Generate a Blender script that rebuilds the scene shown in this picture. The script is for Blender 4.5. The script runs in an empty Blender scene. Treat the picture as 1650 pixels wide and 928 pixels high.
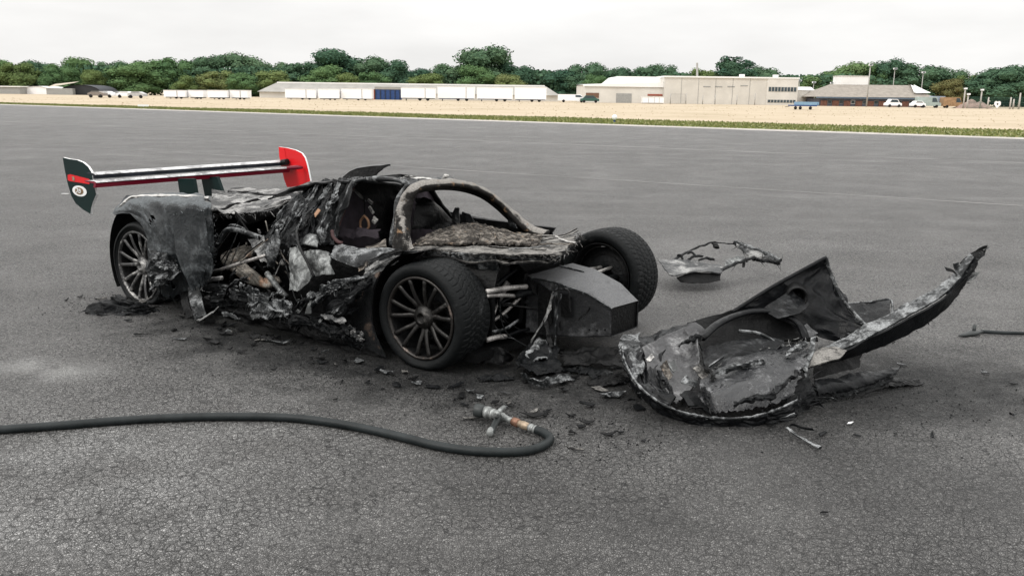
import bpy, math, random
import numpy as np
from mathutils import Vector, Matrix, noise
R = math.radians
random.seed(11)
scene = bpy.context.scene
# ------------------------------------------------------------------ camera
cd = bpy.data.cameras.new('camera'); cam = bpy.data.objects.new('camera', cd)
scene.collection.objects.link(cam); scene.camera = cam
cd.sensor_width = 36.0; cd.lens = 36.0 * 1400.0 / 1650.0; cd.clip_start = 0.05; cd.clip_end = 5000
cam.matrix_world = Matrix.Translation((0, 0, 1.6)) @ Matrix.Rotation(R(90 - 12.563), 4, 'X') @ Matrix.Rotation(R(0.76), 4, 'Z')
# ------------------------------------------------------------------ world: overcast sky
world = bpy.data.worlds.new('World'); scene.world = world; world.use_nodes = True
SUN_ELEV, SUN_AZ = 48.0, -128.0       # soft sun behind thin cloud, to the left and behind the camera (azimuth from +Y, clockwise)
def build_world():
    nt = world.node_tree; N = nt.nodes; L = nt.links; N.clear()
    out = N.new('ShaderNodeOutputWorld'); bg = N.new('ShaderNodeBackground')
    sky = N.new('ShaderNodeTexSky'); sky.sky_type = 'NISHITA'; sky.sun_disc = False
    sky.sun_elevation = R(SUN_ELEV); sky.sun_rotation = R(SUN_AZ); sky.dust_density = 4
    skm = N.new('ShaderNodeVectorMath'); skm.operation = 'SCALE'; skm.inputs['Scale'].default_value = 0.1
    L.new(sky.outputs[0], skm.inputs[0])
    tc = N.new('ShaderNodeTexCoord'); sep = N.new('ShaderNodeSeparateXYZ'); L.new(tc.outputs['Generated'], sep.inputs[0])
    # overcast luminance law: (1 + 2 sin h) / 3 of the zenith
    mr = N.new('ShaderNodeMapRange'); L.new(sep.outputs['Z'], mr.inputs[0])
    mr.inputs[1].default_value = 0; mr.inputs[2].default_value = 1; mr.inputs[3].default_value = 0.89; mr.inputs[4].default_value = 2.5
    mp = N.new('ShaderNodeMapping'); mp.inputs['Scale'].default_value = (2.2, 2.2, 9); L.new(tc.outputs['Generated'], mp.inputs[0])
    nz = N.new('ShaderNodeTexNoise'); nz.inputs['Scale'].default_value = 1.6; nz.inputs['Detail'].default_value = 5; nz.inputs['Roughness'].default_value = 0.5
    L.new(mp.outputs[0], nz.inputs['Vector'])
    cr = N.new('ShaderNodeMapRange'); L.new(nz.outputs[0], cr.inputs[0])
    cr.inputs[1].default_value = 0.3; cr.inputs[2].default_value = 0.7; cr.inputs[3].default_value = 0.89; cr.inputs[4].default_value = 1.1
    mul = N.new('ShaderNodeMath'); mul.operation = 'MULTIPLY'; L.new(mr.outputs[0], mul.inputs[0]); L.new(cr.outputs[0], mul.inputs[1])
    cl = N.new('ShaderNodeVectorMath'); cl.operation = 'SCALE'; cl.inputs[0].default_value = (1.0, 0.99, 0.975); L.new(mul.outputs[0], cl.inputs['Scale'])
    mix = N.new('ShaderNodeMix'); mix.data_type = 'RGBA'; mix.inputs['Factor'].default_value = 0.95
    L.new(skm.outputs[0], mix.inputs['A']); L.new(cl.outputs[0], mix.inputs['B'])
    L.new(mix.outputs['Result'], bg.inputs['Color']); bg.inputs['Strength'].default_value = 1.0
    L.new(bg.outputs[0], out.inputs[0])
build_world()
sd = bpy.data.lights.new('sun', 'SUN'); sd.energy = 1.4; sd.angle = R(14); sd.color = (1.0, 0.97, 0.92)
sun = bpy.data.objects.new('sun', sd); scene.collection.objects.link(sun)
_a, _e = R(SUN_AZ), R(SUN_ELEV)
_to = Vector((math.sin(_a) * math.cos(_e), math.cos(_a) * math.cos(_e), math.sin(_e)))
sun.rotation_euler = _to.to_track_quat('Z', 'Y').to_euler(); sun.location = _to * 60
vs = scene.view_settings; vs.view_transform = 'Standard'; vs.look = 'None'; vs.exposure = 0.0; vs.gamma = 1.0; vs.use_curve_mapping = False

# ------------------------------------------------------------------ helpers
COL = scene.collection
def tag(o, label=None, cat=None, group=None, kind=None):
    if label: o['label'] = label
    if cat: o['category'] = cat
    if group: o['group'] = group
    if kind: o['kind'] = kind
    return o
def empty(name, loc=(0, 0, 0), rz=0.0, label=None, cat=None, group=None):
    o = bpy.data.objects.new(name, None); COL.objects.link(o)
    o.location = loc; o.rotation_euler = (0, 0, rz); o.empty_display_size = 0.1
    return tag(o, label, cat, group)
class MB:
    """collects geometry; build() links it as one mesh object"""
    def __init__(s): s.v = []; s.f = []; s.m = []
    def add(s, vs_, fs, mi=0):
        b = len(s.v); s.v.extend([tuple(p) for p in vs_]); s.f.extend([tuple(i + b for i in f) for f in fs]); s.m.extend([mi] * len(fs)); return s
    def box(s, c, size, rot=None, mi=0):
        hx, hy, hz = [k / 2 for k in size]; M = rot if rot is not None else Matrix.Identity(3); c = Vector(c)
        vs_ = [c + M @ Vector((x, y, z)) for z in (-hz, hz) for y in (-hy, hy) for x in (-hx, hx)]
        return s.add(vs_, [(0, 2, 3, 1), (4, 5, 7, 6), (0, 1, 5, 4), (2, 6, 7, 3), (0, 4, 6, 2), (1, 3, 7, 5)], mi)
    def bar(s, a, b, w, h, mi=0, up=(0, 0, 1)):
        a = Vector(a); b = Vector(b); d = b - a; L = d.length; d.normalize(); u = Vector(up)
        if abs(d.dot(u)) > 0.98: u = Vector((1, 0, 0))
        y = u.cross(d).normalized(); z = d.cross(y)
        return s.box((a + b) / 2, (L, w, h), Matrix((d, y, z)).transposed(), mi)
    def tube(s, pts, r, seg=10, cap=True, flat=1.0, up=(0, 0, 1), mi=0, closed=False):
        pts = [Vector(p) for p in pts]; n = len(pts); rr = r if isinstance(r, (list, tuple)) else [r] * n
        vs_ = []; fs = []
        for i, p in enumerate(pts):
            if closed: t = pts[(i + 1) % n] - pts[i - 1]
            else: t = pts[min(i + 1, n - 1)] - pts[max(i - 1, 0)]
            t.normalize(); u = Vector(up)
            if abs(t.dot(u)) > 0.95: u = Vector((1, 0.1, 0))
            a = u.cross(t).normalized(); b = t.cross(a)
            for k in range(seg):
                an = 2 * math.pi * k / seg
                vs_.append(p + a * (math.cos(an) * rr[i]) + b * (math.sin(an) * rr[i] * flat))
        m = n if closed else n - 1
        for i in range(m):
            j = (i + 1) % n
            for k in range(seg):
                k2 = (k + 1) % seg
                fs.append((i * seg + k, i * seg + k2, j * seg + k2, j * seg + k))
        if cap and not closed:
            fs.append(tuple(reversed(range(seg)))); fs.append(tuple(range((n - 1) * seg, n * seg)))
        return s.add(vs_, fs, mi)
    def lathe(s, prof, seg=48, c=(0, 0, 0), mi=0, fn=None):
        """profile of (r, y) turned about the local Y axis"""
        vs_ = []; fs = []; n = len(prof)
        for k in range(seg):
            a = 2 * math.pi * k / seg
            for j, (r, y) in enumerate(prof):
                rr = r + (fn(a, j, y) if fn else 0)
                vs_.append((c[0] + rr * math.cos(a), c[1] + y, c[2] + rr * math.sin(a)))
        for k in range(seg):
            k2 = (k + 1) % seg
            for j in range(n - 1):
                fs.append((k * n + j, k * n + j + 1, k2 * n + j + 1, k2 * n + j))
        return s.add(vs_, fs, mi)
    def prism(s, poly, d, mi=0, side_mi=None):
        """planar polygon thickened by vector d"""
        d = Vector(d); P = [Vector(p) for p in poly]; n = len(P)
        vs_ = P + [p + d for p in P]
        s.add(vs_, [tuple(reversed(range(n))), tuple(range(n, 2 * n))], mi)
        b = len(s.v) - 2 * n
        for i in range(n):
            j = (i + 1) % n
            s.f.append((b + i, b + j, b + n + j, b + n + i)); s.m.append(mi if side_mi is None else side_mi)
        return s
    def build(s, name, mat, parent=None, smooth=False):
        me = bpy.data.meshes.new(name); me.from_pydata(s.v, [], s.f)
        for m_ in (mat if isinstance(mat, (list, tuple)) else [mat]): me.materials.append(m_)
        if isinstance(mat, (list, tuple)) and len(mat) > 1: me.polygons.foreach_set('material_index', s.m)
        if smooth: me.polygons.foreach_set('use_smooth', [True] * len(s.f))
        me.update()
        o = bpy.data.objects.new(name, me); COL.objects.link(o)
        if parent is not None: o.parent = parent
        return o
def cr_eval(P, t):
    """catmull-rom through rows P (n x ... array), t in 0..1"""
    n = len(P)
    if n == 1: return P[0]
    x = min(max(t, 0), 1) * (n - 1); i = min(int(x), n - 2); f = x - i
    p0 = P[i - 1] if i > 0 else 2 * P[0] - P[1]; p1 = P[i]; p2 = P[i + 1]; p3 = P[i + 2] if i + 2 < n else 2 * P[-1] - P[-2]
    return 0.5 * (2 * p1 + (p2 - p0) * f + (2 * p0 - 5 * p1 + 4 * p2 - p3) * f * f + (3 * p1 - p0 - 3 * p2 + p3) * f ** 3)
def curve(pts, n):
    P = np.array(pts, float); return [tuple(cr_eval(P, i / (n - 1))) for i in range(n)]
def jag(rng, n, amp):
    """broken-edge profile: random walk of teeth"""
    out = []; 
    k = 0.0
    for i in range(n):
        if rng.random() < 0.45: k = rng.random() ** 1.6
        out.append(amp * (0.65 * k + 0.35 * rng.random()))
    return out
def patch(mb, grid, nu=24, nv=24, amp=0.01, freq=7.0, rag=(0, 0, 0, 0), thick=0.006, seed=0, holes=0.0, hfreq=9.0, fold=0.0, mi=0, cre=None):
    """torn sheet through a grid of control points; rag = broken-edge depth at row start, row end, column start, column end"""
    rng = random.Random(seed * 7 + 3)
    P = np.array(grid, float)
    j0 = jag(rng, nv, rag[0]); j1 = jag(rng, nv, rag[1]); j2 = jag(rng, nu, rag[2]); j3 = jag(rng, nu, rag[3])
    V = np.zeros((nu, nv, 3))
    for i in range(nu):
        for j in range(nv):
            u = i / (nu - 1); v = j / (nv - 1)
            uu = j0[j] + u * (1 - j0[j] - j1[j]); vv = j2[i] + v * (1 - j2[i] - j3[i])
            row = cr_eval(P, uu); V[i, j] = cr_eval(row, vv)
    du = np.gradient(V, axis=0); dv = np.gradient(V, axis=1)
    Nn = np.cross(du, dv); Nn /= (np.linalg.norm(Nn, axis=2, keepdims=True) + 1e-9)
    off = Vector((seed * 3.17, seed * 1.3, seed * 0.7))
    for i in range(nu):
        for j in range(nv):
            p = Vector(V[i, j])
            q = p * freq + off
            n1 = noise.noise(q); n2 = 1 - 2 * abs(noise.noise(q * 0.55 + Vector((5, 1, 9)))); n3 = noise.noise(q * 2.7)
            if cre:                       # long sharp folds that run along the sheet
                qa = Vector((cre[0] * i / (nu - 1), cre[1] * j / (nv - 1), seed * 1.7)); r1 = abs(noise.noise(qa)); r2 = abs(noise.noise(qa * 2.3 + Vector((9, 4, 1))))
                d = amp * (2.2 * (r1 - 0.25) + 1.0 * (r2 - 0.25) + 0.25 * n1 + 0.12 * n3)
            else: d = amp * (0.7 * n1 + 0.8 * n2 * abs(n2) + 0.35 * n3)
            if fold: d += fold * math.sin(9 * (V[i, j, 0] * 1.3 + V[i, j, 2] * 2.1) + 3 * n1)
            V[i, j] += Nn[i, j] * d
            t_ = noise.noise_vector(q * 1.3) * (amp * 0.5); V[i, j] += np.array(t_)
    du = np.gradient(V, axis=0); dv = np.gradient(V, axis=1)
    Nn = np.cross(du, dv); Nn /= (np.linalg.norm(Nn, axis=2, keepdims=True) + 1e-9)
    A = V + Nn * thick / 2; B = V - Nn * thick / 2
    keep = np.ones((nu - 1, nv - 1), bool)
    if holes > 0:
        for i in range(nu - 1):
            for j in range(nv - 1):
                if noise.noise(Vector(V[i, j]) * hfreq + off * 2) > 0.62 - holes: keep[i, j] = False
    vs_ = [tuple(x) for x in A.reshape(-1, 3)] + [tuple(x) for x in B.reshape(-1, 3)]
    nn = nu * nv; fs = []
    idx = lambda i, j: i * nv + j
    for i in range(nu - 1):
        for j in range(nv - 1):
            if not keep[i, j]: continue
            a, b, c, d = idx(i, j), idx(i + 1, j), idx(i + 1, j + 1), idx(i, j + 1)
            fs.append((a, b, c, d)); fs.append((nn + d, nn + c, nn + b, nn + a))
            if i == 0 or not keep[i - 1, j]: fs.append((a, d, nn + d, nn + a))
            if i == nu - 2 or not keep[i + 1, j]: fs.append((b, nn + b, nn + c, c))
            if j == 0 or not keep[i, j - 1]: fs.append((a, nn + a, nn + b, b))
            if j == nv - 2 or not keep[i, j + 1]: fs.append((d, c, nn + c, nn + d))
    mb.add(vs_, fs, mi); return mb
def sheet(name, mat, parent, grid, smooth=False, **k):
    return patch(MB(), grid, **k).build(name, mat, parent, smooth)
def shard_mesh(rng, L, Wd, H, n=7, thick=0.004):
    """broken flake: irregular curled polygon with thickness"""
    mb = MB(); ang = sorted(rng.uniform(0, 2 * math.pi) for _ in range(n)); P = []
    for a in ang:
        r = rng.uniform(0.45, 1.0); x = L * r * math.cos(a); y = Wd * r * math.sin(a)
        P.append((x, y, 0.004 + H * (abs(x) / L) ** 1.5 * rng.uniform(0.3, 1.0)))
    c = (0, 0, rng.uniform(0.004, 0.4 * H + 0.006)); vs_ = P + [c]; m = len(vs_)
    vs_ = vs_ + [(x, y, z + thick) for x, y, z in vs_]
    fs = []
    for i in range(n):
        j = (i + 1) % n
        fs += [(j, i, n), (m + i, m + j, m + n), (i, j, m + j, m + i)]
    return mb.add(vs_, fs)

def fray(name, mat, parent, edge, n, L_, seed=0, down=0.0, r_=0.0016):
    """loose fibres and splinters standing off a torn edge: too fine to pick apart, one part"""
    rg = random.Random(seed); P = np.array(edge, float); vs_ = []; fs = []
    for i in range(n):
        p = Vector(cr_eval(P, rg.random())) + Vector((rg.gauss(0, .006), rg.gauss(0, .006), rg.gauss(0, .006)))
        d = Vector((rg.gauss(0, 1), rg.gauss(0, 1), rg.gauss(-down, .8))).normalized() * L_ * rg.uniform(.25, 1.3); q = p + d * .5 + Vector((rg.gauss(0, .2), rg.gauss(0, .2), rg.gauss(-.1, .2))) * d.length * .5; e = p + d
        a = d.orthogonal().normalized() * r_ * rg.uniform(.6, 2.6); b_ = d.cross(a).normalized() * r_; b = len(vs_)
        vs_ += [p + a, p - a, p + b_, q + a * .8, q - a * .8, q + b_ * .8, e]
        fs += [(b, b + 1, b + 4, b + 3), (b + 1, b + 2, b + 5, b + 4), (b + 2, b, b + 3, b + 5), (b + 3, b + 4, b + 6), (b + 4, b + 5, b + 6), (b + 5, b + 3, b + 6)]
    o = MB().add(vs_, fs).build(name, mat, parent); o['kind'] = 'stuff'; return o
# ------------------------------------------------------------------ materials
MATS = {}
class NT:
    def __init__(s, name):
        s.m = bpy.data.materials.new(name); s.m.use_nodes = True; s.t = s.m.node_tree; s.N = s.t.nodes; s.L = s.t.links
        s.b = s.N['Principled BSDF']; s.co = None
    def n(s, t, **k):
        x = s.N.new(t)
        for a, b in k.items(): setattr(x, a, b)
        return x
    def link(s, a, b): s.L.new(a, b)
    def coord(s, kind='Object'):
        if s.co is None: s.co = s.n('ShaderNodeTexCoord')
        return s.co.outputs[kind]
    def noise(s, scale, detail=4, rough=0.55, vec=None, dist=0.0):
        x = s.n('ShaderNodeTexNoise'); x.inputs['Scale'].default_value = scale; x.inputs['Detail'].default_value = detail
        x.inputs['Roughness'].default_value = rough; x.inputs['Distortion'].default_value = dist
        s.link(vec if vec is not None else s.coord(), x.inputs['Vector']); return x.outputs[0]
    def voro(s, scale, feature='F1', vec=None, rnd=1.0):
        x = s.n('ShaderNodeTexVoronoi', feature=feature); x.inputs['Scale'].default_value = scale; x.inputs['Randomness'].default_value = rnd
        s.link(vec if vec is not None else s.coord(), x.inputs['Vector']); return x
    def map(s, v, a, b, c=0.0, d=1.0, smooth=False):
        x = s.n('ShaderNodeMapRange'); x.interpolation_type = 'SMOOTHSTEP' if smooth else 'LINEAR'
        s.link(v, x.inputs[0])
        for i, q in enumerate((a, b, c, d)): x.inputs[i + 1].default_value = q
        return x.outputs[0]
    def math(s, op, a, b=0.5, c=None):
        x = s.n('ShaderNodeMath', operation=op)
        for i, q in enumerate((a, b) if c is None else (a, b, c)):
            if isinstance(q, (int, float)): x.inputs[i].default_value = q
            else: s.link(q, x.inputs[i])
        return x.outputs[0]
    def mix(s, f, a, b):
        x = s.n('ShaderNodeMix', data_type='RGBA')
        for key, q in (('Factor', f), ('A', a), ('B', b)):
            if isinstance(q, (int, float)): x.inputs[key].default_value = q
            elif isinstance(q, tuple): x.inputs[key].default_value = (*q, 1.0)
            else: s.link(q, x.inputs[key])
        return x.outputs['Result']
    def ramp(s, v, stops):
        x = s.n('ShaderNodeValToRGB'); s.link(v, x.inputs[0]); e = x.color_ramp.elements
        while len(e) < len(stops): e.new(0.5)
        for i, (p, c) in enumerate(stops): e[i].position = p; e[i].color = (*c, 1.0)
        return x.outputs[0]
    def bump(s, h, strength=0.4, dist=0.01):
        x = s.n('ShaderNodeBump'); x.inputs['Strength'].default_value = strength; x.inputs['Distance'].default_value = dist
        s.link(h, x.inputs['Height']); s.link(x.outputs[0], s.b.inputs['Normal'])
    def out(s, col=None, rough=None, metal=None, spec=None, coat=None):
        for key, q in (('Base Color', col), ('Roughness', rough), ('Metallic', metal), ('Specular IOR Level', spec), ('Coat Weight', coat)):
            if q is None: continue
            if isinstance(q, (int, float)): s.b.inputs[key].default_value = q
            elif isinstance(q, tuple): s.b.inputs[key].default_value = (*q, 1.0)
            else: s.link(q, s.b.inputs[key])
        return s.m
def plain(name, col, rough=0.6, metal=0.0, var=0.12, scale=3.0, bump=0.0, spec=0.3):
    if name in MATS: return MATS[name]
    t = NT(name); n = t.noise(scale, 5, 0.6)
    f = t.map(n, 0.3, 0.7)
    c = t.mix(f, tuple(x * (1 - var) for x in col), tuple(min(1, x * (1 + var)) for x in col))
    if bump: t.bump(t.noise(scale * 8, 4), bump, 0.01)
    MATS[name] = t.out(c, rough, metal, spec); return MATS[name]
def charred(name, base=(0.014, 0.015, 0.016), ash=(0.22, 0.22, 0.215), amount=0.45, scale=6.0, rough=(0.38, 0.85), metal=0.0, tint=None, tint_amt=0.0, bump=0.7, bscale=38.0, settle=0.0, spec=0.14, stretch=None):
    """burnt surface: soot with ash blotches; settle = extra loose ash lying on faces that point up"""
    t = NT(name)
    g = t.n('ShaderNodeNewGeometry'); pos = t.coord('Object')
    if stretch:
        mpg = t.n('ShaderNodeMapping'); mpg.inputs['Scale'].default_value = stretch; mpg.inputs['Rotation'].default_value = (0, 0, R(-18)); t.link(pos, mpg.inputs[0]); pos = mpg.outputs[0]
    n1 = t.noise(scale, 7, 0.68, pos, 0.6); n2 = t.noise(scale * 5.5, 5, 0.7, pos)
    m = t.math('ADD', t.math('MULTIPLY', n1, 0.7), t.math('MULTIPLY', n2, 0.3))
    if settle:
        sx = t.n('ShaderNodeSeparateXYZ'); t.link(g.outputs['Normal'], sx.inputs[0])
        m = t.math('ADD', m, t.math('MULTIPLY', t.map(sx.outputs['Z'], 0.35, 0.95), settle))
    f = t.map(m, 0.72 - amount * 0.45, 0.86 - amount * 0.38, 0, 1, True)
    c = t.mix(f, base, ash)
    if tint:
        c = t.mix(t.map(t.noise(scale * 1.7, 4, 0.6, pos, 0.3), 0.62 - tint_amt * 0.3, 0.74 - tint_amt * 0.25, 0, 0.85, True), c, tint)
    fine = t.map(t.noise(bscale * 3, 3, 0.7, pos), 0.35, 0.75, 0.55, 1.35)
    v = t.n('ShaderNodeVectorMath', operation='SCALE'); t.link(c, v.inputs[0]); t.link(fine, v.inputs['Scale'])
    t.bump(t.math('ADD', t.noise(bscale, 6, 0.7, pos), t.math('MULTIPLY', n1, 1.5)), bump, 0.012)
    MATS[name] = t.out(v.outputs[0], t.map(f, 0, 1, rough[0], rough[1]), metal, spec); return MATS[name]
M = MATS
charred('soot', amount=0.36, scale=11.0, base=(0.0055, 0.0062, 0.007), ash=(0.18, 0.187, 0.19))
charred('soot_dark', amount=0.12, base=(0.004, 0.0042, 0.0045), ash=(0.05, 0.052, 0.053), spec=0.18)
charred('soot_grey', spec=0.25, amount=0.5, scale=10.0, base=(0.009, 0.0105, 0.0115), ash=(0.29, 0.3, 0.305), settle=0.08)
charred('fender_skin', spec=0.3, amount=0.5, base=(0.016, 0.019, 0.021), ash=(0.105, 0.115, 0.121), settle=0.3, scale=4.5, bscale=22)
charred('ash_white', amount=0.6, base=(0.07, 0.07, 0.07), ash=(0.56, 0.55, 0.53), settle=0.12, rough=(0.6, 0.9))
charred('ash_tan', amount=0.62, base=(0.04, 0.036, 0.032), ash=(0.3, 0.272, 0.24), tint=(0.33, 0.255, 0.19), tint_amt=0.12, scale=11, bscale=50, bump=1.0, rough=(0.8, 0.95))
charred('frame_tan', amount=0.4, base=(0.012, 0.011, 0.01), ash=(0.26, 0.247, 0.23), tint=(0.3, 0.19, 0.11), tint_amt=0.05, scale=8, settle=0.5, rough=(0.6, 0.9))
charred('layered', amount=0.48, base=(0.016, 0.016, 0.016), ash=(0.25, 0.24, 0.225), scale=9, settle=0.12, rough=(0.6, 0.9))
charred('melted_alu', spec=0.4, amount=0.6, base=(0.06, 0.063, 0.063), ash=(0.38, 0.395, 0.39), scale=5, rough=(0.4, 0.65), metal=0.25, bscale=16, bump=0.4)
charred('brown_panel', amount=0.45, base=(0.014, 0.015, 0.016), ash=(0.075, 0.075, 0.075), tint=(0.13, 0.095, 0.075), tint_amt=0.15, scale=3.5)
charred('rubber', amount=0.36, base=(0.006, 0.007, 0.0075), ash=(0.05, 0.052, 0.053), rough=(0.55, 0.8), bump=0.35, bscale=60)
charred('rim_dark', spec=0.4, amount=0.42, base=(0.022, 0.021, 0.02), ash=(0.2, 0.19, 0.18), rough=(0.35, 0.6), metal=0.6, bump=0.25)
charred('rim_edge', spec=0.4, amount=0.42, base=(0.03, 0.027, 0.025), ash=(0.34, 0.27, 0.23), rough=(0.3, 0.6), metal=0.5, bump=0.2)
charred('rim_silver', spec=0.4, amount=0.55, base=(0.06, 0.06, 0.06), ash=(0.55, 0.54, 0.52), rough=(0.3, 0.5), metal=0.45, bump=0.2)
charred('metal_rod', spec=0.4, amount=0.8, base=(0.12, 0.115, 0.11), ash=(0.5, 0.48, 0.46), rough=(0.3, 0.6), metal=0.6, bump=0.3)
charred('header_pipe', amount=0.6, base=(0.08, 0.075, 0.065), ash=(0.36, 0.33, 0.29), tint=(0.25, 0.15, 0.1), tint_amt=0.2, rough=(0.4, 0.8), metal=0.3)
charred('graphite', spec=0.3, amount=0.52, base=(0.02, 0.0208, 0.0222), ash=(0.12, 0.122, 0.126), scale=4.0, rough=(0.4, 0.6), bump=0.3, settle=0.2)
charred('clip_skin', amount=0.26, base=(0.006, 0.0066, 0.0075), ash=(0.07, 0.073, 0.075), rough=(0.28, 0.7), scale=4, bscale=20, bump=0.5, settle=0.1)
charred('clip_inner', spec=0.55, amount=0.46, base=(0.014, 0.015, 0.017), ash=(0.2, 0.204, 0.21), scale=10.0, rough=(0.26, 0.5), bscale=26)
charred('clip_shine', spec=0.6, amount=0.42, base=(0.04, 0.04, 0.042), ash=(0.3, 0.3, 0.302), scale=2.6, rough=(0.2, 0.4), metal=0.35, bscale=14, bump=0.4)
charred('clip_panel', spec=0.45, amount=0.5, base=(0.03, 0.031, 0.033), ash=(0.2, 0.203, 0.208), scale=4.0, rough=(0.32, 0.6), bscale=16, bump=0.45, stretch=(0.4, 2.6, 2.0))
charred('pale_scrap', amount=0.62, base=(0.05, 0.052, 0.054), ash=(0.36, 0.36, 0.352), scale=5, rough=(0.45, 0.8))
charred('deck_ash', amount=0.5, base=(0.03, 0.03, 0.03), ash=(0.4, 0.395, 0.385), scale=5, settle=0.06, rough=(0.5, 0.85), spec=0.3)
plain('paint_red', (0.62, 0.012, 0.016), 0.35, var=0.06)
plain('paint_red_shaded', (0.16, 0.008, 0.022), 0.35, var=0.15)  # wing red darkened: shade of the underside put into the colour
plain('paint_white', (0.78, 0.78, 0.78), 0.35, var=0.04)
charred('wing_white', amount=0.72, base=(0.16, 0.16, 0.165), ash=(0.62, 0.62, 0.625), scale=5, rough=(0.4, 0.6), bump=0.1, spec=0.3)
plain('paint_green', (0.006, 0.017, 0.0165), 0.4, var=0.2, spec=0.12)
plain('paint_navy', (0.015, 0.018, 0.024), 0.3, var=0.4, scale=14, spec=0.15)
plain('gold_badge', (0.2, 0.13, 0.07), 0.5)
plain('copper', (0.2, 0.11, 0.075), 0.5, 0.5, var=0.4, scale=40)
plain('brass', (0.32, 0.25, 0.18), 0.5, 0.5, var=0.4, scale=40)
plain('dusty_pink', (0.05, 0.026, 0.026), 0.8, var=0.5, scale=12)
plain('orange_bit', (0.26, 0.15, 0.09), 0.7, var=0.3, scale=20)
plain('wrinkled_cloth', (0.03, 0.024, 0.03), 0.85, var=0.4, scale=9)

# ------------------------------------------------------------------ ground: field, runway, verge
def asphalt():
    t = NT('asphalt'); P = t.coord('Object')
    big = t.noise(0.16, 5, 0.6, P); mid = t.noise(0.9, 6, 0.65, P, 0.5); blot = t.noise(3.1, 6, 0.7, P, 0.4)
    # runway-aligned streaks: paver lanes and rubbered wheel paths
    mp = t.n('ShaderNodeMapping'); mp.inputs['Rotation'].default_value = (0, 0, R(33)); mp.inputs['Scale'].default_value = (0.025, 0.8, 1); t.link(P, mp.inputs[0])
    streak = t.noise(1.0, 5, 0.65, mp.outputs[0])
    mp2 = t.n('ShaderNodeMapping'); mp2.inputs['Rotation'].default_value = (0, 0, R(30)); mp2.inputs['Scale'].default_value = (0.05, 3.2, 1); t.link(P, mp2.inputs[0])
    skid = t.map(t.noise(1.0, 3, 0.5, mp2.outputs[0], 0.2), 0.6, 0.74, 0, 0.4, True)
    col = t.mix(t.map(big, 0.32, 0.68), (0.112, 0.1095, 0.106), (0.148, 0.145, 0.141))
    col = t.mix(t.map(streak, 0.38, 0.68, 0, 0.65), col, (0.185, 0.182, 0.178))
    col = t.mix(t.map(mid, 0.38, 0.72, 0, 0.5), col, (0.08, 0.0775, 0.075))
    col = t.mix(t.map(blot, 0.5, 0.72, 0, 0.35), col, (0.17, 0.167, 0.163))
    col = t.mix(skid, col, (0.07, 0.0685, 0.067))
    # aggregate: pebbles and the dark joints between them
    wv = t.n('ShaderNodeVectorMath', operation='ADD'); t.link(P, wv.inputs[0])
    nzv = t.n('ShaderNodeTexNoise'); nzv.inputs['Scale'].default_value = 30; t.link(P, nzv.inputs['Vector'])
    sc = t.n('ShaderNodeVectorMath', operation='SCALE'); sc.inputs['Scale'].default_value = 0.018; t.link(nzv.outputs['Color'], sc.inputs[0]); t.link(sc.outputs[0], wv.inputs[1])
    peb = t.voro(120, 'F1', wv.outputs[0]); edge = t.voro(120, 'DISTANCE_TO_EDGE', wv.outputs[0]); crk = t.voro(17, 'DISTANCE_TO_EDGE', wv.outputs[0]); crk2 = t.voro(30, 'DISTANCE_TO_EDGE', wv.outputs[0])
    tone = t.n('ShaderNodeSeparateColor'); t.link(peb.outputs['Color'], tone.inputs[0])
    pv = t.map(tone.outputs[0], 0, 1, 0.58, 1.48)
    joint = t.map(edge.outputs['Distance'], 0.0, 0.2, 0.32, 1.0)
    cm = t.map(t.noise(1.4, 5, 0.65, P), 0.45, 0.62); cm2 = t.map(t.noise(0.8, 5, 0.65, P, 0.3), 0.34, 0.54)
    c1 = t.math('MULTIPLY', t.map(crk.outputs['Distance'], 0.0, 0.05, 0.92, 0.0), cm)
    c2 = t.math('MULTIPLY', t.map(crk2.outputs['Distance'], 0.0, 0.085, 0.92, 0.0), cm2)
    crack = t.math('SUBTRACT', 1.0, t.math('MAXIMUM', c1, c2))
    k = t.math('MULTIPLY', t.math('MULTIPLY', pv, joint), crack)
    k = t.math('MULTIPLY', k, 1.52)
    # soot and water stain round the wreck (in the frame of the parked car)
    def blob(cx, cy, rx, ry, rot, soft, ns=1.6, na=0.9):
        m_ = t.n('ShaderNodeMapping', vector_type='TEXTURE'); m_.inputs['Location'].default_value = (cx, cy, 0); m_.inputs['Rotation'].default_value = (0, 0, R(rot)); m_.inputs['Scale'].default_value = (rx, ry, 1)
        t.link(P, m_.inputs[0]); ln = t.n('ShaderNodeVectorMath', operation='LENGTH')
        fl = t.n('ShaderNodeVectorMath', operation='MULTIPLY'); fl.inputs[1].default_value = (1, 1, 0); t.link(m_.outputs[0], fl.inputs[0]); t.link(fl.outputs[0], ln.inputs[0])
        d = t.math('ADD', ln.outputs['Value'], t.math('MULTIPLY', t.math('SUBTRACT', t.noise(ns, 7, 0.7, P), 0.5), na))
        return t.map(d, soft, 1.0, 1.0, 0.0, True)
    s1 = blob(-1.0, 5.85, 2.8, 1.5, -36, 0.5, 2.4, 1.1); s2 = blob(0.85, 4.8, 1.8, 1.15, -20, 0.2, 2.4, 1.1); s3 = blob(2.1, 4.75, 1.9, 1.05, 10, 0.25, 2.4, 1.1)
    soot = t.math('MAXIMUM', t.math('MAXIMUM', s1, s2), s3)
    damp = blob(1.3, 3.4, 2.9, 1.9, -14, 0.25)
    col2 = t.n('ShaderNodeVectorMath', operation='SCALE'); t.link(col, col2.inputs[0]); t.link(k, col2.inputs['Scale'])
    # sky sheen at the lower left painted as paler base colour; dried foam in splashes
    sheen_paint = t.math('MULTIPLY', blob(-1.75, 3.4, 1.7, 1.5, -25, 0.0, 1.1, 0.8), t.map(t.noise(2.2, 6, 0.65, P), 0.35, 0.65))
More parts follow.
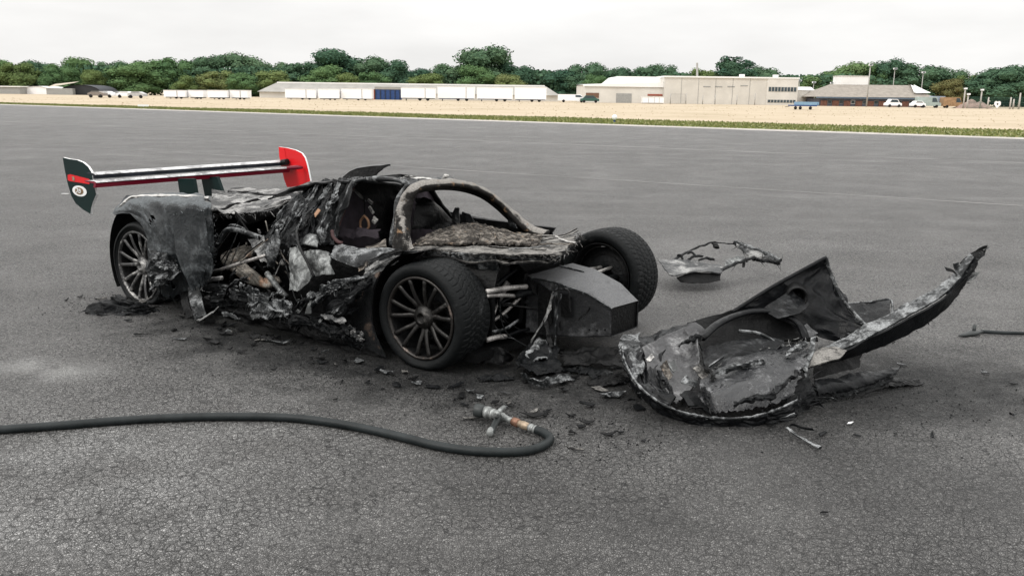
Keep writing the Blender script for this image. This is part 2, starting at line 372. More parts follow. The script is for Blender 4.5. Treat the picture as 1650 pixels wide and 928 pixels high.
    dv = t.n('ShaderNodeVectorMath', operation='SCALE'); dv.inputs[0].default_value = (0.3, 0.3, 0.296); t.link(k, dv.inputs['Scale'])
    c = t.mix(t.math('MULTIPLY', sheen_paint, 0.75), col2.outputs[0], dv.outputs[0])
    dm = t.math('MULTIPLY', damp, t.map(t.noise(0.9, 6, 0.65, P, 0.5), 0.34, 0.62, 0.25, 1.0))
    dk2 = t.n('ShaderNodeVectorMath', operation='SCALE'); dk2.inputs[0].default_value = (0.058, 0.0568, 0.0555); t.link(k, dk2.inputs['Scale'])
    c = t.mix(t.math('MULTIPLY', dm, 0.75), c, dk2.outputs[0])
    c = t.mix(t.math('MULTIPLY', soot, t.map(t.noise(7.0, 6, 0.7, P), 0.3, 0.7, 0.62, 0.97)), c, (0.010, 0.0108, 0.0115))
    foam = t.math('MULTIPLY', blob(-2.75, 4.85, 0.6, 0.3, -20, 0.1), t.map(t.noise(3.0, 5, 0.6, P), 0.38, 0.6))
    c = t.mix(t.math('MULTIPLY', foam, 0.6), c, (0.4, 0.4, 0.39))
    h = t.math('ADD', t.math('MULTIPLY', t.map(edge.outputs['Distance'], 0, 0.3), 1.0), t.math('MULTIPLY', tone.outputs[1], 0.5))
    h = t.math('ADD', h, t.math('MULTIPLY', crack, 1.0))
    t.bump(h, 1.0, 0.007)
    rough = t.math('SUBTRACT', t.map(tone.outputs[2], 0, 1, 0.45, 0.75), t.math('MULTIPLY', dm, 0.1))
    return t.out(c, rough, 0.0, t.map(soot, 0, 1, 0.45, 0.16))
def field_mat():
    t = NT('dry_field'); P = t.coord('Object')
    n = t.noise(0.09, 6, 0.65, P); n2 = t.noise(1.3, 5, 0.7, P)
    c = t.ramp(t.math('ADD', t.math('MULTIPLY', n, 0.6), t.math('MULTIPLY', n2, 0.4)), [(0.34, (0.31, 0.25, 0.16)), (0.5, (0.41, 0.335, 0.235)), (0.66, (0.46, 0.385, 0.285))])
    return t.out(c, 0.95)
def verge_mat():
    t = NT('verge'); P = t.coord('Object')
    n = t.noise(0.5, 6, 0.7, P)
    c = t.ramp(n, [(0.3, (0.07, 0.095, 0.025)), (0.48, (0.14, 0.16, 0.045)), (0.62, (0.28, 0.245, 0.13)), (0.8, (0.34, 0.28, 0.18))])
    return t.out(c, 0.95)
def pale_mat():
    t = NT('pale_edge'); P = t.coord('Object')
    return t.out(t.mix(t.map(t.noise(0.8, 6, 0.7, P), 0.35, 0.65), (0.3, 0.28, 0.26), (0.46, 0.43, 0.4)), 0.9)
ED = Vector((0.8394, -0.5435, 0)); EN = Vector((0.5435, 0.8394, 0)); E0 = 45.45     # runway edge: EN . p = E0
def along(s, d, z=0.0): p = ED * s + EN * d; return (p.x, p.y, z)
fld = MB().add([(-2500, -300, -0.012), (2500, -300, -0.012), (2500, 3000, -0.012), (-2500, 3000, -0.012)], [(0, 1, 2, 3)]).build('field', field_mat()); tag(fld, kind='structure')
rw = MB()
ss = [-420 + i * 4 for i in range(201)]; rngE = random.Random(5)
vsr = []
for s_ in ss: vsr += [along(s_, -70, -0.004), along(s_, E0 - 1.9 + 0.18 * noise.noise(Vector((s_ * 0.4, 0, 0))), -0.004)]
rw.add(vsr, [(2 * i, 2 * i + 2, 2 * i + 3, 2 * i + 1) for i in range(len(ss) - 1)])
runway_far = rw
# one sheet; its near part finely noded only through the material
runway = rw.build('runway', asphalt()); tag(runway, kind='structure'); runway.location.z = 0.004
pe = MB(); vsr = []
for s_ in ss: vsr += [along(s_, E0 - 2.6, -0.004), along(s_, E0 + 0.25 + 0.35 * noise.noise(Vector((s_ * 0.7, 3, 0))), -0.004)]
pale = pe.add(vsr, [(2 * i, 2 * i + 2, 2 * i + 3, 2 * i + 1) for i in range(len(ss) - 1)]).build('runway_edge_strip', pale_mat()); tag(pale, kind='structure'); pale.location.z = -0.002
vg = MB(); vsr = []
def green_w(s_): return 4.5 + 8.0 * min(1, max(0, (s_ + 95) / 100.0)) + 1.6 * noise.noise(Vector((s_ * 0.11, 7, 0)))
for s_ in ss: vsr += [along(s_, E0 - 0.2, -0.009), along(s_, E0 + green_w(s_), -0.009)]
verge = vg.add(vsr, [(2 * i, 2 * i + 2, 2 * i + 3, 2 * i + 1) for i in range(len(ss) - 1)]).build('grass_verge', verge_mat()); tag(verge, kind='structure')
# pale seam lines in the runway surface
seam_m = plain('seam', (0.17, 0.167, 0.162), 0.9, var=0.25, scale=0.7)
def seam(a, b, w):
    a = Vector(a); b = Vector(b); d = (b - a).normalized(); n = Vector((-d.y, d.x, 0)); a -= d * 40; b += d * 2
    mb = MB(); vs_ = []; nseg = 60
    for i in range(nseg + 1):
        p = a.lerp(b, i / nseg); ww = w * (0.6 + 0.5 * noise.noise(Vector((i * 0.5, w, 0)))) ; vs_ += [tuple(p + n * ww), tuple(p - n * ww)]
    o = mb.add([(x, y, 0.004) for x, y, z in vs_], [(2 * i + 1, 2 * i + 3, 2 * i + 2, 2 * i) for i in range(nseg)]).build('runway_seam', seam_m); tag(o, kind='structure')
seam((-13.489, 25.509, 0), (8.037, 13.48, 0), 0.1)
seam((-24.708, 42.42, 0), (14.1, 22.829, 0), 0.3)
# grass blades on the verge (green by the kerb, straw beyond)
def blades(name, n, d0, d1, s0, s1, h, w, mat, label, cat, seed, dfun=None):
    rng = random.Random(seed); mb = MB(); vs_ = []; fs = []
    for i in range(n):
        s_ = rng.uniform(s0, s1); dd = (d0 + (dfun(s_) if dfun else (d1 - d0)) * rng.random() ** 1.1)
        p = along(s_, dd, -0.012); a = rng.uniform(0, math.pi); hh = h * rng.uniform(0.4, 1.2); ww = w * rng.uniform(0.5, 1.3)
        lx, ly = rng.uniform(-.5, .5) * hh, rng.uniform(-.5, .5) * hh; b = len(vs_)
        vs_ += [(p[0] - ww * math.cos(a), p[1] - ww * math.sin(a), p[2]), (p[0] + ww * math.cos(a), p[1] + ww * math.sin(a), p[2]), (p[0] + lx, p[1] + ly, p[2] + hh)]
        fs.append((b, b + 1, b + 2))
    o = mb.add(vs_, fs).build(name, mat); tag(o, label, cat, kind='stuff'); return o
def blade_mat(name, cols):
    t = NT(name); g = t.n('ShaderNodeNewGeometry'); c = t.ramp(g.outputs['Random Per Island'], [(i / (len(cols) - 1), q) for i, q in enumerate(cols)])
    return t.out(c, 0.9)
gm = blade_mat('grass_green', [(0.075, 0.1, 0.025), (0.17, 0.19, 0.05), (0.13, 0.155, 0.04), (0.3, 0.27, 0.13)])
sm = blade_mat('grass_straw', [(0.3, 0.23, 0.14), (0.36, 0.29, 0.19), (0.4, 0.33, 0.23), (0.26, 0.22, 0.11)])
blades('verge_grass', 40000, E0 + 0.1, 0, -105, 32, 0.1, 0.06, gm, 'green grass fringe along the runway edge', 'grass', 3, green_w)
blades('dry_grass', 4000, E0 + 6, E0 + 120, -150, 110, 0.06, 0.1, sm, 'dry straw coloured grass field before the buildings', 'grass', 4)

# ------------------------------------------------------------------ trees
def leaf_mat(name, cols):
    t = NT(name); g = t.n('ShaderNodeNewGeometry'); oi = t.n('ShaderNodeObjectInfo')
    v = t.math('ADD', t.math('MULTIPLY', g.outputs['Random Per Island'], 0.3), t.math('MULTIPLY', oi.outputs['Random'], 0.7))
    c = t.ramp(v, [(i / (len(cols) - 1), q) for i, q in enumerate(cols)])
    return t.out(c, 0.95, spec=0.05)
LEAF = [leaf_mat('leaf_mid', [(0.06, 0.115, 0.055), (0.085, 0.15, 0.065), (0.11, 0.18, 0.075), (0.15, 0.21, 0.095)]),  # leaf greens painted lighter to stand in for distance haze
        leaf_mat('leaf_dark', [(0.035, 0.08, 0.055), (0.055, 0.105, 0.065), (0.075, 0.13, 0.075), (0.1, 0.155, 0.085)]),
        leaf_mat('leaf_olive', [(0.09, 0.13, 0.05), (0.12, 0.165, 0.06), (0.15, 0.19, 0.075), (0.17, 0.18, 0.08)]),
        leaf_mat('leaf_rust', [(0.1, 0.1, 0.045), (0.13, 0.115, 0.05), (0.13, 0.14, 0.06), (0.1, 0.13, 0.055)])]
bark = plain('bark', (0.07, 0.055, 0.042), 0.95, var=0.3, scale=2)
def crown_mesh(seed, n, sparse=False):
    """unit crown: radius ~1 horizontally, z 0..2; leaf-sized faces over many uneven lobes"""
    rng = random.Random(seed); lobes = []
    for i in range(22 if not sparse else 17):
        a = rng.uniform(0, 2 * math.pi); z = rng.uniform(0.12, 1.6); rad = math.sqrt(max(0.04, 1 - ((z - 0.7) / 1.1) ** 2)) * rng.uniform(0.4, 0.74)
        lobes.append((Vector((rad * math.cos(a), rad * math.sin(a), z)), rng.uniform(0.24, 0.45) if not sparse else rng.uniform(0.13, 0.24)))
    if not sparse: lobes.append((Vector((0, 0, 0.85)), 0.62))
    mb = MB(); vs_ = []; fs = []
    tot = sum(r * r for _, r in lobes)
    for c, r in lobes:
        k = int(n * r * r / tot)
        for i in range(k):
            d = Vector((rng.gauss(0, 1), rng.gauss(0, 1), rng.gauss(0.15, 1))).normalized()
            rr = r * (rng.uniform(0.8, 1.08) if rng.random() < 0.8 else rng.uniform(0.4, 1.2)); p = c + Vector((d.x * rr, d.y * rr, d.z * rr * 0.85))
            nn = (d + Vector((rng.gauss(0, .5), rng.gauss(0, .5), rng.gauss(0.25, .5)))).normalized()
            a = nn.orthogonal().normalized(); a.rotate(Matrix.Rotation(rng.uniform(0, 6.28), 3, nn)); b = nn.cross(a); s = rng.uniform(0.024, 0.055)
            q = len(vs_); vs_ += [p + a * s, p + b * s * 0.7, p - a * s, p - b * s * 0.7]; fs.append((q, q + 1, q + 2, q + 3))
    mb.add(vs_, fs)
    if not sparse:
        for c, r in lobes:
            q = len(mb.v); m_ = []
            for iz in range(5):
                ph = -math.pi / 2 + math.pi * iz / 4
                for ia in range(7):
                    an = 2 * math.pi * ia / 7; jr = r * 0.78 * rng.uniform(0.85, 1.05)
                    m_.append((c.x + jr * math.cos(ph) * math.cos(an), c.y + jr * math.cos(ph) * math.sin(an), c.z + jr * 0.85 * math.sin(ph)))
            ff = [(iz * 7 + ia, iz * 7 + (ia + 1) % 7, (iz + 1) * 7 + (ia + 1) % 7, (iz + 1) * 7 + ia) for iz in range(4) for ia in range(7)]
            mb.add(m_, ff)
    return mb
def trunk_mesh(seed):
    rng = random.Random(seed); mb = MB()
    mb.tube([(0, 0, -0.55), (0.01, 0.0, -0.1), (0.03, 0.02, 0.4), (0.0, 0.03, 1.0)], [0.09, 0.065, 0.05, 0.02], 8)
    for i in range(5):
        a = rng.uniform(0, 6.28); z = rng.uniform(-0.05, 0.6); e = Vector((0.55 * math.cos(a), 0.55 * math.sin(a), z + rng.uniform(0.35, 0.7)))
        mb.tube([(0.01, 0.01, z), tuple(e * 0.5 + Vector((0, 0, z * 0.5))), tuple(e)], [0.035, 0.022, 0.008], 6)
    return mb
crowns = [crown_mesh(s_, 7000) for s_ in range(6)] + [crown_mesh(90, 2600, True)]
trunks = [trunk_mesh(s_) for s_ in range(3)]
tree_meshes = {}
def tree(px_x, depth, top_z, width, proto, leaf, label, trunk_h=None):
    """crown spans from about 22% of the height to the top"""
    key = (proto, leaf)
    if key not in tree_meshes:
        o = crowns[proto].build('crown', LEAF[leaf]); tree_meshes[key] = o.data; bpy.data.objects.remove(o)
    if ('t', proto % 3) not in tree_meshes:
        o = trunks[proto % 3].build('trunk', bark); tree_meshes[('t', proto % 3)] = o.data; bpy.data.objects.remove(o)
    base = (0.05 if proto < 6 else 0.3) * top_z; sz = (top_z - base) / 1.86; sxy = width / 2 / 0.95
    r = empty('tree', (px_x, depth, 0), 0, label, 'tree', 'trees of the wood behind the airfield')
    c = bpy.data.objects.new('crown', tree_meshes[key]); COL.objects.link(c); c.parent = r; c.location = (0, 0, base - 0.02 * sz); c.scale = (sxy, sxy, sz); c.rotation_euler = (0, 0, (px_x * 12.9898) % 6.28)
    t = bpy.data.objects.new('trunk', tree_meshes[('t', proto % 3)]); COL.objects.link(t); t.parent = r; t.location = (0, 0, 0.54 * sz); t.scale = (sxy * 0.6, sxy * 0.6, sz)
    return r
KIND = ['mid green broadleaf tree', 'dark green broadleaf tree', 'olive green broadleaf tree', 'brown tinged tree', ]
TREES = [
#  (x, y, z) of the crown top, crown width, proto, leaf, where
 ((-145.962, 248, 8.936), 15, 0, 0, 'at the left end of the wood'),
 ((-135.163, 244, 8.763), 12, 1, 2, 'behind the white arched shelter'),
 ((-134.551, 253, 8.929), 11, 3, 1, 'peeping between lighter crowns above the arched shelter'),
 ((-123.194, 242, 8.356), 10, 2, 0, 'just right of the arched shelter'),
 ((-122.387, 252, 10.063), 14, 4, 0, 'above the dark hangar'),
 ((-112.097, 237, 6.574), 8, 5, 2, 'low down over the dark hangar roof'),
 ((-113.9, 254, 9.741), 13, 1, 1, 'behind the row of parked vehicles'),
 ((-104.324, 241, 8.241), 14, 3, 0, 'broad crown above the row of parked vehicles'),
 ((-100.396, 248, 9.521), 15, 0, 0, 'left of the first white trailers'),
 ((-94.205, 250, 10.679), 13, 2, 0, 'domed crown above the leftmost white trailer'),
 ((-86.817, 236, 5.282), 8, 4, 2, 'small crown just behind the leftmost trailer'),
 ((-85.693, 252, 11.208), 14, 5, 1, 'tall dome above the first trailer group'),
 ((-79.513, 239, 7.048), 11, 1, 2, 'in front of the tall dome over the first trailer group'),
 ((-76.563, 253, 11.705), 15, 3, 1, 'broad dark dome left of the long shed'),
 ((-72.342, 236, 6.105), 9, 0, 0, 'low crown at the end of the first trailer group'),
 ((-69.333, 257, 10.082), 12, 2, 1, 'in the dip before the long shed'),
 ((-65.261, 239, 6.91), 12, 4, 2, 'bright crown over the left gable of the shed'),
 ((-60.167, 250, 10.112), 13, 1, 1, 'rising over the shed roof'),
 ((-50.04, 250, 13.081), 19, 5, 1, 'tallest left of centre over the long shed'),
 ((-51.711, 241, 8.432), 13, 0, 0, 'in front of the tallest left of centre'),
 ((-44.795, 236, 6.778), 9, 2, 2, 'small round crown above the white trailers by the shed'),
 ((-41.442, 252, 11.27), 14, 3, 1, 'right shoulder of the tallest left of centre'),
 ((-32.698, 249, 10.428), 13, 4, 1, 'pointed crown above the blue container'),
 ((-38.059, 239, 7.26), 10, 1, 0, 'low crown above the blue container'),
 ((-27.123, 253, 8.101), 12, 0, 1, 'in the dip right of the blue container'),
 ((-23.241, 240, 6.83), 11, 5, 2, 'low crown above the trailer beside the blue container'),
 ((-17.404, 252, 10.06), 15, 2, 1, 'left shoulder of the central hill of trees'),
 ((-7.747, 249, 14.072), 20, 3, 1, 'highest of all in the middle of the wood'),
 ((-9.887, 239, 8.907), 13, 0, 0, 'in front of the highest crown'),
 ((0.03, 249, 10.348), 14, 1, 1, 'right shoulder of the highest crown'),
 ((-1.566, 236, 6.699), 10, 4, 2, 'small crown behind the rightmost trailers'),
 ((6.382, 253, 7.852), 13, 2, 1, 'in the dip left of the pale hall'),
 ((13.047, 250, 8.537), 13, 5, 1, 'dark crown left of the pale hall'),
 ((19.402, 250, 10.297), 14, 0, 1, 'domed crown at the left corner of the pale hall'),
 ((21.701, 240, 7.409), 8, 1, 0, 'small crown against the left end of the pale hall'),
 ((28.085, 253, 9.152), 12, 3, 1, 'behind the curved roof of the pale hall'),
 ((36.932, 254, 10.487), 14, 2, 1, 'behind the white roof of the pale hall'),
 ((42.392, 253, 10.354), 10, 4, 1, 'narrow crown behind the step of the hall roof'),
 ((48.862, 256, 8.3), 12, 5, 0, 'low crown behind the middle of the hall'),
 ((53.664, 254, 9.85), 11, 1, 2, 'grey green crown behind the flue of the hall'),
 ((61.05, 253, 13.976), 20, 6, 1, 'sparse open crown with sky showing through'),
 ((63.054, 257, 11.954), 15, 0, 1, 'solid crown behind the sparse one'),
 ((70.293, 257, 10.153), 13, 3, 1, 'behind the office end of the hall'),
 ((78.458, 257, 8.185), 13, 2, 1, 'low dark crown right of the sparse one'),
 ((83.276, 250, 7.759), 14, 4, 0, 'low bright crown above the rounded annexe'),
 ((90.763, 252, 9.591), 14, 5, 0, 'left of the white roof box'),
 ((96.583, 254, 11.424), 14, 0, 0, 'behind the white roof box'),
 ((100.624, 252, 12.083), 9, 1, 0, 'narrow crown right of the mast'),
 ((105.821, 252, 12.318), 12, 3, 1, 'round topped crown above the pavilion ridge'),
 ((113.142, 250, 11.836), 17, 2, 1, 'broad dome right of the pavilion ridge'),
 ((123.476, 253, 10.039), 13, 4, 1, 'in the dip right of the pavilion'),
 ((115.469, 237, 7.111), 9, 5, 3, 'small autumn tinted crown behind the orange vehicle'),
 ((125.795, 246, 8.888), 11, 1, 2, 'mottled crown behind the camera posts'),
 ((127.626, 236, 10.424), 17, 0, 1, 'big dark crown near the right end'),
 ((136.197, 240, 9.851), 14, 3, 1, 'at the right end of the wood'),
 ((145.953, 244, 10.74), 14, 2, 0, 'cut by the right border'),
 ((-154.13, 246, 9.087), 15, 4, 1, 'beyond the left border, first from it'),
 ((-159.615, 240, 8.142), 15, 1, 0, 'beyond the left border, second from it'),
 ((-174.285, 248, 9.071), 16, 3, 1, 'beyond the left border, third from it'),
 ((-179.454, 242, 7.796), 14, 5, 2, 'beyond the left border, fourth from it'),
 ((-195.698, 250, 8.54), 16, 2, 0, 'beyond the left border, fifth from it'),
 ((-202.072, 244, 7.903), 16, 0, 1, 'beyond the left border, sixth from it'),
 ((-218.24, 250, 8.418), 17, 4, 0, 'beyond the left border, seventh from it'),
 ((153.598, 240, 10.075), 15, 1, 1, 'beyond the right border, first from it'),
 ((167.516, 246, 11.077), 16, 5, 0, 'beyond the right border, second from it'),
 ((174.303, 240, 10.342), 15, 0, 2, 'beyond the right border, third from it'),
 ((191.997, 248, 11.285), 17, 3, 1, 'beyond the right border, fourth from it'),
]
for (p, w, pr, lf, where) in TREES:
    tree(p[0], p[1], p[2], w, pr, lf, KIND[lf] + ' ' + where)
# undergrowth that closes the wood below the crowns
def understory():
    rng = random.Random(8); vs_ = []; fs = []
    for i in range(46000):
        x = rng.uniform(-230, 230); y = rng.uniform(246, 258); z = rng.uniform(0, 1) ** 0.7 * (7.2 + 2.2 * noise.noise(Vector((x * 0.07, y * 0.07, 0))))
        d = Vector((rng.gauss(0, .6), -1, rng.gauss(0.3, .6))).normalized(); a = d.orthogonal().normalized(); b = d.cross(a); s = rng.uniform(0.25, 0.6); p = Vector((x, y, z))
        q = len(vs_); vs_ += [p + a * s, p + b * s, p - a * s, p - b * s]; fs.append((q, q + 1, q + 2, q + 3))
    o = MB().add(vs_, fs).build('woodland_undergrowth', LEAF[1]); tag(o, 'dark undergrowth filling the wood below the crowns', 'undergrowth', kind='stuff')
understory()

# ------------------------------------------------------------------ airfield buildings and vehicles
def bx(x0, x1, y0, y1, z0, z1, mb=None, mi=0):
    mb = mb or MB(); return mb.box(((x0 + x1) / 2, (y0 + y1) / 2, (z0 + z1) / 2), (x1 - x0, y1 - y0, z1 - z0), None, mi)
wall_cream = plain('wall_cream', (0.62, 0.595, 0.55), 0.85, var=0.08, scale=0.4)
wall_beige = plain('wall_beige', (0.57, 0.545, 0.5), 0.85, var=0.1, scale=0.35)
roof_white = plain('roof_white', (0.78, 0.77, 0.75), 0.6, var=0.04, scale=0.3)
roof_grey = plain('roof_grey', (0.3, 0.29, 0.27), 0.85, var=0.15, scale=0.4)
roof_tile = plain('roof_tile', (0.26, 0.235, 0.205), 0.9, var=0.18, scale=1.2)
brickm = plain('brick_red', (0.24, 0.12, 0.09), 0.9, var=0.3, scale=2.0)
white_gel = plain('trailer_white', (0.86, 0.86, 0.87), 0.4, var=0.03, scale=0.5)
dark_gap = plain('dark_metal', (0.03, 0.032, 0.036), 0.5)
blue_paint = plain('blue_paint', (0.025, 0.06, 0.18), 0.45, var=0.2)
light_blue = plain('light_blue_sheet', (0.2, 0.33, 0.46), 0.5)
glass = plain('window_glass', (0.05, 0.07, 0.08), 0.12, var=0.3, scale=0.6)
brown_m = plain('brown_shutter', (0.16, 0.09, 0.06), 0.7)
steel_m = plain('galvanised', (0.36, 0.35, 0.33), 0.6, 0.3)
green_m = plain('green_paint', (0.04, 0.1, 0.08), 0.6)
orange_m = plain('orange_paint', (0.32, 0.2, 0.11), 0.6, var=0.3)
grey_m = plain('grey_sheet', (0.3, 0.3, 0.29), 0.7)
red_m = plain('red_brown', (0.3, 0.09, 0.06), 0.7)
tyre_m = plain('tyre_black', (0.015, 0.015, 0.016), 0.8)
def wheel_pair(parent, x, y, r, w=0.3):
    m = MB(); m.lathe([(0.01, -w / 2), (r * .6, -w / 2), (r, -w / 2 + .05), (r, w / 2 - .05), (r * .6, w / 2), (0.01, w / 2)], 14, (x, y, r)); m.build('wheel', tyre_m, parent, True)
# --- white box trailers; x extents and roof height from where they stand along the far hardstanding
def trailer(x0, x1, y, ztop, label, under, zb=0.55, split=None):
    x0 += .12; x1 -= .12; w = x1 - x0; r = empty('box_trailer', ((x0 + x1) / 2, y, 0), 0, label, 'trailer', 'white box trailers parked along the field'); h = w / 2
    b = MB(); bx(-h, h, 0, 2.5, zb, ztop, b); b.build('body', white_gel, r)
    m = MB(); bx(-h - .04, h + .04, -.04, 2.54, ztop - .002, ztop + .07, m); m.build('roof', roof_white, r)
    if split is not None:
        for sx_ in split: bx(sx_ - .05 - (x0 + x1) / 2, sx_ + .05 - (x0 + x1) / 2, -.05, -.002, zb, ztop, MB()).build('seam_post', grey_m, r)
    m = MB(); bx(-h + .2, h - .2, .4, 2.1, zb - .15, zb - .003, m); m.build('chassis', under, r)
    for fx in (0.55, 0.78):
        wheel_pair(r, -h + w * fx, .3, min(.36, zb * .8))
    m = MB(); bx(-h + .9, -h + 1.1, .5, .7, 0, zb - .2, m); m.build('landing_leg', dark_gap, r)
TR = [((-63.282, 160, 1.437), (-59.142, 160, -0.036), 'first from the left of the four beside the wood', dark_gap, (-60.744, 160, 1.034)),
      ((-59.182, 161, 1.494), (-56.247, 161, -0.004), 'short second from the left beside the wood', dark_gap, None),
      ((-55.353, 160, 1.54), (-51.589, 160, 0.062), 'third from the left beside the wood', dark_gap, None),
      ((-51.71, 161, 1.591), (-48.253, 161, 0.1), 'fourth from the left, with a dark door joint', dark_gap, (-49.656, 161, 1.179)),
      ((-45.01, 174, 1.967), (-38.774, 174, 0.033), 'leftmost in front of the long shed', dark_gap, (-40.792, 174, 1.312)),
      ((-38.52, 174, 2.051), (-34.214, 174, 0.092), 'second in front of the long shed', dark_gap, None),
      ((-34.226, 175, 2.172), (-27.99, 175, 0.167), 'left of the blue container', dark_gap, (-30.037, 175, 1.453)),
      ((-23.609, 184, 2.549), (-16.32, 184, 0.138), 'right of the blue container', dark_gap, (-18.492, 184, 1.614)),
      ((-16.57, 190, 2.938), (-8.359, 190, 0.07), 'tallest one with blue running gear and a front joint', blue_paint, (-10.352, 190, 1.728)),
      ((-8.171, 190, 2.918), (-0.264, 190, 0.175), 'second from the right with blue running gear', blue_paint, None),
      ((-0.104, 190, 3.022), (6.899, 190, 0.268), 'rightmost of the row with blue running gear', blue_paint, None)]
for a, b, where, und, sp in TR:
    trailer(a[0], b[0], a[1], a[2], 'white box trailer ' + where, und, split=[sp[0]] if sp else None, zb=.32 if a[1] < 180 else .55)
# --- blue container between the trailers
r = empty('container', (0, 0, 0), 0, 'open fronted dark blue container between the white trailers', 'container')
r.location = ((-26.503, 186, -0.008)[0], 186, 0)
bx(-2.7, 2.7, 0.2, 2.4, 0.1, 2.2, MB()).build('body', blue_paint, r); bx(-2.75, 2.75, 0.1, 2.5, 2.2, 2.75, MB()).build('roof', roof_grey, r)
for i in range(6): bx(-2.65 + i * 1.02, -2.53 + i * 1.02, 0.05, 0.19, 0.1, 2.2, MB()).build('post', dark_gap, r)
bx(-3.3, -2.8, 0.3, 2.0, 0.1, 2.2, MB()).build('end_door', red_m, r)
# --- long low shed behind the trailers
sx0 = (-61.371, 214, 1.101)[0]; sx1 = (10.563, 214, 2.032)[0]; r = empty('long_shed', ((sx0 + sx1) / 2, 214, 0), 0, 'long low grey roofed shed behind the white trailers', 'shed')
h = (sx1 - sx0) / 2; e = (-61.356, 214, 1.392)[2]; tp = (-28.19, 214, 3.564)[2]
bx(-h, h, 0, 9, 0, e, MB()).build('wall', wall_cream, r)
m = MB(); m.prism([(-h - .3, -.5, e), (-h + 2.2, 4.5, tp + .3), (-h + 2.2, 5, tp + .3), (-h - .3, 9.5, e)], (0, 0, .01)); m = MB()
m.add([(-h - .4, -.6, e), (h + .4, -.6, e), (h - 3, 4.5, tp), (-h + 3, 4.5, tp), (-h - .4, 9.6, e), (h + .4, 9.6, e)], [(0, 1, 2, 3), (4, 3, 2, 5), (0, 3, 4), (1, 5, 2), (0, 4, 5, 1)]); m.build('roof', roof_grey, r)
bx(-h + 3.2, h - 3.2, 4.2, 4.8, tp - .1, tp + .22, MB()).build('ridge_cap', roof_white, r)
# --- left end: white arched shelter, dark hangar, low bank of cars
def arch(name, x0, x1, y, dpt, ztop, mat, label, cat, front=None):
    w = (x1 - x0) / 2; r = empty(name, ((x0 + x1) / 2, y, 0), 0, label, cat); n = 18
    pr = [(-w * math.cos(math.pi * i / n), ztop * math.sin(math.pi * i / n) ** 0.7) for i in range(n + 1)]
    m = MB(); m.add([(x, yy, z) for x, z in pr for yy in (0, dpt)], [(2 * i, 2 * i + 2, 2 * i + 3, 2 * i + 1) for i in range(n)]); m.build('roof', mat, r, True)
    m = MB(); m.add([(x, .25, z * .97) for x, z in pr], [tuple(range(n + 1))]); m.build('front_wall', front or mat, r)
    m = MB(); m.add([(x, dpt - .2, z * .97) for x, z in pr], [tuple(range(n + 1))]); m.build('rear_wall', front or mat, r)
    return r
arch('arched_shelter', (-126.744, 228, -0.037)[0], (-118.612, 228, 0.069)[0], 228, 10, (-122.225, 228, 2.038)[2], roof_white, 'white arched fabric shelter below the trees at far left', 'shelter', white_gel)
r = arch('hangar', (-113.644, 222, -0.019)[0], (-103.244, 222, 0.116)[0], 222, 10, (-108.136, 222, 2.468)[2], plain('dark_roof', (0.045, 0.048, 0.055), 0.7), 'dark round roofed hangar beside the white shelter', 'hangar', dark_gap)
hx = (-112.318, 221, 1.954)[0]
r = empty('lean_to', (hx, 220.5, 0), 0, 'pale roofed lean-to between white shelter and dark hangar', 'shed')
m = MB(); m.add([(-4, 0, 1.6), (3.4, 0, 2.9), (2.2, 5, 3.3), (-4, 5, 2.6)], [(0, 1, 2, 3)]); m.build('roof', plain('lean_roof', (0.42, 0.37, 0.3), 0.9), r); bx(-3.9, 2.6, .3, 4.6, 0, 1.55, MB()).build('wall', grey_m, r)
r = empty('flat_canopy', ((-128.346, 225, 0.249)[0], 225, 0), 0, 'low grey flat roofed building at the left border', 'building'); bx(-4.5, 3.2, 0, 5, 0, 1.7, MB()).build('wall', grey_m, r); bx(-4.8, 3.5, -.3, 5.2, 1.7, 1.95, MB()).build('roof', roof_white, r)
def car(x, y, L, mat, label, H_=1.45, van=False):
    r = empty('parked_car', (x, y, 0), 0, label, 'car', 'vehicles parked by the buildings'); h = L / 2
    prof = [(-h, .35), (-h, .8), (-h * .72, .92), (-h * .45, H_), (h * .38, H_), (h * .68, .95), (h * .97, .8), (h, .35)] if not van else [(-h, .35), (-h, H_ * .96), (-h * .95, H_), (h * .55, H_), (h * .75, 1.1), (h, .95), (h, .35)]
    MB().prism([(a, -.85, b) for a, b in prof], (0, 1.7, 0)).build('body', mat, r)
    wz = [( -h * .42, H_ - .1), (h * .33, H_ - .1), (h * .56, .98), (-h * .62, .98)] if not van else [(h * .2, H_ - .15), (h * .52, H_ - .15), (h * .7, 1.12), (h * .2, 1.12)]
    MB().prism([(a, -.856, b) for a, b in wz], (0, .004, 0)).build('side_window', glass, r)
    for wx in (-h * .62, h * .62): 
        m = MB(); m.lathe([(0.01, -.1), (.3, -.1), (.3, .1), (.01, .1)], 14, (wx, -.78, .3)); m.build('wheel', tyre_m, r, True)
silver_m = plain('silver_paint', (0.5, 0.5, 0.5), 0.3, 0.4)
for i, (px, mt, lb) in enumerate([((-75.019, 160, -0.023), plain('taupe_paint', (0.22, 0.19, 0.17), 0.4), 'small taupe car left of the parked row'), ((-74.36, 162, 0.088), white_gel, 'white car leftmost of the pale parked row'), ((-73.443, 164, 0.093), grey_m, 'grey car in the middle of the parked row'),
                                  ((-70.734, 162, 0.135), white_gel, 'white car right of the grey one in the row'), ((-67.855, 160, 0.07), silver_m, 'silver car at the right end of the parked row')]):
    car(px[0], px[1], 2.9, mt, lb, 1.15)
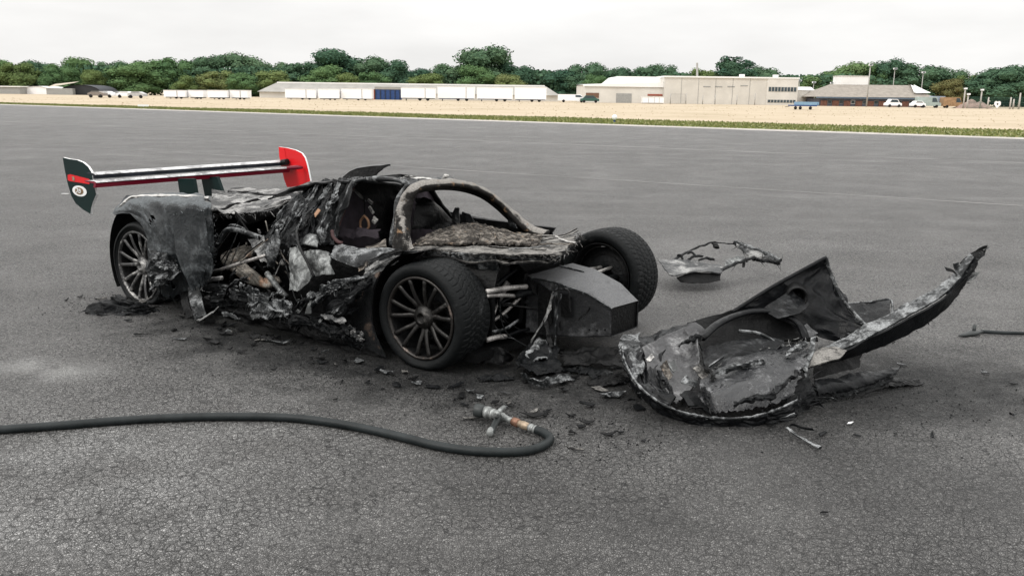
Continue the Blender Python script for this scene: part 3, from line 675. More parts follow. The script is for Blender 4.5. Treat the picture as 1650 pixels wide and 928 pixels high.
# --- main hall
Yh = 196.0
def hx_(p): return p[0]
hall = empty('hall', ((38.476, 196, -0.036)[0], Yh, 0), 0, 'large pale beige hall with a white stepped roof', 'hall'); ox = hall.location.x
X = lambda p: p[0] - ox
zL = (17.808, 196, 3.83)[2]; zM = (27.261, 196, 5.806)[2]; zR = (43.594, 196, 5.62)[2]
xa, xb, xc, xd, xe = X((15.409, 196, 2.07)), X((23.327, 196, 2.172)), X((32.881, 196, 2.296)), X((55.389, 196, 2.587)), X((62.207, 196, 2.676))
m = MB(); bx(xa, xc, 1.2, 26, 0, zL, m); m.build('wall', wall_cream, hall)
m = MB(); m.add([(xa - .3, .9, zL), (xc - .03, .9, zL + .75), (xc - .03, 26, zL + 1.0), (xa - .3, 26, zL + .3), (xa - .3, .9, zL - .35), (xc - .03, .9, zL - .35)], [(0, 1, 2, 3), (4, 5, 1, 0)]); m.build('low_roof', roof_white, hall)
m = MB(); m.add([(xb - 2.2, 5, zL + .2), (xb, 5, zM), (xc + .6, 5, zM), (xc + .6, 5, zL), (xb - 2.2, 26, zL + .2), (xb, 26, zM), (xc + .6, 26, zM)], [(0, 3, 2, 1), (1, 2, 6, 5), (0, 1, 5, 4)]); m.build('upper_roof', roof_white, hall)
m = MB(); bx(xc, xd, 0, 26, 0, zR, m); m.build('wall', wall_beige, hall)
m = MB(); bx(xc - .2, xe + .2, -.25, 26, zR, zR + .32, m); m.build('parapet', roof_white, hall)
for i in range(1, 6):
    xx = xc + (xd - xc) * i / 6; bx(xx - .04, xx + .04, -.05, -.003, 0, zR - .02, MB()).build('panel_joint', grey_m, hall)
m = MB(); bx(xd, xe, -.15, 24, 0, zR - .003, m); m.build('office_wall', wall_cream, hall)
def strip_windows(x0, x1, z0, z1, n, y=-.16):
    for i in range(n):
        a = x0 + (x1 - x0) * i / n + .05; b = x0 + (x1 - x0) * (i + 1) / n - .05
        f = MB(); bx(a, b, y - .06, y - .003, z0, z1, f); fo = f.build('window', grey_m, hall)
        g = MB(); bx(a + .06, b - .06, y - .075, y - .063, z0 + .07, z1 - .07, g); g.build('pane', glass, fo)
zw0, zw1 = (57.414, 196, 2.88)[2], (57.335, 196, 3.876)[2]
strip_windows(xd + .3, xe - .3, zw0, zw1, 9)
strip_windows(xd + .3, xe - .3, 0.5, (57.551, 196, 1.148)[2], 9)
bx(X((15.819, 196, 2.075)), X((18.686, 196, 2.112)), 1.1, 1.19, (17.219, 196, 1.026)[2], (17.184, 196, 2.093)[2], MB()).build('shutter_door', brown_m, hall)
bx(X((22.508, 196, 2.162)), X((25.92, 196, 2.206)), 1.1, 1.19, 0.0, (24.015, 196, 2.048)[2], MB()).build('grey_door', grey_m, hall)
bx(X((29.469, 196, 2.252)), X((32.744, 196, 2.294)), 1.08, 1.18, (30.866, 196, 1.603)[2], (30.847, 196, 2.003)[2], MB()).build('fascia_sign', red_m, hall)
for k, p in enumerate([(42.213, 196, 3.747), (44.801, 196, 3.78), (47.525, 196, 3.816), (50.371, 196, 4.052)]):
    bx(X(p) - .8, X(p) + .8, -.05, -.004, p[2] - .12, p[2] + .1, MB()).build('vent', grey_m, hall)
m = MB(); m.tube([(X((40.603, 196, 5.582)), 3, zR), (X((40.382, 196, 9.267)), 3, (40.406, 196, 8.873)[2])], .22, 10); m.build('flue', steel_m, hall)
for p in ((50.371, 196, 5.972), (57.842, 196, 6.068)): bx(X(p) - .5, X(p) + .5, 2, 3, zR + .3, zR + .9, MB()).build('roof_vent', roof_white, hall)
# rounded annexe
r = empty('rounded_annexe', ((65.554, 196, 0.315)[0], 197, 0), 0, 'rounded white roofed annexe at the right end of the hall', 'building')
za = (64.126, 196, 4.163)[2]; n = 14; wx = ((68.615, 196, 2.758)[0] - (62.275, 196, 2.676)[0])
pts = [(-wx / 2 + wx * math.sin(math.pi / 2 * i / n), -0.0 + 9 * (1 - math.cos(math.pi / 2 * i / n))) for i in range(n + 1)]
m = MB(); m.add([(x, y, z) for x, y in pts for z in (0, za - .9)], [(2 * i, 2 * i + 2, 2 * i + 3, 2 * i + 1) for i in range(n)]); m.build('wall', wall_cream, r, True)
m = MB(); m.add([(x * 1.02, y - .2, za - .9) for x, y in pts] + [(x * .9 - .2, y + 1.5, za - .15) for x, y in pts], [(i, i + 1, n + 2 + i, n + 1 + i) for i in range(n)] + [tuple(n + 1 + i for i in range(n + 1))]); m.build('roof', roof_white, r, True)
# parked things before the hall
def store_box(pa, pb, mat, label, nm='store_box'):
    r = empty(nm, ((pa[0] + pb[0]) / 2, pa[1], 0), 0, label, 'container'); w = (pb[0] - pa[0]) / 2; z = pa[2]
    bx(-w, w, 0, 2.2, .12, z, MB()).build('body', mat, r); bx(-w - .05, w + .05, -.05, 2.25, z, z + .1, MB()).build('lid', roof_white, r); bx(-w + .1, w - .1, .1, 2, 0, .12, MB()).build('skid', dark_gap, r)
    bx(-.03, .03, -.04, -.003, .2, z - .1, MB()).build('door_joint', grey_m, r)
store_box((27.706, 192, 1.309), (30.179, 192, 0.031), white_gel, 'white store box at the hall front, left of its twin')
store_box((30.249, 192, 1.342), (32.256, 192, 0.058), white_gel, 'white store box at the hall front, right of its twin')
car((12.475, 192, 0.063)[0], 192, 6.2, white_gel, 'long low white van at the left corner of the hall', 1.7, True)
car((16.063, 190, -0.002)[0], 190, 4.0, green_m, 'green car before the brown shutter of the hall', 1.5)
def pole(pb, pt, rad, mat, name, label, cat='post', head=None):
    r = empty(name, (pb[0], pb[1], 0), 0, label, cat, None); MB().tube([(0, 0, 0), (0, 0, pt[2] * .5), (0, 0, pt[2])], [rad, rad * .9, rad * .75], 10).build('shaft', mat, r, True)
    if head == 'lamp':
        MB().box((0, -.15, pt[2] + .12), (.75, .4, .34)).build('lamp_head', white_gel, r); MB().box((0, -.355, pt[2] + .12), (.6, .01, .24)).build('lens', glass, r)
    elif head == 'cam':
        MB().box((0, -.1, pt[2] + .1), (.42, .6, .28)).build('camera_housing', white_gel, r); MB().box((0, .05, pt[2] + .27), (.5, .7, .05)).build('hood', grey_m, r)
    return r
for k, (a, b) in enumerate([((32.962, 188, 0.108), (32.854, 188, 2.157)), ((36.242, 188, 0.15), (36.127, 188, 2.199)), ((39.785, 188, 0.196), (39.684, 188, 1.862)), ((42.417, 188, 0.102), (42.294, 188, 2.023)), ((47.009, 188, 0.162), (46.885, 188, 1.955)), ((50.813, 188, 0.211), (50.653, 188, 2.387))]):
    pole(a, b, .09, steel_m, 'fence_post', 'thin grey post before the hall wall, number %s from its left' % ['one', 'two', 'three', 'four', 'five', 'six'][k])
# mesh gate panels between first posts
r = empty('mesh_gate', ((34.537, 188, 0.128)[0], 188, 0), 0, 'grey mesh gate panel before the hall wall', 'gate'); gw = ((36.061, 188, 1.046)[0] - (33.046, 188, 1.007)[0]) / 2; gz = (34.432, 188, 2.049)[2]
m = MB(); [m.bar(a, b, .06, .06) for a, b in (((-gw, 0, .1), (gw, 0, .1)), ((-gw, 0, gz), (gw, 0, gz)), ((-gw, 0, .1), (-gw, 0, gz)), ((gw, 0, .1), (gw, 0, gz)))]; m.build('gate_frame', steel_m, r)
for i in range(1, 14):
    xx = -gw + 2 * gw * i / 14; MB().bar((xx, 0.0, .13), (xx, 0.0, gz - .03), .025, .025).build('bar', steel_m, r)
# --- brick pavilion with hipped roof
Yp = 188.0; pav = empty('pavilion', ((76.566, 188, 0.031)[0], Yp, 0), 0, 'brick pavilion with wide grey hipped roof', 'pavilion'); ox2 = pav.location.x
Xp = lambda p: p[0] - ox2
ze = (76.372, 188, 1.889)[2]; zr = (76.094, 188, 4.565)[2]; e0, e1 = Xp((63.54, 188, 1.787)), Xp((88.794, 188, 2.114)); r0, r1 = Xp((68.664, 188, 4.405)), Xp((85.883, 188, 4.628))
m = MB(); m.add([(e0, 0, ze), (e1, 0, ze + .1), (r1, 6.5, zr), (r0, 6.5, zr), (e1, 13, ze), (e0, 13, ze)], [(0, 1, 2, 3), (1, 4, 2), (4, 5, 3, 2), (5, 0, 3), (0, 5, 4, 1)]); m.build('roof', roof_tile, pav)
bx(e0 + .1, e1 - .1, -.08, -.004, ze - .3, ze + .02, MB()).build('eaves_board', plain('eaves_blue', (0.09, 0.12, 0.16), 0.6), pav)
bx(e0 + 1.2, e1 - 1.2, 1.3, 12, 0, ze - .31, MB()).build('wall', plain('slate_wall', (0.13, 0.14, 0.18), 0.7, var=0.2, scale=0.6), pav)
bw = (e1 - e0 - 3) / 9
for i in range(9):
    x = e0 + 1.6 + i * bw
    bx(x, x + bw * .56, 1.1, 1.29, 0, ze - .75, MB()).build('brick_panel', brickm, pav)
    f = bx(x + bw * .6, x + bw * .95, 1.2, 1.29, .5, ze - .6, MB()).build('window', white_gel if i % 3 == 2 else grey_m, pav)
    bx(x + bw * .63, x + bw * .92, 1.17, 1.197, .58, ze - .68, MB()).build('pane', glass, f)
m = MB(); m.add([(r1 - .2, 5.2, zr + .1), (r1 + 2.6, 1.5, ze + 1.15), (r1 - 1.0, 1.5, ze + 1.15), (r1 - .2, 6.6, zr + .1)], [(0, 1, 2), (0, 3, 1)]); m.prism([(r1 + .15, 4.6, zr + .1), (r1 + 2.4, 1.4, ze + 1.1), (r1 - .7, 1.4, ze + 1.0)], (0, .05, .05)); m.build('white_gablet', roof_white, pav)
x0, x1 = Xp((71.186, 188, 5.327)), Xp((77.181, 188, 5.405)); bx(x0, x1, 7, 12, zr - .7, (74.086, 188, 6.316)[2], MB()).build('roof_box', roof_white, pav)
bx(x0 - .1, x1 + .1, 6.9, 12.1, (74.086, 188, 6.316)[2], (74.086, 188, 6.316)[2] + .14, MB()).build('roof_box_coping', wall_cream, pav)
pole((71.299, 180, 0.072), (70.482, 180, 8.105), .14, steel_m, 'mast', 'tall thin mast before the pavilion roof', 'mast', 'lamp')
pole((66.935, 200, 1.381), (66.625, 200, 4.907), .1, steel_m, 'floodlight_pole', 'floodlight pole behind the rounded annexe', 'floodlight', 'lamp')
pole((64.687, 203, 1.336), (64.349, 203, 5.326), .1, steel_m, 'floodlight_pole', 'floodlight pole at the corner of hall and annexe', 'floodlight', 'lamp')
pole((70.976, 200, 1.434), (70.661, 200, 4.824), .1, steel_m, 'floodlight_pole', 'floodlight pole left of the pavilion roof', 'floodlight', 'lamp')
pole((92.993, 204, 1.697), (92.325, 204, 7.489), .1, steel_m, 'floodlight_pole', 'tall floodlight pole behind the right end of the pavilion', 'floodlight', 'lamp')
pole((87.307, 206, 1.613), (86.585, 206, 8.292), .1, steel_m, 'floodlight_pole', 'tall floodlight pole right of the white roof box', 'floodlight', 'lamp')
for k, (a, b, hd, lb) in enumerate([((88.878, 176, 0.234), (88.441, 176, 3.704), 'cam', 'tallest camera post right of the orange vehicle'), ((88.596, 174, 0.259), (88.295, 174, 2.628), 'cam', 'short camera post beside the tallest one'), ((92.191, 176, 0.277), (91.771, 176, 3.508), 'cam', 'camera post left of the white triangle sign'),
                                    ((91.566, 172, 0.091), (91.288, 172, 2.2), None, 'plain concrete post left of the white sign'), ((95.9, 172, 0.03), (95.594, 172, 2.256), None, 'plain concrete post right of the white sign'), ((97.061, 173, 0.029), (96.8, 173, 1.915), None, 'short concrete post beside the right one'), ((96.461, 170, -0.046), (96.025, 170, 3.077), None, 'tall concrete post at the right border')]):
    pole(a, b, .17, plain('concrete_post', (0.4, 0.38, 0.35), 0.9), 'camera_post' if hd else 'concrete_post', lb, 'post', hd)
# green mesh fence between the right posts
r = empty('mesh_fence', ((94.952, 174, -0.015)[0], 174, 0), 0, 'dark green mesh fence behind the white sign', 'fence'); fw_ = ((99.706, 174, 0.76)[0] - (87.58, 174, 0.603)[0]) / 2
for zz in (0.15, 1.2, 2.2): MB().bar((-fw_, 0, zz), (fw_, 0, zz), .04, .04).build('rail', green_m, r)
for i in range(60):
    xx = -fw_ + 2 * fw_ * i / 59; MB().bar((xx, .03, .05), (xx, .03, 2.25), .03, .03).build('bar', green_m, r)
# white shield sign
sp = (91.25, 168, 0.609); r = empty('shield_sign', (sp[0], 168, 0), 0, 'white shield shaped sign on a short post by the fence', 'sign'); MB().tube([(0, 0.05, 0), (0, 0.05, .5)], .05, 8).build('post', steel_m, r)
MB().prism([(0, 0, .15), (.62, 0, .85), (.6, 0, 1.3), (.3, 0, 1.5), (0, 0, 1.38), (-.3, 0, 1.5), (-.6, 0, 1.3), (-.62, 0, .85)], (0, .03, 0)).build('board', white_gel, r); MB().prism([(0, -.01, .7), (.2, -.01, .95), (0, -.01, 1.2), (-.2, -.01, .95)], (0, .006, 0)).build('symbol', dark_gap, r)
# vehicles right of the pavilion
car((75.735, 178, 0.035)[0], 178, 3.0, white_gel, 'small white car before the brick pavilion', 1.6)
car((80.262, 177, -0.013)[0], 177, 2.6, white_gel, 'very small white car left of the pale green van', 1.3)
car((82.951, 178, 0.007)[0], 178.5, 4.6, plain('pale_green', (0.32, 0.38, 0.36), 0.4), 'pale green glazed van at the right corner of the pavilion', 2.1, True)
car((86.253, 180, 0.143)[0], 181, 3.2, plain('blue_grey_paint', (0.3, 0.35, 0.42), 0.5), 'blue grey van between the pale van and the orange truck', 2.3, True)
car((88.021, 179, 0.18)[0], 179, 4.2, orange_m, 'orange and brown truck left of the camera posts', 2.1, True)
# low bank of earth by the fence
def mound(name, c, rx, ry, hz, mat, label, cat, seed):
    m = MB(); n = 16; vs_ = []; fs = []
    for i in range(n + 1):
        for j in range(n + 1):
            u = -1 + 2 * i / n; v = -1 + 2 * j / n; d = max(0, 1 - u * u) * max(0, 1 - v * v)
            vs_.append((u * rx, v * ry, hz * d * (0.8 + 0.5 * noise.noise(Vector((u * 2.5 + seed, v * 2.5, 0)))) - .02))
    for i in range(n):
        for j in range(n): q = i * (n + 1) + j; fs.append((q, q + n + 1, q + n + 2, q + 1))
    o = m.add(vs_, fs).build(name, mat, None, True); o.location = c; tag(o, label, cat); return o
mound('earth_mound', ((91.867, 177, 0.138)[0], 178, 0), 3.6, 2.0, 1.7, plain('earth_pink', (0.3, 0.22, 0.19), 0.95, var=0.25, scale=1), 'low reddish earth mound between camera posts', 'mound', 4)
# blue flatbed trailer on the dry grass
tp_ = (40.433, 124.593, 0); r = empty('flatbed_trailer', (tp_[0], tp_[1], 0), 0, 'low flatbed trailer with light blue cover on the dry grass', 'trailer')
bx(-2.5, 2.4, -.9, .9, .55, .75, MB()).build('bed', blue_paint, r); m = MB(); bx(-1.4, 2.7, -.85, .85, .753, 1.25, m); m.build('cover', light_blue, r); bx(2.45, 2.5, -.9, .9, .76, 1.1, MB()).build('tailboard', blue_paint, r)
for xx in (-1.6, -.7, 1.2):
    m = MB(); m.lathe([(0.01, -.12), (.27, -.12), (.27, .12), (.01, .12)], 14, (xx, -.75, .27)); m.build('wheel', tyre_m, r, True)
MB().bar((-2.5, 0, .5), (-3.3, 0, .4), .08, .08).build('drawbar', dark_gap, r); r.scale = (.74, .8, .85)
# small white marker board at the runway edge
mp_ = (6.178, 54.534, 0); r = empty('marker_board', (mp_[0], mp_[1], 0), 0.2, 'small white marker light on the green verge at the runway edge', 'marker'); MB().tube([(0, 0, 0), (0, 0, .14)], .06, 8).build('stem', blue_paint, r); MB().lathe([(.01, -.11), (.12, -.11), (.17, 0), (.12, .11), (.01, .11)], 14, (0, 0, .28)).build('lamp', white_gel, r, True)
mp_ = (-32.769, 78.269, 0); r = empty('marker_board', (mp_[0], mp_[1], 0), 0.2, 'tiny pale marker at the far left of the runway edge', 'marker'); MB().tube([(0, 0, 0), (0, 0, .12)], .05, 8).build('stem', steel_m, r); MB().box((0, 0, .2), (.9, .06, .16)).build('board', white_gel, r)

# ------------------------------------------------------------------ the burnt-out car (local frame: x forward, y to its left, z up, origin under the front axle)
CARLOC = (0.0, 5.707, 0.0); CARROT = R(-36)
burnt_car = empty('burnt_car', CARLOC, CARROT, 'burnt-out black supercar with bare cockpit frame and a tall rear wing', 'car')
K = burnt_car
def tyre_mesh(r_out, r_in, w, flat_z=None, burn=0.0, seg=300, seed=1, tread=0.0045):
    """tyre about the local Y axis centred at 0; outside face at -w/2; flat_z = ground height in the wheel frame"""
    prof = []; h = w / 2; sh = 0.035
    prof += [(r_in - 0.012, -h * 0.72), (r_in, -h * 0.86), (r_in + 0.014, -h * 0.99), (r_in + 0.03, -h * 1.02), (r_out - sh * 1.3, -h * 1.04), (r_out - sh * .55, -h * 0.99), (r_out - 0.012, -h * 0.9)]
    nt_ = 22; t0 = len(prof)
    for i in range(nt_): prof.append((r_out - 0.006 * (2 * i / (nt_ - 1) - 1) ** 2, -h * 0.84 + 2 * h * 0.84 * i / (nt_ - 1)))
    t1 = len(prof)
    prof += [(r_out - 0.012, h * 0.9), (r_out - sh * .55, h * 0.99), (r_out - sh * 1.3, h * 1.04), (r_in + 0.03, h * 1.02), (r_in + 0.014, h * 0.99), (r_in, h * 0.86), (r_in - 0.012, h * 0.72)]
    def fn(a, j, y):
        if j < t0 or j >= t1: return 0.0
        k = (j - t0) / (nt_ - 1); s_ = a * 50 / (2 * math.pi)
        g = 0.0
        ch = (s_ + 2.2 * abs(k - 0.5) + 0.25 * math.sin(k * 9)) % 1.0
        if ch < 0.24: g = tread
        for gk in (0.22, 0.42, 0.6, 0.8):
            if abs(k - gk) < 0.024: g = tread
        return -g
    mb = MB(); mb.lathe(prof, seg, (0, 0, 0), 0, fn)
    out = []
    for (x, y, z) in mb.v:
        n_ = noise.noise(Vector((x * 3, y * 3 + seed, z * 3)))
        if burn: y += burn * n_; x *= 1 + burn * .4 * n_
        if flat_z is not None and z < flat_z + 0.03:
            d = flat_z + 0.03 - z; z = max(flat_z, z + d * 0.45) if z > flat_z else flat_z + 0.002 * (n_ + 1)
            y *= 1 + 1.2 * d; x *= 1 + 0.25 * d
        out.append((x, y, z))
    mb.v = out; return mb
def rim_parts(parent, r, w, edge, spoke_m, n=7, dish=0.05, seed=1, hub_m=None):
    """barrel, lip, paired spokes, hub about the local Y axis; outside at -w/2"""
    h = w / 2
    MB().lathe([(r * 0.985, -h * .9), (r * 0.93, -h * .75), (r * .9, 0), (r * .88, h * .6), (r * .97, h * .88), (r * .94, h * .88), (r * .85, h * .55), (r * .865, 0), (r * .9, -h * .72), (r * .95, -h * .92)], 56).build('barrel', M['soot_dark'], parent, True)
    MB().lathe([(r * .93, -h * .86), (r * .945, -h * .97), (r * .985, -h * 1.0), (r * 1.015, -h * .95), (r * 1.0, -h * .85), (r * .95, -h * .8)], 64).build('rim_lip', edge, parent, True)
    for i in range(n):
        a = 2 * math.pi * (i + 0.35) / n; m = MB()
        for sgn in (-1, 1):
            q = lambda rr, of, y: (rr * math.cos(a) - sgn * of * math.sin(a), y, rr * math.sin(a) + sgn * of * math.cos(a))
            pts = [q(r * .2, r * .03, -h * .74 + dish * .6), q(r * .38, r * .05, -h * .8 + dish * .35), q(r * .62, r * .115, -h * .86 + dish * .1), q(r * .95, r * .195, -h * .9)]
            m.tube(curve(pts, 9), [.022, .02, .0175, .016, .015, .0145, .0145, .015, .0165], 8, True, 0.7, (0, 1, 0))
        m.build('spoke', spoke_m, parent, True)
    m = MB(); m.lathe([(.004, -h * .62), (.022, -h * .64), (.026, -h * .86), (.034, -h * .9), (.042, -h * .84), (.062, -h * .78), (.075, -h * .66), (.08, -h * .4), (.08, h * .3)], 28); m.build('hub', hub_m or M['rim_dark'], parent, True)
    m = MB(); m.lathe([(.06, .02), (r * .74, .02), (r * .74, .05), (.06, .05)], 40); m.build('brake_disc', M['soot'], parent, True)
def soft_tread(o, r_out, w):
    me = o.children[0].data
    me.polygons.foreach_set('use_smooth', [not (abs(pl.center.y) < w * .43 and math.hypot(pl.center.x, pl.center.z) > r_out - .03) for pl in me.polygons])
def wheel(name, c, rot, r_out, r_in, w, flat, edge, spoke_m, label, burn=0.0, seed=1, hub_m=None):
    wb = MB(); wb.lathe([(r_in * .5, w * .1), (r_in * .8, w * .2), (r_in * .84, w * .25), (r_in * .5, w * .15)], 32); o = wb.build(name, M['soot_dark'], K, True)
    o.location = c; o.rotation_euler = rot; o['label'] = label
    tyre_mesh(r_out, r_in, w, flat, burn, seed=seed).build('tyre', M['rubber'], o, True); soft_tread(o, r_out, w)
    rim_parts(o, r_in, w, edge, spoke_m, seed=seed, hub_m=hub_m)
    return o
wheel('wheel', (0.01, -0.805, 0.308), (0, 0, R(2)), 0.332, 0.248, 0.285, -0.303, M['rim_edge'], M['rim_dark'], 'near front wheel with sagging tyre', 0.006, 3)
wheel('wheel', (-2.80, -0.885, 0.275), (0, 0, 0), 0.345, 0.272, 0.29, -0.27, M['rim_silver'], M['rim_silver'], 'silver near rear wheel half hidden by torn skin', 0.012, 5, M['rim_silver'])
wheel('wheel', (0.326, 0.74, 0.347), (0, 0, R(180 - 3)), 0.335, 0.25, 0.285, -0.325, M['rim_dark'], M['rim_dark'], 'far front wheel torn forward, inner side showing', 0.004, 7)
wheel('wheel', (-2.78, 0.86, 0.30), (0, 0, R(180)), 0.335, 0.272, 0.29, -0.295, M['rim_dark'], M['rim_dark'], 'far rear wheel hidden under the bodywork', 0.01, 9)

# --- rear wing
wing = MB(); 
def foil(mb, x, z, chord, th, pitch, y0, y1, mats=(0, 1), n=9, sag=0.0):
    """spanwise aerofoil; top faces material 0, under faces 1"""
    c, s = math.cos(pitch), math.sin(pitch); ring = []
    for i in range(n): t = i / (n - 1); ring.append((t, th * 1.9 * math.sqrt(max(t, 0)) * (1 - t) + 0.002, 0))
    for i in range(n - 2, 0, -1): t = i / (n - 1); ring.append((t, -th * 0.9 * math.sqrt(t) * (1 - t) - 0.004, 1))
    ys = [y0 + (y1 - y0) * k / 12 for k in range(13)]; nr = len(ring); vs_ = []; fs = []; ms = []
    for k, y in enumerate(ys):
        for (t, q, _) in ring:
            u = -t * chord; zz = q; vs_.append((x + u * c + zz * s, y, z - u * s * -1 * -1 + zz * c + sag * (2 * k / 12 - 1) ** 2))
    for k in range(12):
        for i in range(nr):
            j = (i + 1) % nr; fs.append((k * nr + i, k * nr + j, (k + 1) * nr + j, (k + 1) * nr + i)); ms.append(mats[0] if i < n - 1 else mats[1])
    b = len(mb.v); mb.v += vs_; mb.f += [tuple(q + b for q in f) for f in fs]; mb.m += ms
    for k in (0, 12): mb.f.append(tuple(b + k * nr + i for i in range(nr))); mb.m.append(mats[1])
    return mb
zn = (-3.42, -0.984, 0.862)[2]; zf = (-3.42, 0.986, 0.869)[2]
foil(wing, -3.36, (zn + zf) / 2 + .006, 0.19, 0.012, R(1), (-3.42, -0.988, 0.877)[1], (-3.42, 1.048, 0.884)[1])
wo = wing.build('rear_wing', [M['wing_white'], M['paint_red_shaded']], K, False); wo['label'] = 'red and white twin element rear wing'
# front-facing band under the leading edge of the main plane
zt = (zn + zf) / 2
m = MB(); m.prism([(-3.37, (-3.42, -0.988, 0.877)[1], zt - .0005), (-3.385, (-3.42, -0.988, 0.877)[1], zt - .034), (-3.385, (-3.42, 0.957, 0.889)[1], zt - .034), (-3.37, (-3.42, 0.957, 0.889)[1], zt - .0005)], (-.03, 0, 0)); m.build('main_plane_face', M['paint_red_shaded'], wo)
zn2 = (-3.55, -0.912, 0.928)[2]; zf2 = (-3.55, 1.05, 0.912)[2]
m = MB(); foil(m, -3.5, (zn2 + zf2) / 2, 0.13, 0.010, R(5), (-3.55, -0.918, 0.924)[1], (-3.55, 1.034, 0.907)[1]); m.build('upper_flap', [M['wing_white'], M['paint_navy']], wo)
m = MB(); z2 = (zn2 + zf2) / 2; m.prism([(-3.505, (-3.55, -0.918, 0.924)[1], z2), (-3.515, (-3.55, -0.918, 0.924)[1], z2 - .032), (-3.515, (-3.55, 0.989, 0.91)[1], z2 - .032), (-3.505, (-3.55, 0.989, 0.91)[1], z2)], (-.02, 0, 0)); m.build('flap_face', M['paint_navy'], wo)
yE = (-3.45, -0.973, 0.914)[1]; yF = (-3.45, 0.982, 0.898)[1]
def outline(pts, n=None): return pts
EP = [(-3.996, -0.915, 1.035), (-3.886, -0.915, 1.028), (-3.768, -0.915, 1.026), (-3.673, -0.915, 1.011), (-3.602, -0.915, 0.98), (-3.561, -0.915, 0.943), (-3.544, -0.915, 0.879), (-3.516, -0.915, 0.765), (-3.575, -0.915, 0.7), (-3.613, -0.915, 0.646), (-3.632, -0.915, 0.593), (-3.744, -0.915, 0.619), (-3.855, -0.915, 0.661), (-3.914, -0.915, 0.719), (-3.956, -0.915, 0.82), (-3.983, -0.915, 0.943)]
m = MB(); m.prism(EP, (0, 0.018, 0), 0, 1); ep = m.build('endplate', [M['paint_green'], M['paint_white']], wo); ep['label'] = 'dark green near end plate with red band and white badge'
# print on the near end plate (flat decals a hair proud of the plate)
DEC = [(M['paint_red'], [(-3.934, -0.919, 0.894), (-3.892, -0.919, 0.902), (-3.593, -0.919, 0.881), (-3.6, -0.919, 0.84), (-3.913, -0.919, 0.844), (-3.942, -0.919, 0.852)], 'red_band'),
       (M['brass'], [(-3.865, -0.922, 0.886), (-3.825, -0.922, 0.884), (-3.821, -0.922, 0.853), (-3.856, -0.922, 0.853)], 'band_light')]
for mt, poly, nm in DEC: MB().prism(poly, (0, 0.002, 0)).build(nm, mt, wo)
c_ = Vector((-3.768, -0.919, 0.772)); ax = Vector((-3.656, -0.919, 0.768)) - c_; bxv = Vector((-3.755, -0.919, 0.816)) - c_
MB().prism([tuple(c_ + ax * math.cos(2 * math.pi * i / 28) + bxv * math.sin(2 * math.pi * i / 28)) for i in range(28)], (0, .002, 0)).build('badge', M['paint_white'], wo)
c2 = c_ + Vector((0, -.003, 0)); MB().prism([tuple(c2 + ax * .58 * math.cos(2 * math.pi * i / 24) + bxv * .66 * math.sin(2 * math.pi * i / 24)) for i in range(24)], (0, .002, 0)).build('badge_centre', M['gold_badge'], wo)
c3 = c_ + Vector((0, -.006, 0))
def stroke(pts, w): 
    m = MB()
    for a, b in zip(pts[:-1], pts[1:]):
        A = c3 + ax * a[0] + bxv * a[1]; B = c3 + ax * b[0] + bxv * b[1]; m.bar(A, B, .002, w, 0, (B - A).cross(Vector((0, 1, 0))).normalized())
    return m
stroke([(-.32, .38), (-.12, .38), (-.22, -.3), (-.32, -.3)], .008).build('badge_letter', M['paint_white'], wo)
stroke([(.02, .36), (.02, -.34), (.26, -.2), (.3, .05), (.1, .1), (.26, .3), (.02, .36)], .007).build('badge_letter', M['paint_white'], wo)
EF = [(-3.45, 0.894, 1.075), (-3.45, 0.961, 1.066)]
YF_ = 1.02
EPF = [(-3.606, 1.02, 1.063), (-3.485, 1.02, 1.059), (-3.358, 1.02, 1.044), (-3.27, 1.02, 1.019), (-3.227, 1.02, 0.979), (-3.204, 1.02, 0.927), (-3.181, 1.02, 0.851), (-3.16, 1.02, 0.758), (-3.325, 1.02, 0.704), (-3.502, 1.02, 0.667), (-3.543, 1.02, 0.744), (-3.574, 1.02, 0.852), (-3.603, 1.02, 0.972)]
m = MB(); m.prism(EPF, (0, 0.018, 0), 0, 1); ep = m.build('endplate', [M['paint_red'], M['paint_white']], wo); ep['label'] = 'bright red far end plate'
m = MB(); m.prism([(-3.601, 1.016, 1.057), (-3.518, 1.016, 1.055), (-3.49, 1.016, 0.918), (-3.584, 1.016, 0.906)], (0, .002, 0)); m.build('endplate_fold', M['paint_red'], wo)
MB().tube([(-3.511, 0.98, 0.918), (-3.436, 0.98, 0.929)], .03, 10).build('flap_bracket', M['soot'], wo)
MB().tube(curve([(-3.292, 0.85, 0.885), (-3.243, 0.93, 0.889), (-3.245, 1, 0.884)], 6), [.012, .018, .02, .02, .018, .012], 8).build('plane_bracket', M['paint_red_shaded'], wo)
for (a, b, c, d) in [((-3.348, -0.28, 0.858), (-3.124, -0.28, 0.873), (-3.097, -0.28, 0.729), (-3.33, -0.28, 0.711)), ((-3.509, 0.06, 0.835), (-3.279, 0.06, 0.856), (-3.197, 0.06, 0.692), (-3.471, 0.06, 0.671))]:
    m = MB(); m.prism([a, b, c, d], (0, 0.03, 0), 0, 1); m.build('wing_strut', [M['paint_green'], M['paint_green']], wo)

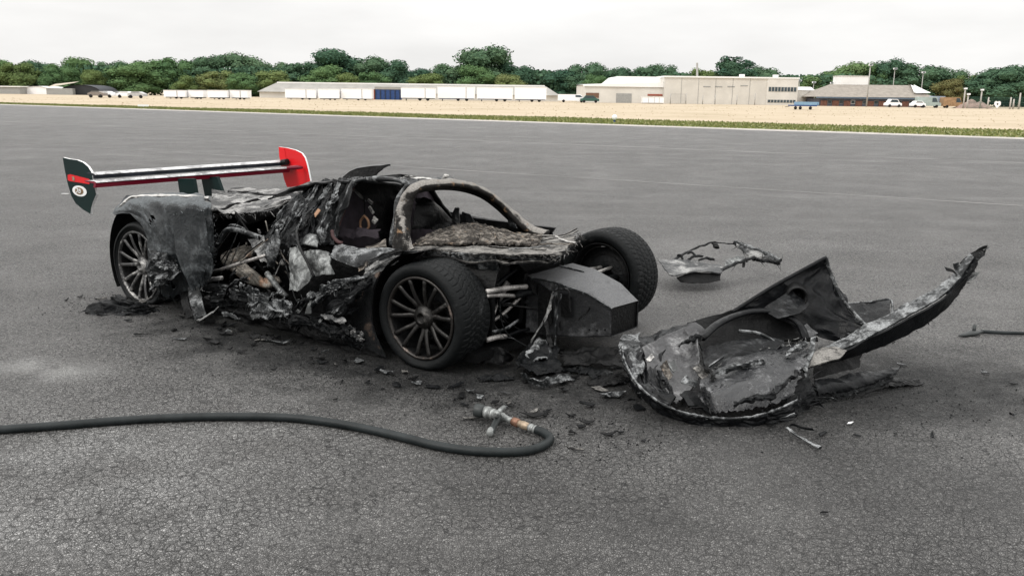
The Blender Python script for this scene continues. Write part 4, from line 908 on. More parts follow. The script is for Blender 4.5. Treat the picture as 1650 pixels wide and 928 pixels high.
# --- rear wing side: fender, liner, flaps
m = MB(); vs_ = []; n = 22; cx, cz = -2.80, 0.30
for i in range(n + 1):
    a = R(62 + (212 - 62) * i / n)
    for y in (-1.0, -.78, -.55): vs_.append((cx + .435 * math.cos(a), y, max(0.06, cz + .46 * math.sin(a))))
m.add(vs_, [(3 * i + j, 3 * i + 3 + j, 3 * i + 4 + j, 3 * i + 1 + j) for i in range(n) for j in range(2)]); m.build('wheel_liner', M['soot_dark'], K, True)
sheet('rear_fender', M['fender_skin'], K, [
 [(-3.431, -0.7, 0.733), (-3.163, -0.98, 0.642), (-2.803, -1.04, 0.676), (-2.564, -1.07, 0.553), (-2.553, -1.08, 0.336), (-2.59, -1.06, 0.124)],
 [(-3.192, -0.65, 0.763), (-2.803, -0.98, 0.788), (-2.515, -1.06, 0.676), (-2.34, -1.09, 0.501), (-2.384, -1.08, 0.288), (-2.505, -1.04, 0.085)],
 [(-2.852, -0.6, 0.79), (-2.394, -0.98, 0.821), (-2.207, -1.06, 0.714), (-2.188, -1.05, 0.49), (-2.226, -1.04, 0.302), (-2.352, -1, 0.081)],
 [(-2.62, -0.55, 0.799), (-2.073, -0.96, 0.84), (-1.946, -1.03, 0.735), (-1.97, -1.02, 0.511), (-2.057, -1, 0.318), (-2.153, -0.97, 0.115)],
 [(-2.581, -0.5, 0.778), (-1.972, -0.92, 0.823), (-1.891, -0.97, 0.712), (-1.89, -0.97, 0.514), (-1.925, -0.96, 0.374), (-2.086, -0.94, 0.166)]],
 nu=50, nv=56, amp=0.016, freq=6, cre=(3.0, 2.4), rag=(0.015, 0.02, 0.0, 0.1), thick=0.008, seed=3, holes=0.06, hfreq=7)
sheet('fender_flap', M['fender_skin'], K, [
 [(-2.164, -1.1, 0.744), (-2.117, -1.13, 0.509), (-2.033, -1.13, 0.342), (-1.997, -1.1, 0.207)],
 [(-1.996, -1.08, 0.801), (-1.956, -1.1, 0.567), (-1.917, -1.1, 0.396), (-1.934, -1.06, 0.245)],
 [(-1.862, -1.05, 0.788), (-1.813, -1.06, 0.578), (-1.793, -1.05, 0.426), (-1.901, -1.02, 0.274)]], nu=34, nv=44, amp=0.016, freq=6, cre=(2.2, 1.2), rag=(0.02, 0.04, 0.04, 0.2), thick=0.009, seed=8)
sheet('foil_scrap', M['soot_grey'], K, [
 [(-2.479, -1.11, 0.465), (-2.496, -1.12, 0.279), (-2.526, -1.1, 0.121)], [(-2.233, -1.16, 0.478), (-2.238, -1.17, 0.321), (-2.3, -1.14, 0.207)], [(-2.127, -1.12, 0.426), (-2.093, -1.14, 0.335), (-2.218, -1.12, 0.243)]],
 nu=32, nv=32, amp=0.04, freq=9, cre=(2.5, 3), rag=(0.05, 0.15, 0.1, 0.15), thick=0.004, seed=21)
# pale powder-covered rim along the fender top
sheet('fender_top_edge', M['ash_white'], K, [
 [(-3.18, -0.97, 0.644), (-3.05, -0.96, 0.732), (-2.912, -0.95, 0.788), (-2.575, -0.95, 0.822), (-2.237, -0.94, 0.843), (-1.999, -0.92, 0.847)],
 [(-3.273, -0.9, 0.654), (-3.141, -0.88, 0.747), (-3.001, -0.86, 0.79), (-2.693, -0.85, 0.818), (-2.371, -0.84, 0.838), (-2.134, -0.82, 0.845)]], nu=8, nv=50, amp=0.006, freq=14, rag=(0.3, 0, 0.01, 0.01), thick=0.012, seed=4, holes=0.05, hfreq=22)
# rear wheel debris of the melted tyre and splayed flap at the tail
sheet('tail_flap', M['soot'], K, [[(-2.865, -1.491, 0.01), (-2.801, -1.352, 0.05), (-2.725, -1.304, 0.1), (-2.685, -1.284, 0.14)], [(-2.729, -1.489, 0.008), (-2.633, -1.354, 0.02), (-2.452, -1.289, 0.05), (-2.332, -1.285, 0.1)], [(-2.617, -1.458, 0.006), (-2.48, -1.348, 0.006), (-2.362, -1.225, 0.01), (-2.314, -1.145, 0.03)]], nu=26, nv=30, amp=0.03, freq=9, cre=(2.5, 2.5), rag=(0.1, 0.12, 0.05, 0.12), thick=0.006, seed=31)
for k, (g, mt) in enumerate([([[(-2.187, -1.02, 0.235), (-2.042, -1.1, 0.132), (-1.961, -1.13, 0.001)], [(-2.078, -1, 0.26), (-1.943, -1.06, 0.163), (-1.833, -1.1, 0.043)]], 'soot_grey'), ([[(-2.305, -1, 0.145), (-2.176, -1.08, 0.085), (-2.065, -1.12, 0)], [(-2.201, -1, 0.179), (-2.083, -1.07, 0.098), (-1.994, -1.1, 0.035)]], 'soot_dark'),
                             ([[(-1.947, -1.12, -0.008), (-1.832, -1.1, 0.053)], [(-1.781, -1.2, 0.05), (-1.653, -1.12, 0.151)]], 'pale_scrap')]):
    sheet('hanging_flap', M[mt], K, g, nu=12, nv=16, amp=0.012, freq=9, rag=(0.08, 0.08, 0.05, 0.12), thick=0.006, seed=41 + k)
# --- engine deck and flaps
sheet('engine_deck', M['deck_ash'], K, [
 [(-2.466, -0.6, 0.671), (-2.669, -0.45, 0.692), (-2.959, -0.22, 0.724), (-3.286, 0, 0.745)],
 [(-2.223, -0.58, 0.677), (-2.466, -0.4, 0.695), (-2.804, -0.15, 0.71), (-3.136, 0.05, 0.725)],
 [(-1.978, -0.55, 0.71), (-2.251, -0.35, 0.719), (-2.599, -0.1, 0.722), (-2.901, 0.1, 0.728)],
 [(-1.792, -0.48, 0.756), (-2.028, -0.3, 0.757), (-2.353, -0.05, 0.742), (-2.633, 0.15, 0.739)],
 [(-1.571, -0.42, 0.828), (-1.769, -0.25, 0.811), (-2.062, 0, 0.786), (-2.295, 0.2, 0.772)]], nu=44, nv=30, amp=0.018, freq=7, rag=(0.02, 0.03, 0.09, 0.03), thick=0.008, seed=12, holes=0.05, hfreq=12)
sheet('deck_flap', M['deck_ash'], K, [
 [(-3.265, 0.15, 0.724), (-2.967, 0.15, 0.73), (-2.595, 0.12, 0.75), (-2.104, 0.05, 0.803)], [(-3.423, 0.32, 0.733), (-3.184, 0.35, 0.736), (-2.88, 0.35, 0.753), (-2.377, 0.3, 0.82)]], nu=10, nv=34, amp=0.012, freq=6, rag=(0.08, 0.05, 0.02, 0.0), thick=0.012, seed=13)
sheet('deck_flap', M['soot'], K, [
 [(-3.237, 0.13, 0.722), (-2.942, 0.13, 0.717), (-2.571, 0.1, 0.738), (-2.081, 0.03, 0.797)], [(-3.078, 0.05, 0.692), (-2.758, 0.02, 0.693), (-2.448, 0, 0.715), (-2.004, -0.05, 0.775)]], nu=10, nv=34, amp=0.014, freq=7, rag=(0.05, 0.2, 0.02, 0.0), thick=0.01, seed=14)
sheet('deck_flap', M['graphite'], K, [[(-2.158, -0.56, 0.695), (-1.943, -0.52, 0.728), (-1.739, -0.5, 0.772)], [(-2.255, -0.5, 0.593), (-2.064, -0.46, 0.627), (-1.859, -0.44, 0.709)]], nu=12, nv=20, amp=0.01, freq=7, rag=(0.02, 0.1, 0.03, 0.05), thick=0.006, seed=15)
# --- structure inside: floor, tub, firewall, engine, far side
m = MB(); bx(-2.45, 0.35, -0.82, 0.82, 0.07, 0.12, m); m.build('floor_pan', M['soot_dark'], K)
m = MB(); bx(-2.35, -1.32, -0.42, 0.42, 0.12, 0.52, m); bx(-2.2, -1.5, -.3, .3, .52, .62, m); m.build('engine_block', M['soot_dark'], K)
m = MB(); bx(-3.1, -2.36, -.24, .24, .16, .46, m); m.build('gearbox', M['soot_dark'], K)
sheet('engine_cover', M['soot_dark'], K, [[(-3.15, .1, .74), (-2.6, .05, .76), (-1.9, .02, .78), (-1.3, .0, .82)], [(-3.15, .1, .4), (-2.6, .05, .4), (-1.9, .02, .4), (-1.3, 0, .4)], [(-3.15, .1, .1), (-2.6, .05, .1), (-1.9, .02, .1), (-1.3, .0, .1)]], nu=20, nv=34, amp=.03, thick=.02, seed=49)
m = MB(); bx(-2.2, -1.5, -.34, .1, .62, .72, m); m.build('intake_plenum', M['soot_dark'], K)
sheet('rear_bulkhead', M['soot_dark'], K, [[(-2.5, -.66, .08), (-2.5, -.3, .08), (-2.52, .1, .08)], [(-2.48, -.64, .4), (-2.48, -.3, .4), (-2.5, .1, .4)], [(-2.46, -.6, .7), (-2.48, -.3, .74), (-2.5, .1, .74)]], nu=14, nv=16, amp=.02, freq=9, rag=(0, .06, .03, .03), thick=.015, seed=48)
sheet('firewall', M['soot_dark'], K, [[(-1.26, -.66, .12), (-1.24, -.3, .12), (-1.24, .3, .12), (-1.26, .7, .12)], [(-1.26, -.64, .6), (-1.24, -.3, .6), (-1.24, .3, .6), (-1.26, .68, .6)], [(-1.32, -.46, .96), (-1.3, -.2, .99), (-1.3, .2, .99), (-1.32, .5, .96)]], nu=18, nv=26, amp=0.02, thick=0.03, seed=51)
sheet('far_side_skin', M['soot_dark'], K, [[(-3.0, .98, .62), (-2.6, .98, .8), (-2.1, .96, .72), (-1.5, .86, .66), (-.8, .82, .64), (-.2, .84, .62)], [(-3.0, .95, .3), (-2.6, .95, .66), (-2.1, .95, .35), (-1.5, .92, .3), (-.8, .92, .3), (-.2, .9, .3)], [(-3.0, .9, .15), (-2.6, .9, .62), (-2.1, .92, .08), (-1.5, .92, .06), (-.8, .92, .06), (-.2, .9, .06)]], nu=16, nv=50, amp=0.02, rag=(.02, .02, .02, .02), thick=0.02, seed=52)
sheet('far_window_curtain', M['soot_dark'], K, [[(-1.34, .4, .9), (-1.2, .42, .9), (-1.08, .44, .88)], [(-1.3, .62, .6), (-1.15, .64, .6), (-1.02, .66, .6)]], nu=12, nv=16, amp=0.02, rag=(0, .1, .0, .06), thick=0.012, seed=53)
sheet('tub_side', M['soot_dark'], K, [[(-1.3, -.72, .12), (-.8, -.72, .12), (-.2, -.7, .12), (.3, -.6, .15)], [(-1.3, -.74, .42), (-.8, -.76, .44), (-.2, -.7, .46), (.3, -.58, .5)], [(-1.28, -.7, .58), (-.8, -.72, .6), (-.2, -.68, .62), (.3, -.5, .62)]], nu=14, nv=40, amp=0.012, thick=0.03, seed=54)
m = MB(); bx(-.3, .12, -.45, .45, .14, .54, m); bx(.12, .3, -.2, .2, .14, .46, m); m.build('front_bulkhead', M['soot_dark'], K)
# seats
for y0, nm in ((-.36, 'near'), (.36, 'far')):
    so = sheet('seat', M['wrinkled_cloth'], K, [[(-1.12, y0 - .2, .2), (-1.1, y0, .18), (-1.12, y0 + .2, .2)], [(-1.08, y0 - .2, .5), (-1.04, y0, .48), (-1.08, y0 + .2, .5)], [(-1.14, y0 - .17, .78), (-1.1, y0, .78), (-1.14, y0 + .17, .78)], [(-1.2, y0 - .08, .9), (-1.18, y0, .92), (-1.2, y0 + .08, .9)]], nu=18, nv=14, amp=0.015, thick=0.05, seed=60)
    sheet('seat_edge', M['pale_scrap'], so, [[(-1.14, y0 - .17, .8), (-1.18, y0 - .06, .93), (-1.18, y0 + .03, .945), (-1.14, y0 + .12, .86)], [(-1.12, y0 - .17, .775), (-1.16, y0 - .06, .9), (-1.16, y0 + .03, .915), (-1.12, y0 + .12, .835)]], nu=5, nv=20, amp=0.008, thick=0.01, seed=61)
ring = curve([(-0.957, -0.42, 0.771), (-0.922, -0.42, 0.745), (-0.917, -0.42, 0.698), (-0.96, -0.42, 0.668), (-0.996, -0.42, 0.69), (-0.994, -0.42, 0.733), (-0.957, -0.42, 0.771)], 20)
MB().tube(ring[:-1], .009, 7, False, 1, (0, 1, 0), 0, True).build('belt_guide', M['orange_bit'], K, True)
sheet('seat_scrap', M['wrinkled_cloth'], K, [[(-1.046, -0.58, 0.703), (-0.959, -0.52, 0.684), (-0.781, -0.45, 0.706)], [(-0.987, -0.62, 0.646), (-0.898, -0.58, 0.634), (-0.733, -0.5, 0.65)]], nu=14, nv=18, amp=0.03, freq=11, rag=(.1, .2, .1, .1), thick=.006, seed=62)
for k, (a, b) in enumerate([((-0.989, -0.35, 0.874), (-0.947, -0.35, 0.851)), ((-0.978, -0.35, 0.827), (-0.937, -0.35, 0.783)), ((-0.908, -0.38, 0.763), (-0.873, -0.38, 0.741)), ((-0.9, -0.4, 0.744), (-0.871, -0.4, 0.726))]):
    MB().bar(a, b, .012, .018).build('buckle', M['ash_white'], K)
# --- quarter panel between engine bay and door
QG = [
 [(-1.66, -0.28, 0.92), (-1.59, -0.5, 0.847), (-1.573, -0.66, 0.722), (-1.569, -0.78, 0.578)],
 [(-1.39, -0.34, 0.97), (-1.323, -0.56, 0.852), (-1.305, -0.72, 0.711), (-1.324, -0.82, 0.55)],
 [(-1.137, -0.42, 1.006), (-1.074, -0.62, 0.857), (-1.04, -0.76, 0.728), (-1, -0.86, 0.6)],
 [(-0.944, -0.5, 0.995), (-0.909, -0.64, 0.852), (-0.862, -0.76, 0.718), (-0.786, -0.86, 0.633)]]
sheet('quarter_panel', M['soot'], K, QG, nu=46, nv=50, amp=0.03, freq=9, cre=(7, 2.2), rag=(0.06, 0.02, 0.0, 0.1), thick=0.008, seed=70)
QP = np.array(QG, float)
def qpt(u, v): return cr_eval(cr_eval(QP, u), v)
rq = random.Random(77)
for k in range(20):
    u0 = rq.uniform(-.02, .85); v0 = rq.uniform(0.0, .6); L = rq.uniform(.2, .7); wd = rq.choice([.02, .03, .05, .12]) * rq.uniform(.7, 1.2); sk = rq.uniform(-.25, .3); g = []
    for v in (v0, v0 + L / 2, v0 + L):
        q = qpt(u0 + sk * (v - v0), min(v, 1.0)); q2 = qpt(min(1, u0 + wd + sk * (v - v0)), min(v, 1.0)); lift = rq.uniform(.0, .06); 
        g.append([tuple(q + np.array((-.01, -lift, lift * .4))), tuple(q2 + np.array((.0, -lift * rq.uniform(.3, 1.3), lift * .5)))])
    sheet('torn_strip', M[rq.choice(['soot', 'soot_grey', 'soot_dark', 'soot_grey'])], K, g, nu=22, nv=9, amp=0.018, freq=12, cre=(2, 3), rag=(.15, .2, .2, .25), thick=.005, seed=100 + k)
sheet('torn_strip', M['orange_bit'], K, [[(-1.118, -0.72, 0.8), (-1.108, -0.7, 0.837)], [(-1.085, -0.74, 0.772), (-1.078, -0.7, 0.827)]], nu=8, nv=8, amp=.01, freq=12, rag=(.1, .1, .1, .1), thick=.005, seed=130)
sheet('torn_strip', M['dusty_pink'], K, [[(-1.588, -0.6, 0.79), (-1.571, -0.58, 0.803)], [(-1.601, -0.62, 0.728), (-1.592, -0.6, 0.732)]], nu=8, nv=6, amp=.006, freq=12, thick=.005, seed=131).data.materials[0] = M['copper']
# --- roof, scoop, cockpit frame
sheet('roof', M['soot'], K, [
 [(-2.0, -.42, .79), (-2.02, -.2, .82), (-2.02, .05, .83), (-2.0, .25, .81)],
 [(-1.62, -.46, .91), (-1.62, -.2, .93), (-1.62, .05, .935), (-1.6, .3, .89)],
 [(-1.15, -.50, .99), (-1.15, -.25, .995), (-1.15, .05, .98), (-1.15, .35, .93)],
 [(-.82, -.50, 1.015), (-.82, -.25, 1.015), (-.82, .05, .985), (-.84, .36, .92)],
 [(-.46, -.46, 1.005), (-.42, -.25, 1.015), (-.45, .02, .975), (-.52, .28, .92)]], nu=44, nv=30, amp=0.014, freq=6, rag=(0.06, 0.0, 0.02, 0.03), thick=0.012, seed=80)
sheet('roof_scoop', M['clip_skin'], K, [
 [(-1.498, -0.1, 0.978), (-1.371, -0.1, 1.045), (-1.191, -0.1, 1.074), (-1.031, -0.08, 1.095)],
 [(-1.639, 0.05, 0.968), (-1.501, 0.05, 1.038), (-1.329, 0.05, 1.066), (-1.156, 0.05, 1.085)],
 [(-1.771, 0.2, 0.949), (-1.629, 0.2, 1.016), (-1.466, 0.2, 1.045), (-1.285, 0.15, 1.063)]], nu=14, nv=22, amp=0.006, freq=6, thick=0.012, seed=81)
sheet('roof_scoop', M['soot_dark'], K, [[(-1.499, -0.1, 0.973), (-1.371, -0.1, 1.041), (-1.191, -0.1, 1.072), (-1.027, -0.09, 1.096)], [(-1.476, -0.11, 0.952), (-1.337, -0.11, 0.966), (-1.183, -0.11, 0.994), (-1.123, -0.1, 1.047)]], nu=10, nv=18, amp=0.004, freq=6, thick=0.01, seed=82)
for k, (a, b, c, mt) in enumerate([((-0.661, -0.4, 1.04), (-0.66, -0.25, 1.038), (-0.476, -0.3, 1.038), 'ash_white'), ((-0.575, -0.3, 1.035), (-0.553, -0.15, 1.034), (-0.475, -0.1, 1.028), 'soot_grey'), ((-0.609, -0.15, 1.031), (-0.573, -0.05, 1.035), (-0.515, 0, 1.01), 'pale_scrap')]):
    a, b, c = Vector(a), Vector(b), Vector(c); d = Vector((0, .07, 0.004))
    sheet('roof_scrap', M[mt], K, [[a, b, c], [a + d, b + d, c + d]], nu=8, nv=16, amp=.012, freq=13, rag=(.2, .2, .05, .05), thick=.006, seed=85 + k)
MB().tube([(-0.524, -0.1, 1.024), (-0.497, -0.1, 1.052), (-0.475, -0.1, 1.053)], [.01, .016, .012], 7).build('roof_scrap', M['ash_white'], K, True)
# door aperture frame
fr = [(-0.389, -0.74, 0.67), (-0.422, -0.68, 0.8), (-0.455, -0.62, 0.909), (-0.456, -0.56, 0.998), (-0.457, -0.53, 1.031), (-0.557, -0.51, 1.047), (-0.734, -0.5, 1.046), (-0.908, -0.5, 1.023), (-0.971, -0.52, 0.982), (-0.956, -0.6, 0.886), (-0.934, -0.68, 0.784), (-0.904, -0.75, 0.692), (-0.861, -0.78, 0.659)]
MB().tube(curve(fr, 60), [.02 + .006 * math.sin(i * .7) for i in range(60)], 9, True, .8).build('door_frame', M['soot_grey'], K, True)
MB().tube(curve([(-0.969, -0.5, 0.981), (-0.995, -0.56, 0.837), (-0.995, -0.62, 0.73), (-0.942, -0.7, 0.652)], 16), .011, 8).build('door_seal', M['dusty_pink'], K, True)
MB().tube(curve([(-0.865, -0.8, 0.722), (-0.833, -0.82, 0.687), (-0.788, -0.82, 0.66), (-0.77, -0.8, 0.651)], 12), .012, 8).build('door_seal', M['dusty_pink'], K, True)
# windscreen surround: near pillar, header, far pillar as one bent hoop
hoop = [(-0.332, -0.7, 0.639), (-0.36, -0.68, 0.728), (-0.399, -0.63, 0.836), (-0.412, -0.58, 0.94), (-0.388, -0.53, 1.005), (-0.37, -0.42, 1.029), (-0.39, -0.2, 1.02), (-0.434, 0.05, 0.982), (-0.438, 0.25, 0.922), (-0.402, 0.38, 0.838), (-0.326, 0.46, 0.738), (-0.212, 0.52, 0.643), (-0.094, 0.54, 0.616)]
hp = curve(hoop, 90); rr_ = [0.06 - .015 * min(1, i / 34) + .012 * max(0, (i - 55) / 35) + .003 * noise.noise(Vector((i * .35, 0, 0))) for i in range(90)]
m = MB(); m.tube(hp, rr_, 14, True, .55, (0.35, -.1, 1)); 
m.v = [tuple(Vector(p) + noise.noise_vector(Vector(p) * 14) * .009) for p in m.v]; m.build('windscreen_frame', M['frame_tan'], K, True)
m = MB(); m.tube([(p[0] - .03, p[1] + .008, p[2] - .034) for p in hp[14:80]], .017, 8); m.build('frame_inner_lip', M['soot_dark'], K, True)
sheet('pillar_foot', M['frame_tan'], K, [[(-0.359, -0.76, 0.652), (-0.38, -0.72, 0.75), (-0.418, -0.66, 0.857)], [(-0.267, -0.78, 0.654), (-0.283, -0.75, 0.752), (-0.352, -0.68, 0.854)], [(-0.22, -0.72, 0.663), (-0.292, -0.68, 0.716), (-0.343, -0.64, 0.823)]], nu=14, nv=18, amp=.008, freq=11, rag=(.02, .05, .02, .1), thick=.01, seed=90)
sheet('pillar_scrap', M['soot_grey'], K, [[(-0.384, 0.44, 0.717), (-0.355, 0.44, 0.66)], [(-0.322, 0.44, 0.727), (-0.262, 0.42, 0.658)]], nu=8, nv=8, amp=.015, freq=14, rag=(.1, .1, .1, .1), thick=.008, seed=91)
# --- scuttle with ash bed, charred bonnet layers
sheet('ash_bed', M['ash_tan'], K, [
 [(-0.343, -0.62, 0.659), (-0.156, -0.52, 0.675), (0.054, -0.44, 0.692), (0.257, -0.36, 0.7), (0.424, -0.3, 0.711)],
 [(-0.377, -0.5, 0.684), (-0.239, -0.38, 0.7), (-0.023, -0.28, 0.699), (0.165, -0.2, 0.697), (0.331, -0.15, 0.704)],
 [(-0.443, -0.28, 0.7), (-0.363, -0.15, 0.718), (-0.191, -0.05, 0.702), (0.02, 0, 0.685), (0.209, 0.05, 0.686)],
 [(-0.571, 0.1, 0.682), (-0.441, 0.15, 0.711), (-0.287, 0.2, 0.685), (-0.143, 0.3, 0.644), (0.033, 0.35, 0.652)]], nu=70, nv=80, amp=0.013, freq=30, rag=(0.1, 0.05, 0.02, 0.14), thick=0.012, seed=94)
LAY = [('layered', 0.0, 0.0, 95), ('soot_grey', -0.022, 0.02, 96), ('layered', -0.04, -0.015, 97), ('soot', -0.058, 0.01, 98)]
for k, (mt, dz, dy, sd_) in enumerate(LAY):
    G = [[(-0.366, -0.72, 0.65), (-0.012, -0.66, 0.679), (0.32, -0.6, 0.69), (0.544, -0.54, 0.701), (0.697, -0.46, 0.722)],
         [(-0.303, -0.5, 0.672), (-0.113, -0.42, 0.675), (0.155, -0.35, 0.679), (0.41, -0.28, 0.691), (0.592, -0.2, 0.709)],
         [(-0.336, -0.15, 0.674), (-0.163, -0.1, 0.678), (0.035, -0.02, 0.672), (0.228, 0.06, 0.667), (0.428, 0.12, 0.689)],
         [(-0.397, 0.2, 0.67), (-0.242, 0.25, 0.666), (-0.104, 0.32, 0.65), (0.065, 0.38, 0.643), (0.266, 0.42, 0.685)]]
    G = [[(p[0] - 0.02 * k, p[1] + dy, p[2] + dz - .012) for p in row] for row in G]
    sheet('bonnet_layer', M[mt], K, G, nu=28, nv=44, amp=0.012 + .003 * k, freq=7, rag=(0.02, 0.03, 0.01, 0.07), thick=0.01, seed=sd_)
# curled splinters at the bonnet's far front corner
for k, (pts, r_, mt) in enumerate([([(-0.026, 0.1, 0.651), (0.083, 0.2, 0.667), (0.206, 0.28, 0.675), (0.296, 0.33, 0.724)], .018, 'layered'), ([(0.156, -0.05, 0.665), (0.283, 0.05, 0.686), (0.357, 0.12, 0.71), (0.399, 0.18, 0.736)], .014, 'layered'), ([(0.309, -0.2, 0.685), (0.419, -0.12, 0.691), (0.525, -0.05, 0.693)], .016, 'ash_tan'), ([(0.273, 0.1, 0.695), (0.378, 0.05, 0.684), (0.482, 0.02, 0.687)], .016, 'ash_white'), ([(0.071, -0.4, 0.677), (0.267, -0.34, 0.675), (0.47, -0.3, 0.685)], .013, 'layered'), ([(0.3, -0.45, 0.686), (0.416, -0.42, 0.703), (0.558, -0.4, 0.731)], .015, 'pale_scrap')]):
    m = MB(); c_p = curve(pts, 16); m.tube(c_p, [r_ * (0.6 + .5 * abs(noise.noise(Vector((i * .9, k, 0))))) for i in range(16)], 7, True, .5); m.v = [tuple(Vector(p) + noise.noise_vector(Vector(p) * 30) * .006) for p in m.v]; m.build('splinter', M[mt], K)
sheet('dash_scrap', M['melted_alu'], K, [[(-0.749, 0.25, 0.68), (-0.72, 0.28, 0.78)], [(-0.654, 0.25, 0.666), (-0.677, 0.27, 0.789)]], nu=10, nv=10, amp=.012, freq=14, rag=(.1, .1, .1, .1), thick=.006, seed=140)
sheet('dash_scrap', M['brown_panel'], K, [[(-0.613, 0.2, 0.675), (-0.612, 0.22, 0.773)], [(-0.453, 0.2, 0.682), (-0.537, 0.22, 0.757)]], nu=10, nv=10, amp=.012, freq=14, rag=(.1, .1, .1, .1), thick=.006, seed=141)
sheet('dashboard', M['soot_dark'], K, [[(-0.626, -0.3, 0.696), (-0.613, -0.15, 0.671), (-0.628, 0.1, 0.658)], [(-0.646, -0.25, 0.837), (-0.599, -0.1, 0.849), (-0.695, 0.2, 0.713)], [(-0.668, -0.2, 0.903), (-0.715, 0, 0.865), (-0.949, 0.3, 0.735)]], nu=16, nv=18, amp=.015, freq=9, rag=(.05, .12, .05, .1), thick=.01, seed=142)
# --- tub top beside the door, dusty shoulder
sheet('door_sill_top', M['soot_grey'], K, [
 [(-0.797, -0.84, 0.637), (-0.592, -0.82, 0.646), (-0.437, -0.8, 0.653), (-0.302, -0.76, 0.651)], [(-0.761, -0.9, 0.601), (-0.538, -0.9, 0.604), (-0.359, -0.88, 0.63), (-0.271, -0.82, 0.64)], [(-0.747, -0.93, 0.575), (-0.563, -0.93, 0.55), (-0.418, -0.93, 0.538), (-0.288, -0.9, 0.592)]], nu=20, nv=30, amp=.012, freq=9, rag=(.02, .08, .02, .03), thick=.008, seed=150)
sheet('sill_liner', M['ash_tan'], K, [[(-0.67, -0.7, 0.625), (-0.655, -0.62, 0.632), (-0.578, -0.6, 0.675)], [(-0.608, -0.74, 0.621), (-0.539, -0.72, 0.63), (-0.451, -0.72, 0.648)]], nu=8, nv=12, amp=.008, freq=11, rag=(.05, .05, .05, .05), thick=.006, seed=151)
for k, (a, b, mt) in enumerate([((-0.476, -0.95, 0.58), (-0.406, -0.95, 0.604), 'brown_panel'), ((-0.461, -0.95, 0.559), (-0.374, -0.95, 0.604), 'ash_tan')]):
    sheet('shoulder_scrap', M[mt], K, [[a, tuple(Vector(a).lerp(Vector(b), .5) + Vector((0, 0, .008))), b], [tuple(Vector(a) - Vector((0, .01, .035))), tuple(Vector(a).lerp(Vector(b), .5) - Vector((0, .015, .03))), tuple(Vector(b) - Vector((0, .01, .03)))]], nu=6, nv=10, amp=.01, freq=16, rag=(.1, .1, .1, .1), thick=.006, seed=152 + k)
for k in range(9):
    a = Vector((-0.472, -0.95, 0.534)); b = Vector((-0.233, -0.86, 0.658)); o_ = Vector((0.012 * k, -.004 * (k % 3), .018 * k - .07)); a += o_; b += o_ * .6
    g = [[a, a.lerp(b, .5) + Vector((0, -.02, .01)), b], [a + Vector((.015, 0, -.02)), a.lerp(b, .5) + Vector((.015, -.02, -.014)), b + Vector((.015, 0, -.018))]]
    sheet('shoulder_strip', M[rq.choice(['soot', 'soot_grey', 'soot_dark', 'pale_scrap'])], K, g, nu=5, nv=16, amp=.012, freq=11, rag=(.2, .2, .1, .15), thick=.005, seed=160 + k)
# --- front fender remnant behind the front wheel
sheet('front_fender', M['brown_panel'], K, [
 [(-0.474, -0.94, 0.47), (-0.511, -0.95, 0.356), (-0.55, -0.95, 0.211), (-0.588, -0.94, 0.068)],
 [(-0.366, -0.95, 0.517), (-0.392, -0.97, 0.397), (-0.425, -0.97, 0.235), (-0.435, -0.95, 0.05)],
 [(-0.302, -0.94, 0.554), (-0.333, -0.97, 0.425), (-0.34, -0.98, 0.232), (-0.255, -0.95, 0.016)]], nu=26, nv=36, amp=.007, freq=6, rag=(.03, .0, .02, .02), thick=.01, seed=170)
m = MB(); vs_ = []; n = 20
for i in range(n + 1):
    a = R(95 + (205 - 95) * i / n)
    for y in (-.94, -.62): vs_.append((.01 + .375 * math.cos(a), y, max(.03, .31 + .385 * math.sin(a))))
m.add(vs_, [(2 * i, 2 * i + 2, 2 * i + 3, 2 * i + 1) for i in range(n)]); m.build('wheel_liner', M['soot_dark'], K, True)
sheet('inner_wing', M['soot_grey'], K, [[(-0.366, -0.72, 0.638), (-0.012, -0.66, 0.663), (0.305, -0.58, 0.667)], [(-0.387, -0.7, 0.57), (0.053, -0.62, 0.593), (0.311, -0.55, 0.588)], [(-0.373, -0.66, 0.486), (0.044, -0.58, 0.512), (0.261, -0.52, 0.524)]], nu=16, nv=34, amp=.01, freq=11, rag=(.0, .1, .02, .02), thick=.012, seed=172, holes=.04, hfreq=15)
# --- engine bay: header pipes, gear, small bright bits
for k in range(4):
    o_ = Vector((.07 * k, 0, .0)); a = Vector((-2.149, -0.72, 0.38)) + o_; b = Vector((-1.836, -0.82, 0.319)) + o_; c = Vector((-1.624, -0.84, 0.278)) + o_ * .6; d = Vector((-1.493, -0.78, 0.322)) + o_ * .3
    MB().tube(curve([a + Vector((-.05, .25, .04)), a, b, c, d], 22), .024, 10).build('exhaust_header', M['header_pipe'], K, True)
MB().tube(curve([(-2.016, -0.9, 0.317), (-1.693, -0.92, 0.42), (-1.409, -0.9, 0.512)], 10), .012, 8).build('brace_rod', M['metal_rod'], K, True)
MB().tube(curve([(-1.483, -0.85, 0.37), (-1.376, -0.86, 0.298), (-1.246, -0.88, 0.242)], 10), .02, 8).build('brace_rod', M['melted_alu'], K, True)
MB().tube([(-1.988, -0.98, 0.269), (-1.906, -0.98, 0.29), (-1.811, -0.98, 0.311)], .016, 8).build('pipe_stub', M['ash_white'], K, True)
rb = random.Random(5)
for k in range(34):
    p = Vector(((rb.uniform(-2.05, -1.35)), rb.uniform(-.72, -.5), rb.uniform(.2, .62))); s_ = rb.uniform(.008, .022)
    mb = shard_mesh(rb, s_ * 1.6, s_, .01, 6, .008); o = mb.build('engine_bit', M[rb.choice(['ash_white', 'soot_grey', 'soot', 'header_pipe', 'pale_scrap', 'soot'])], K); o.location = p; o.rotation_euler = (rb.uniform(0, 3), rb.uniform(0, 3), rb.uniform(0, 3))
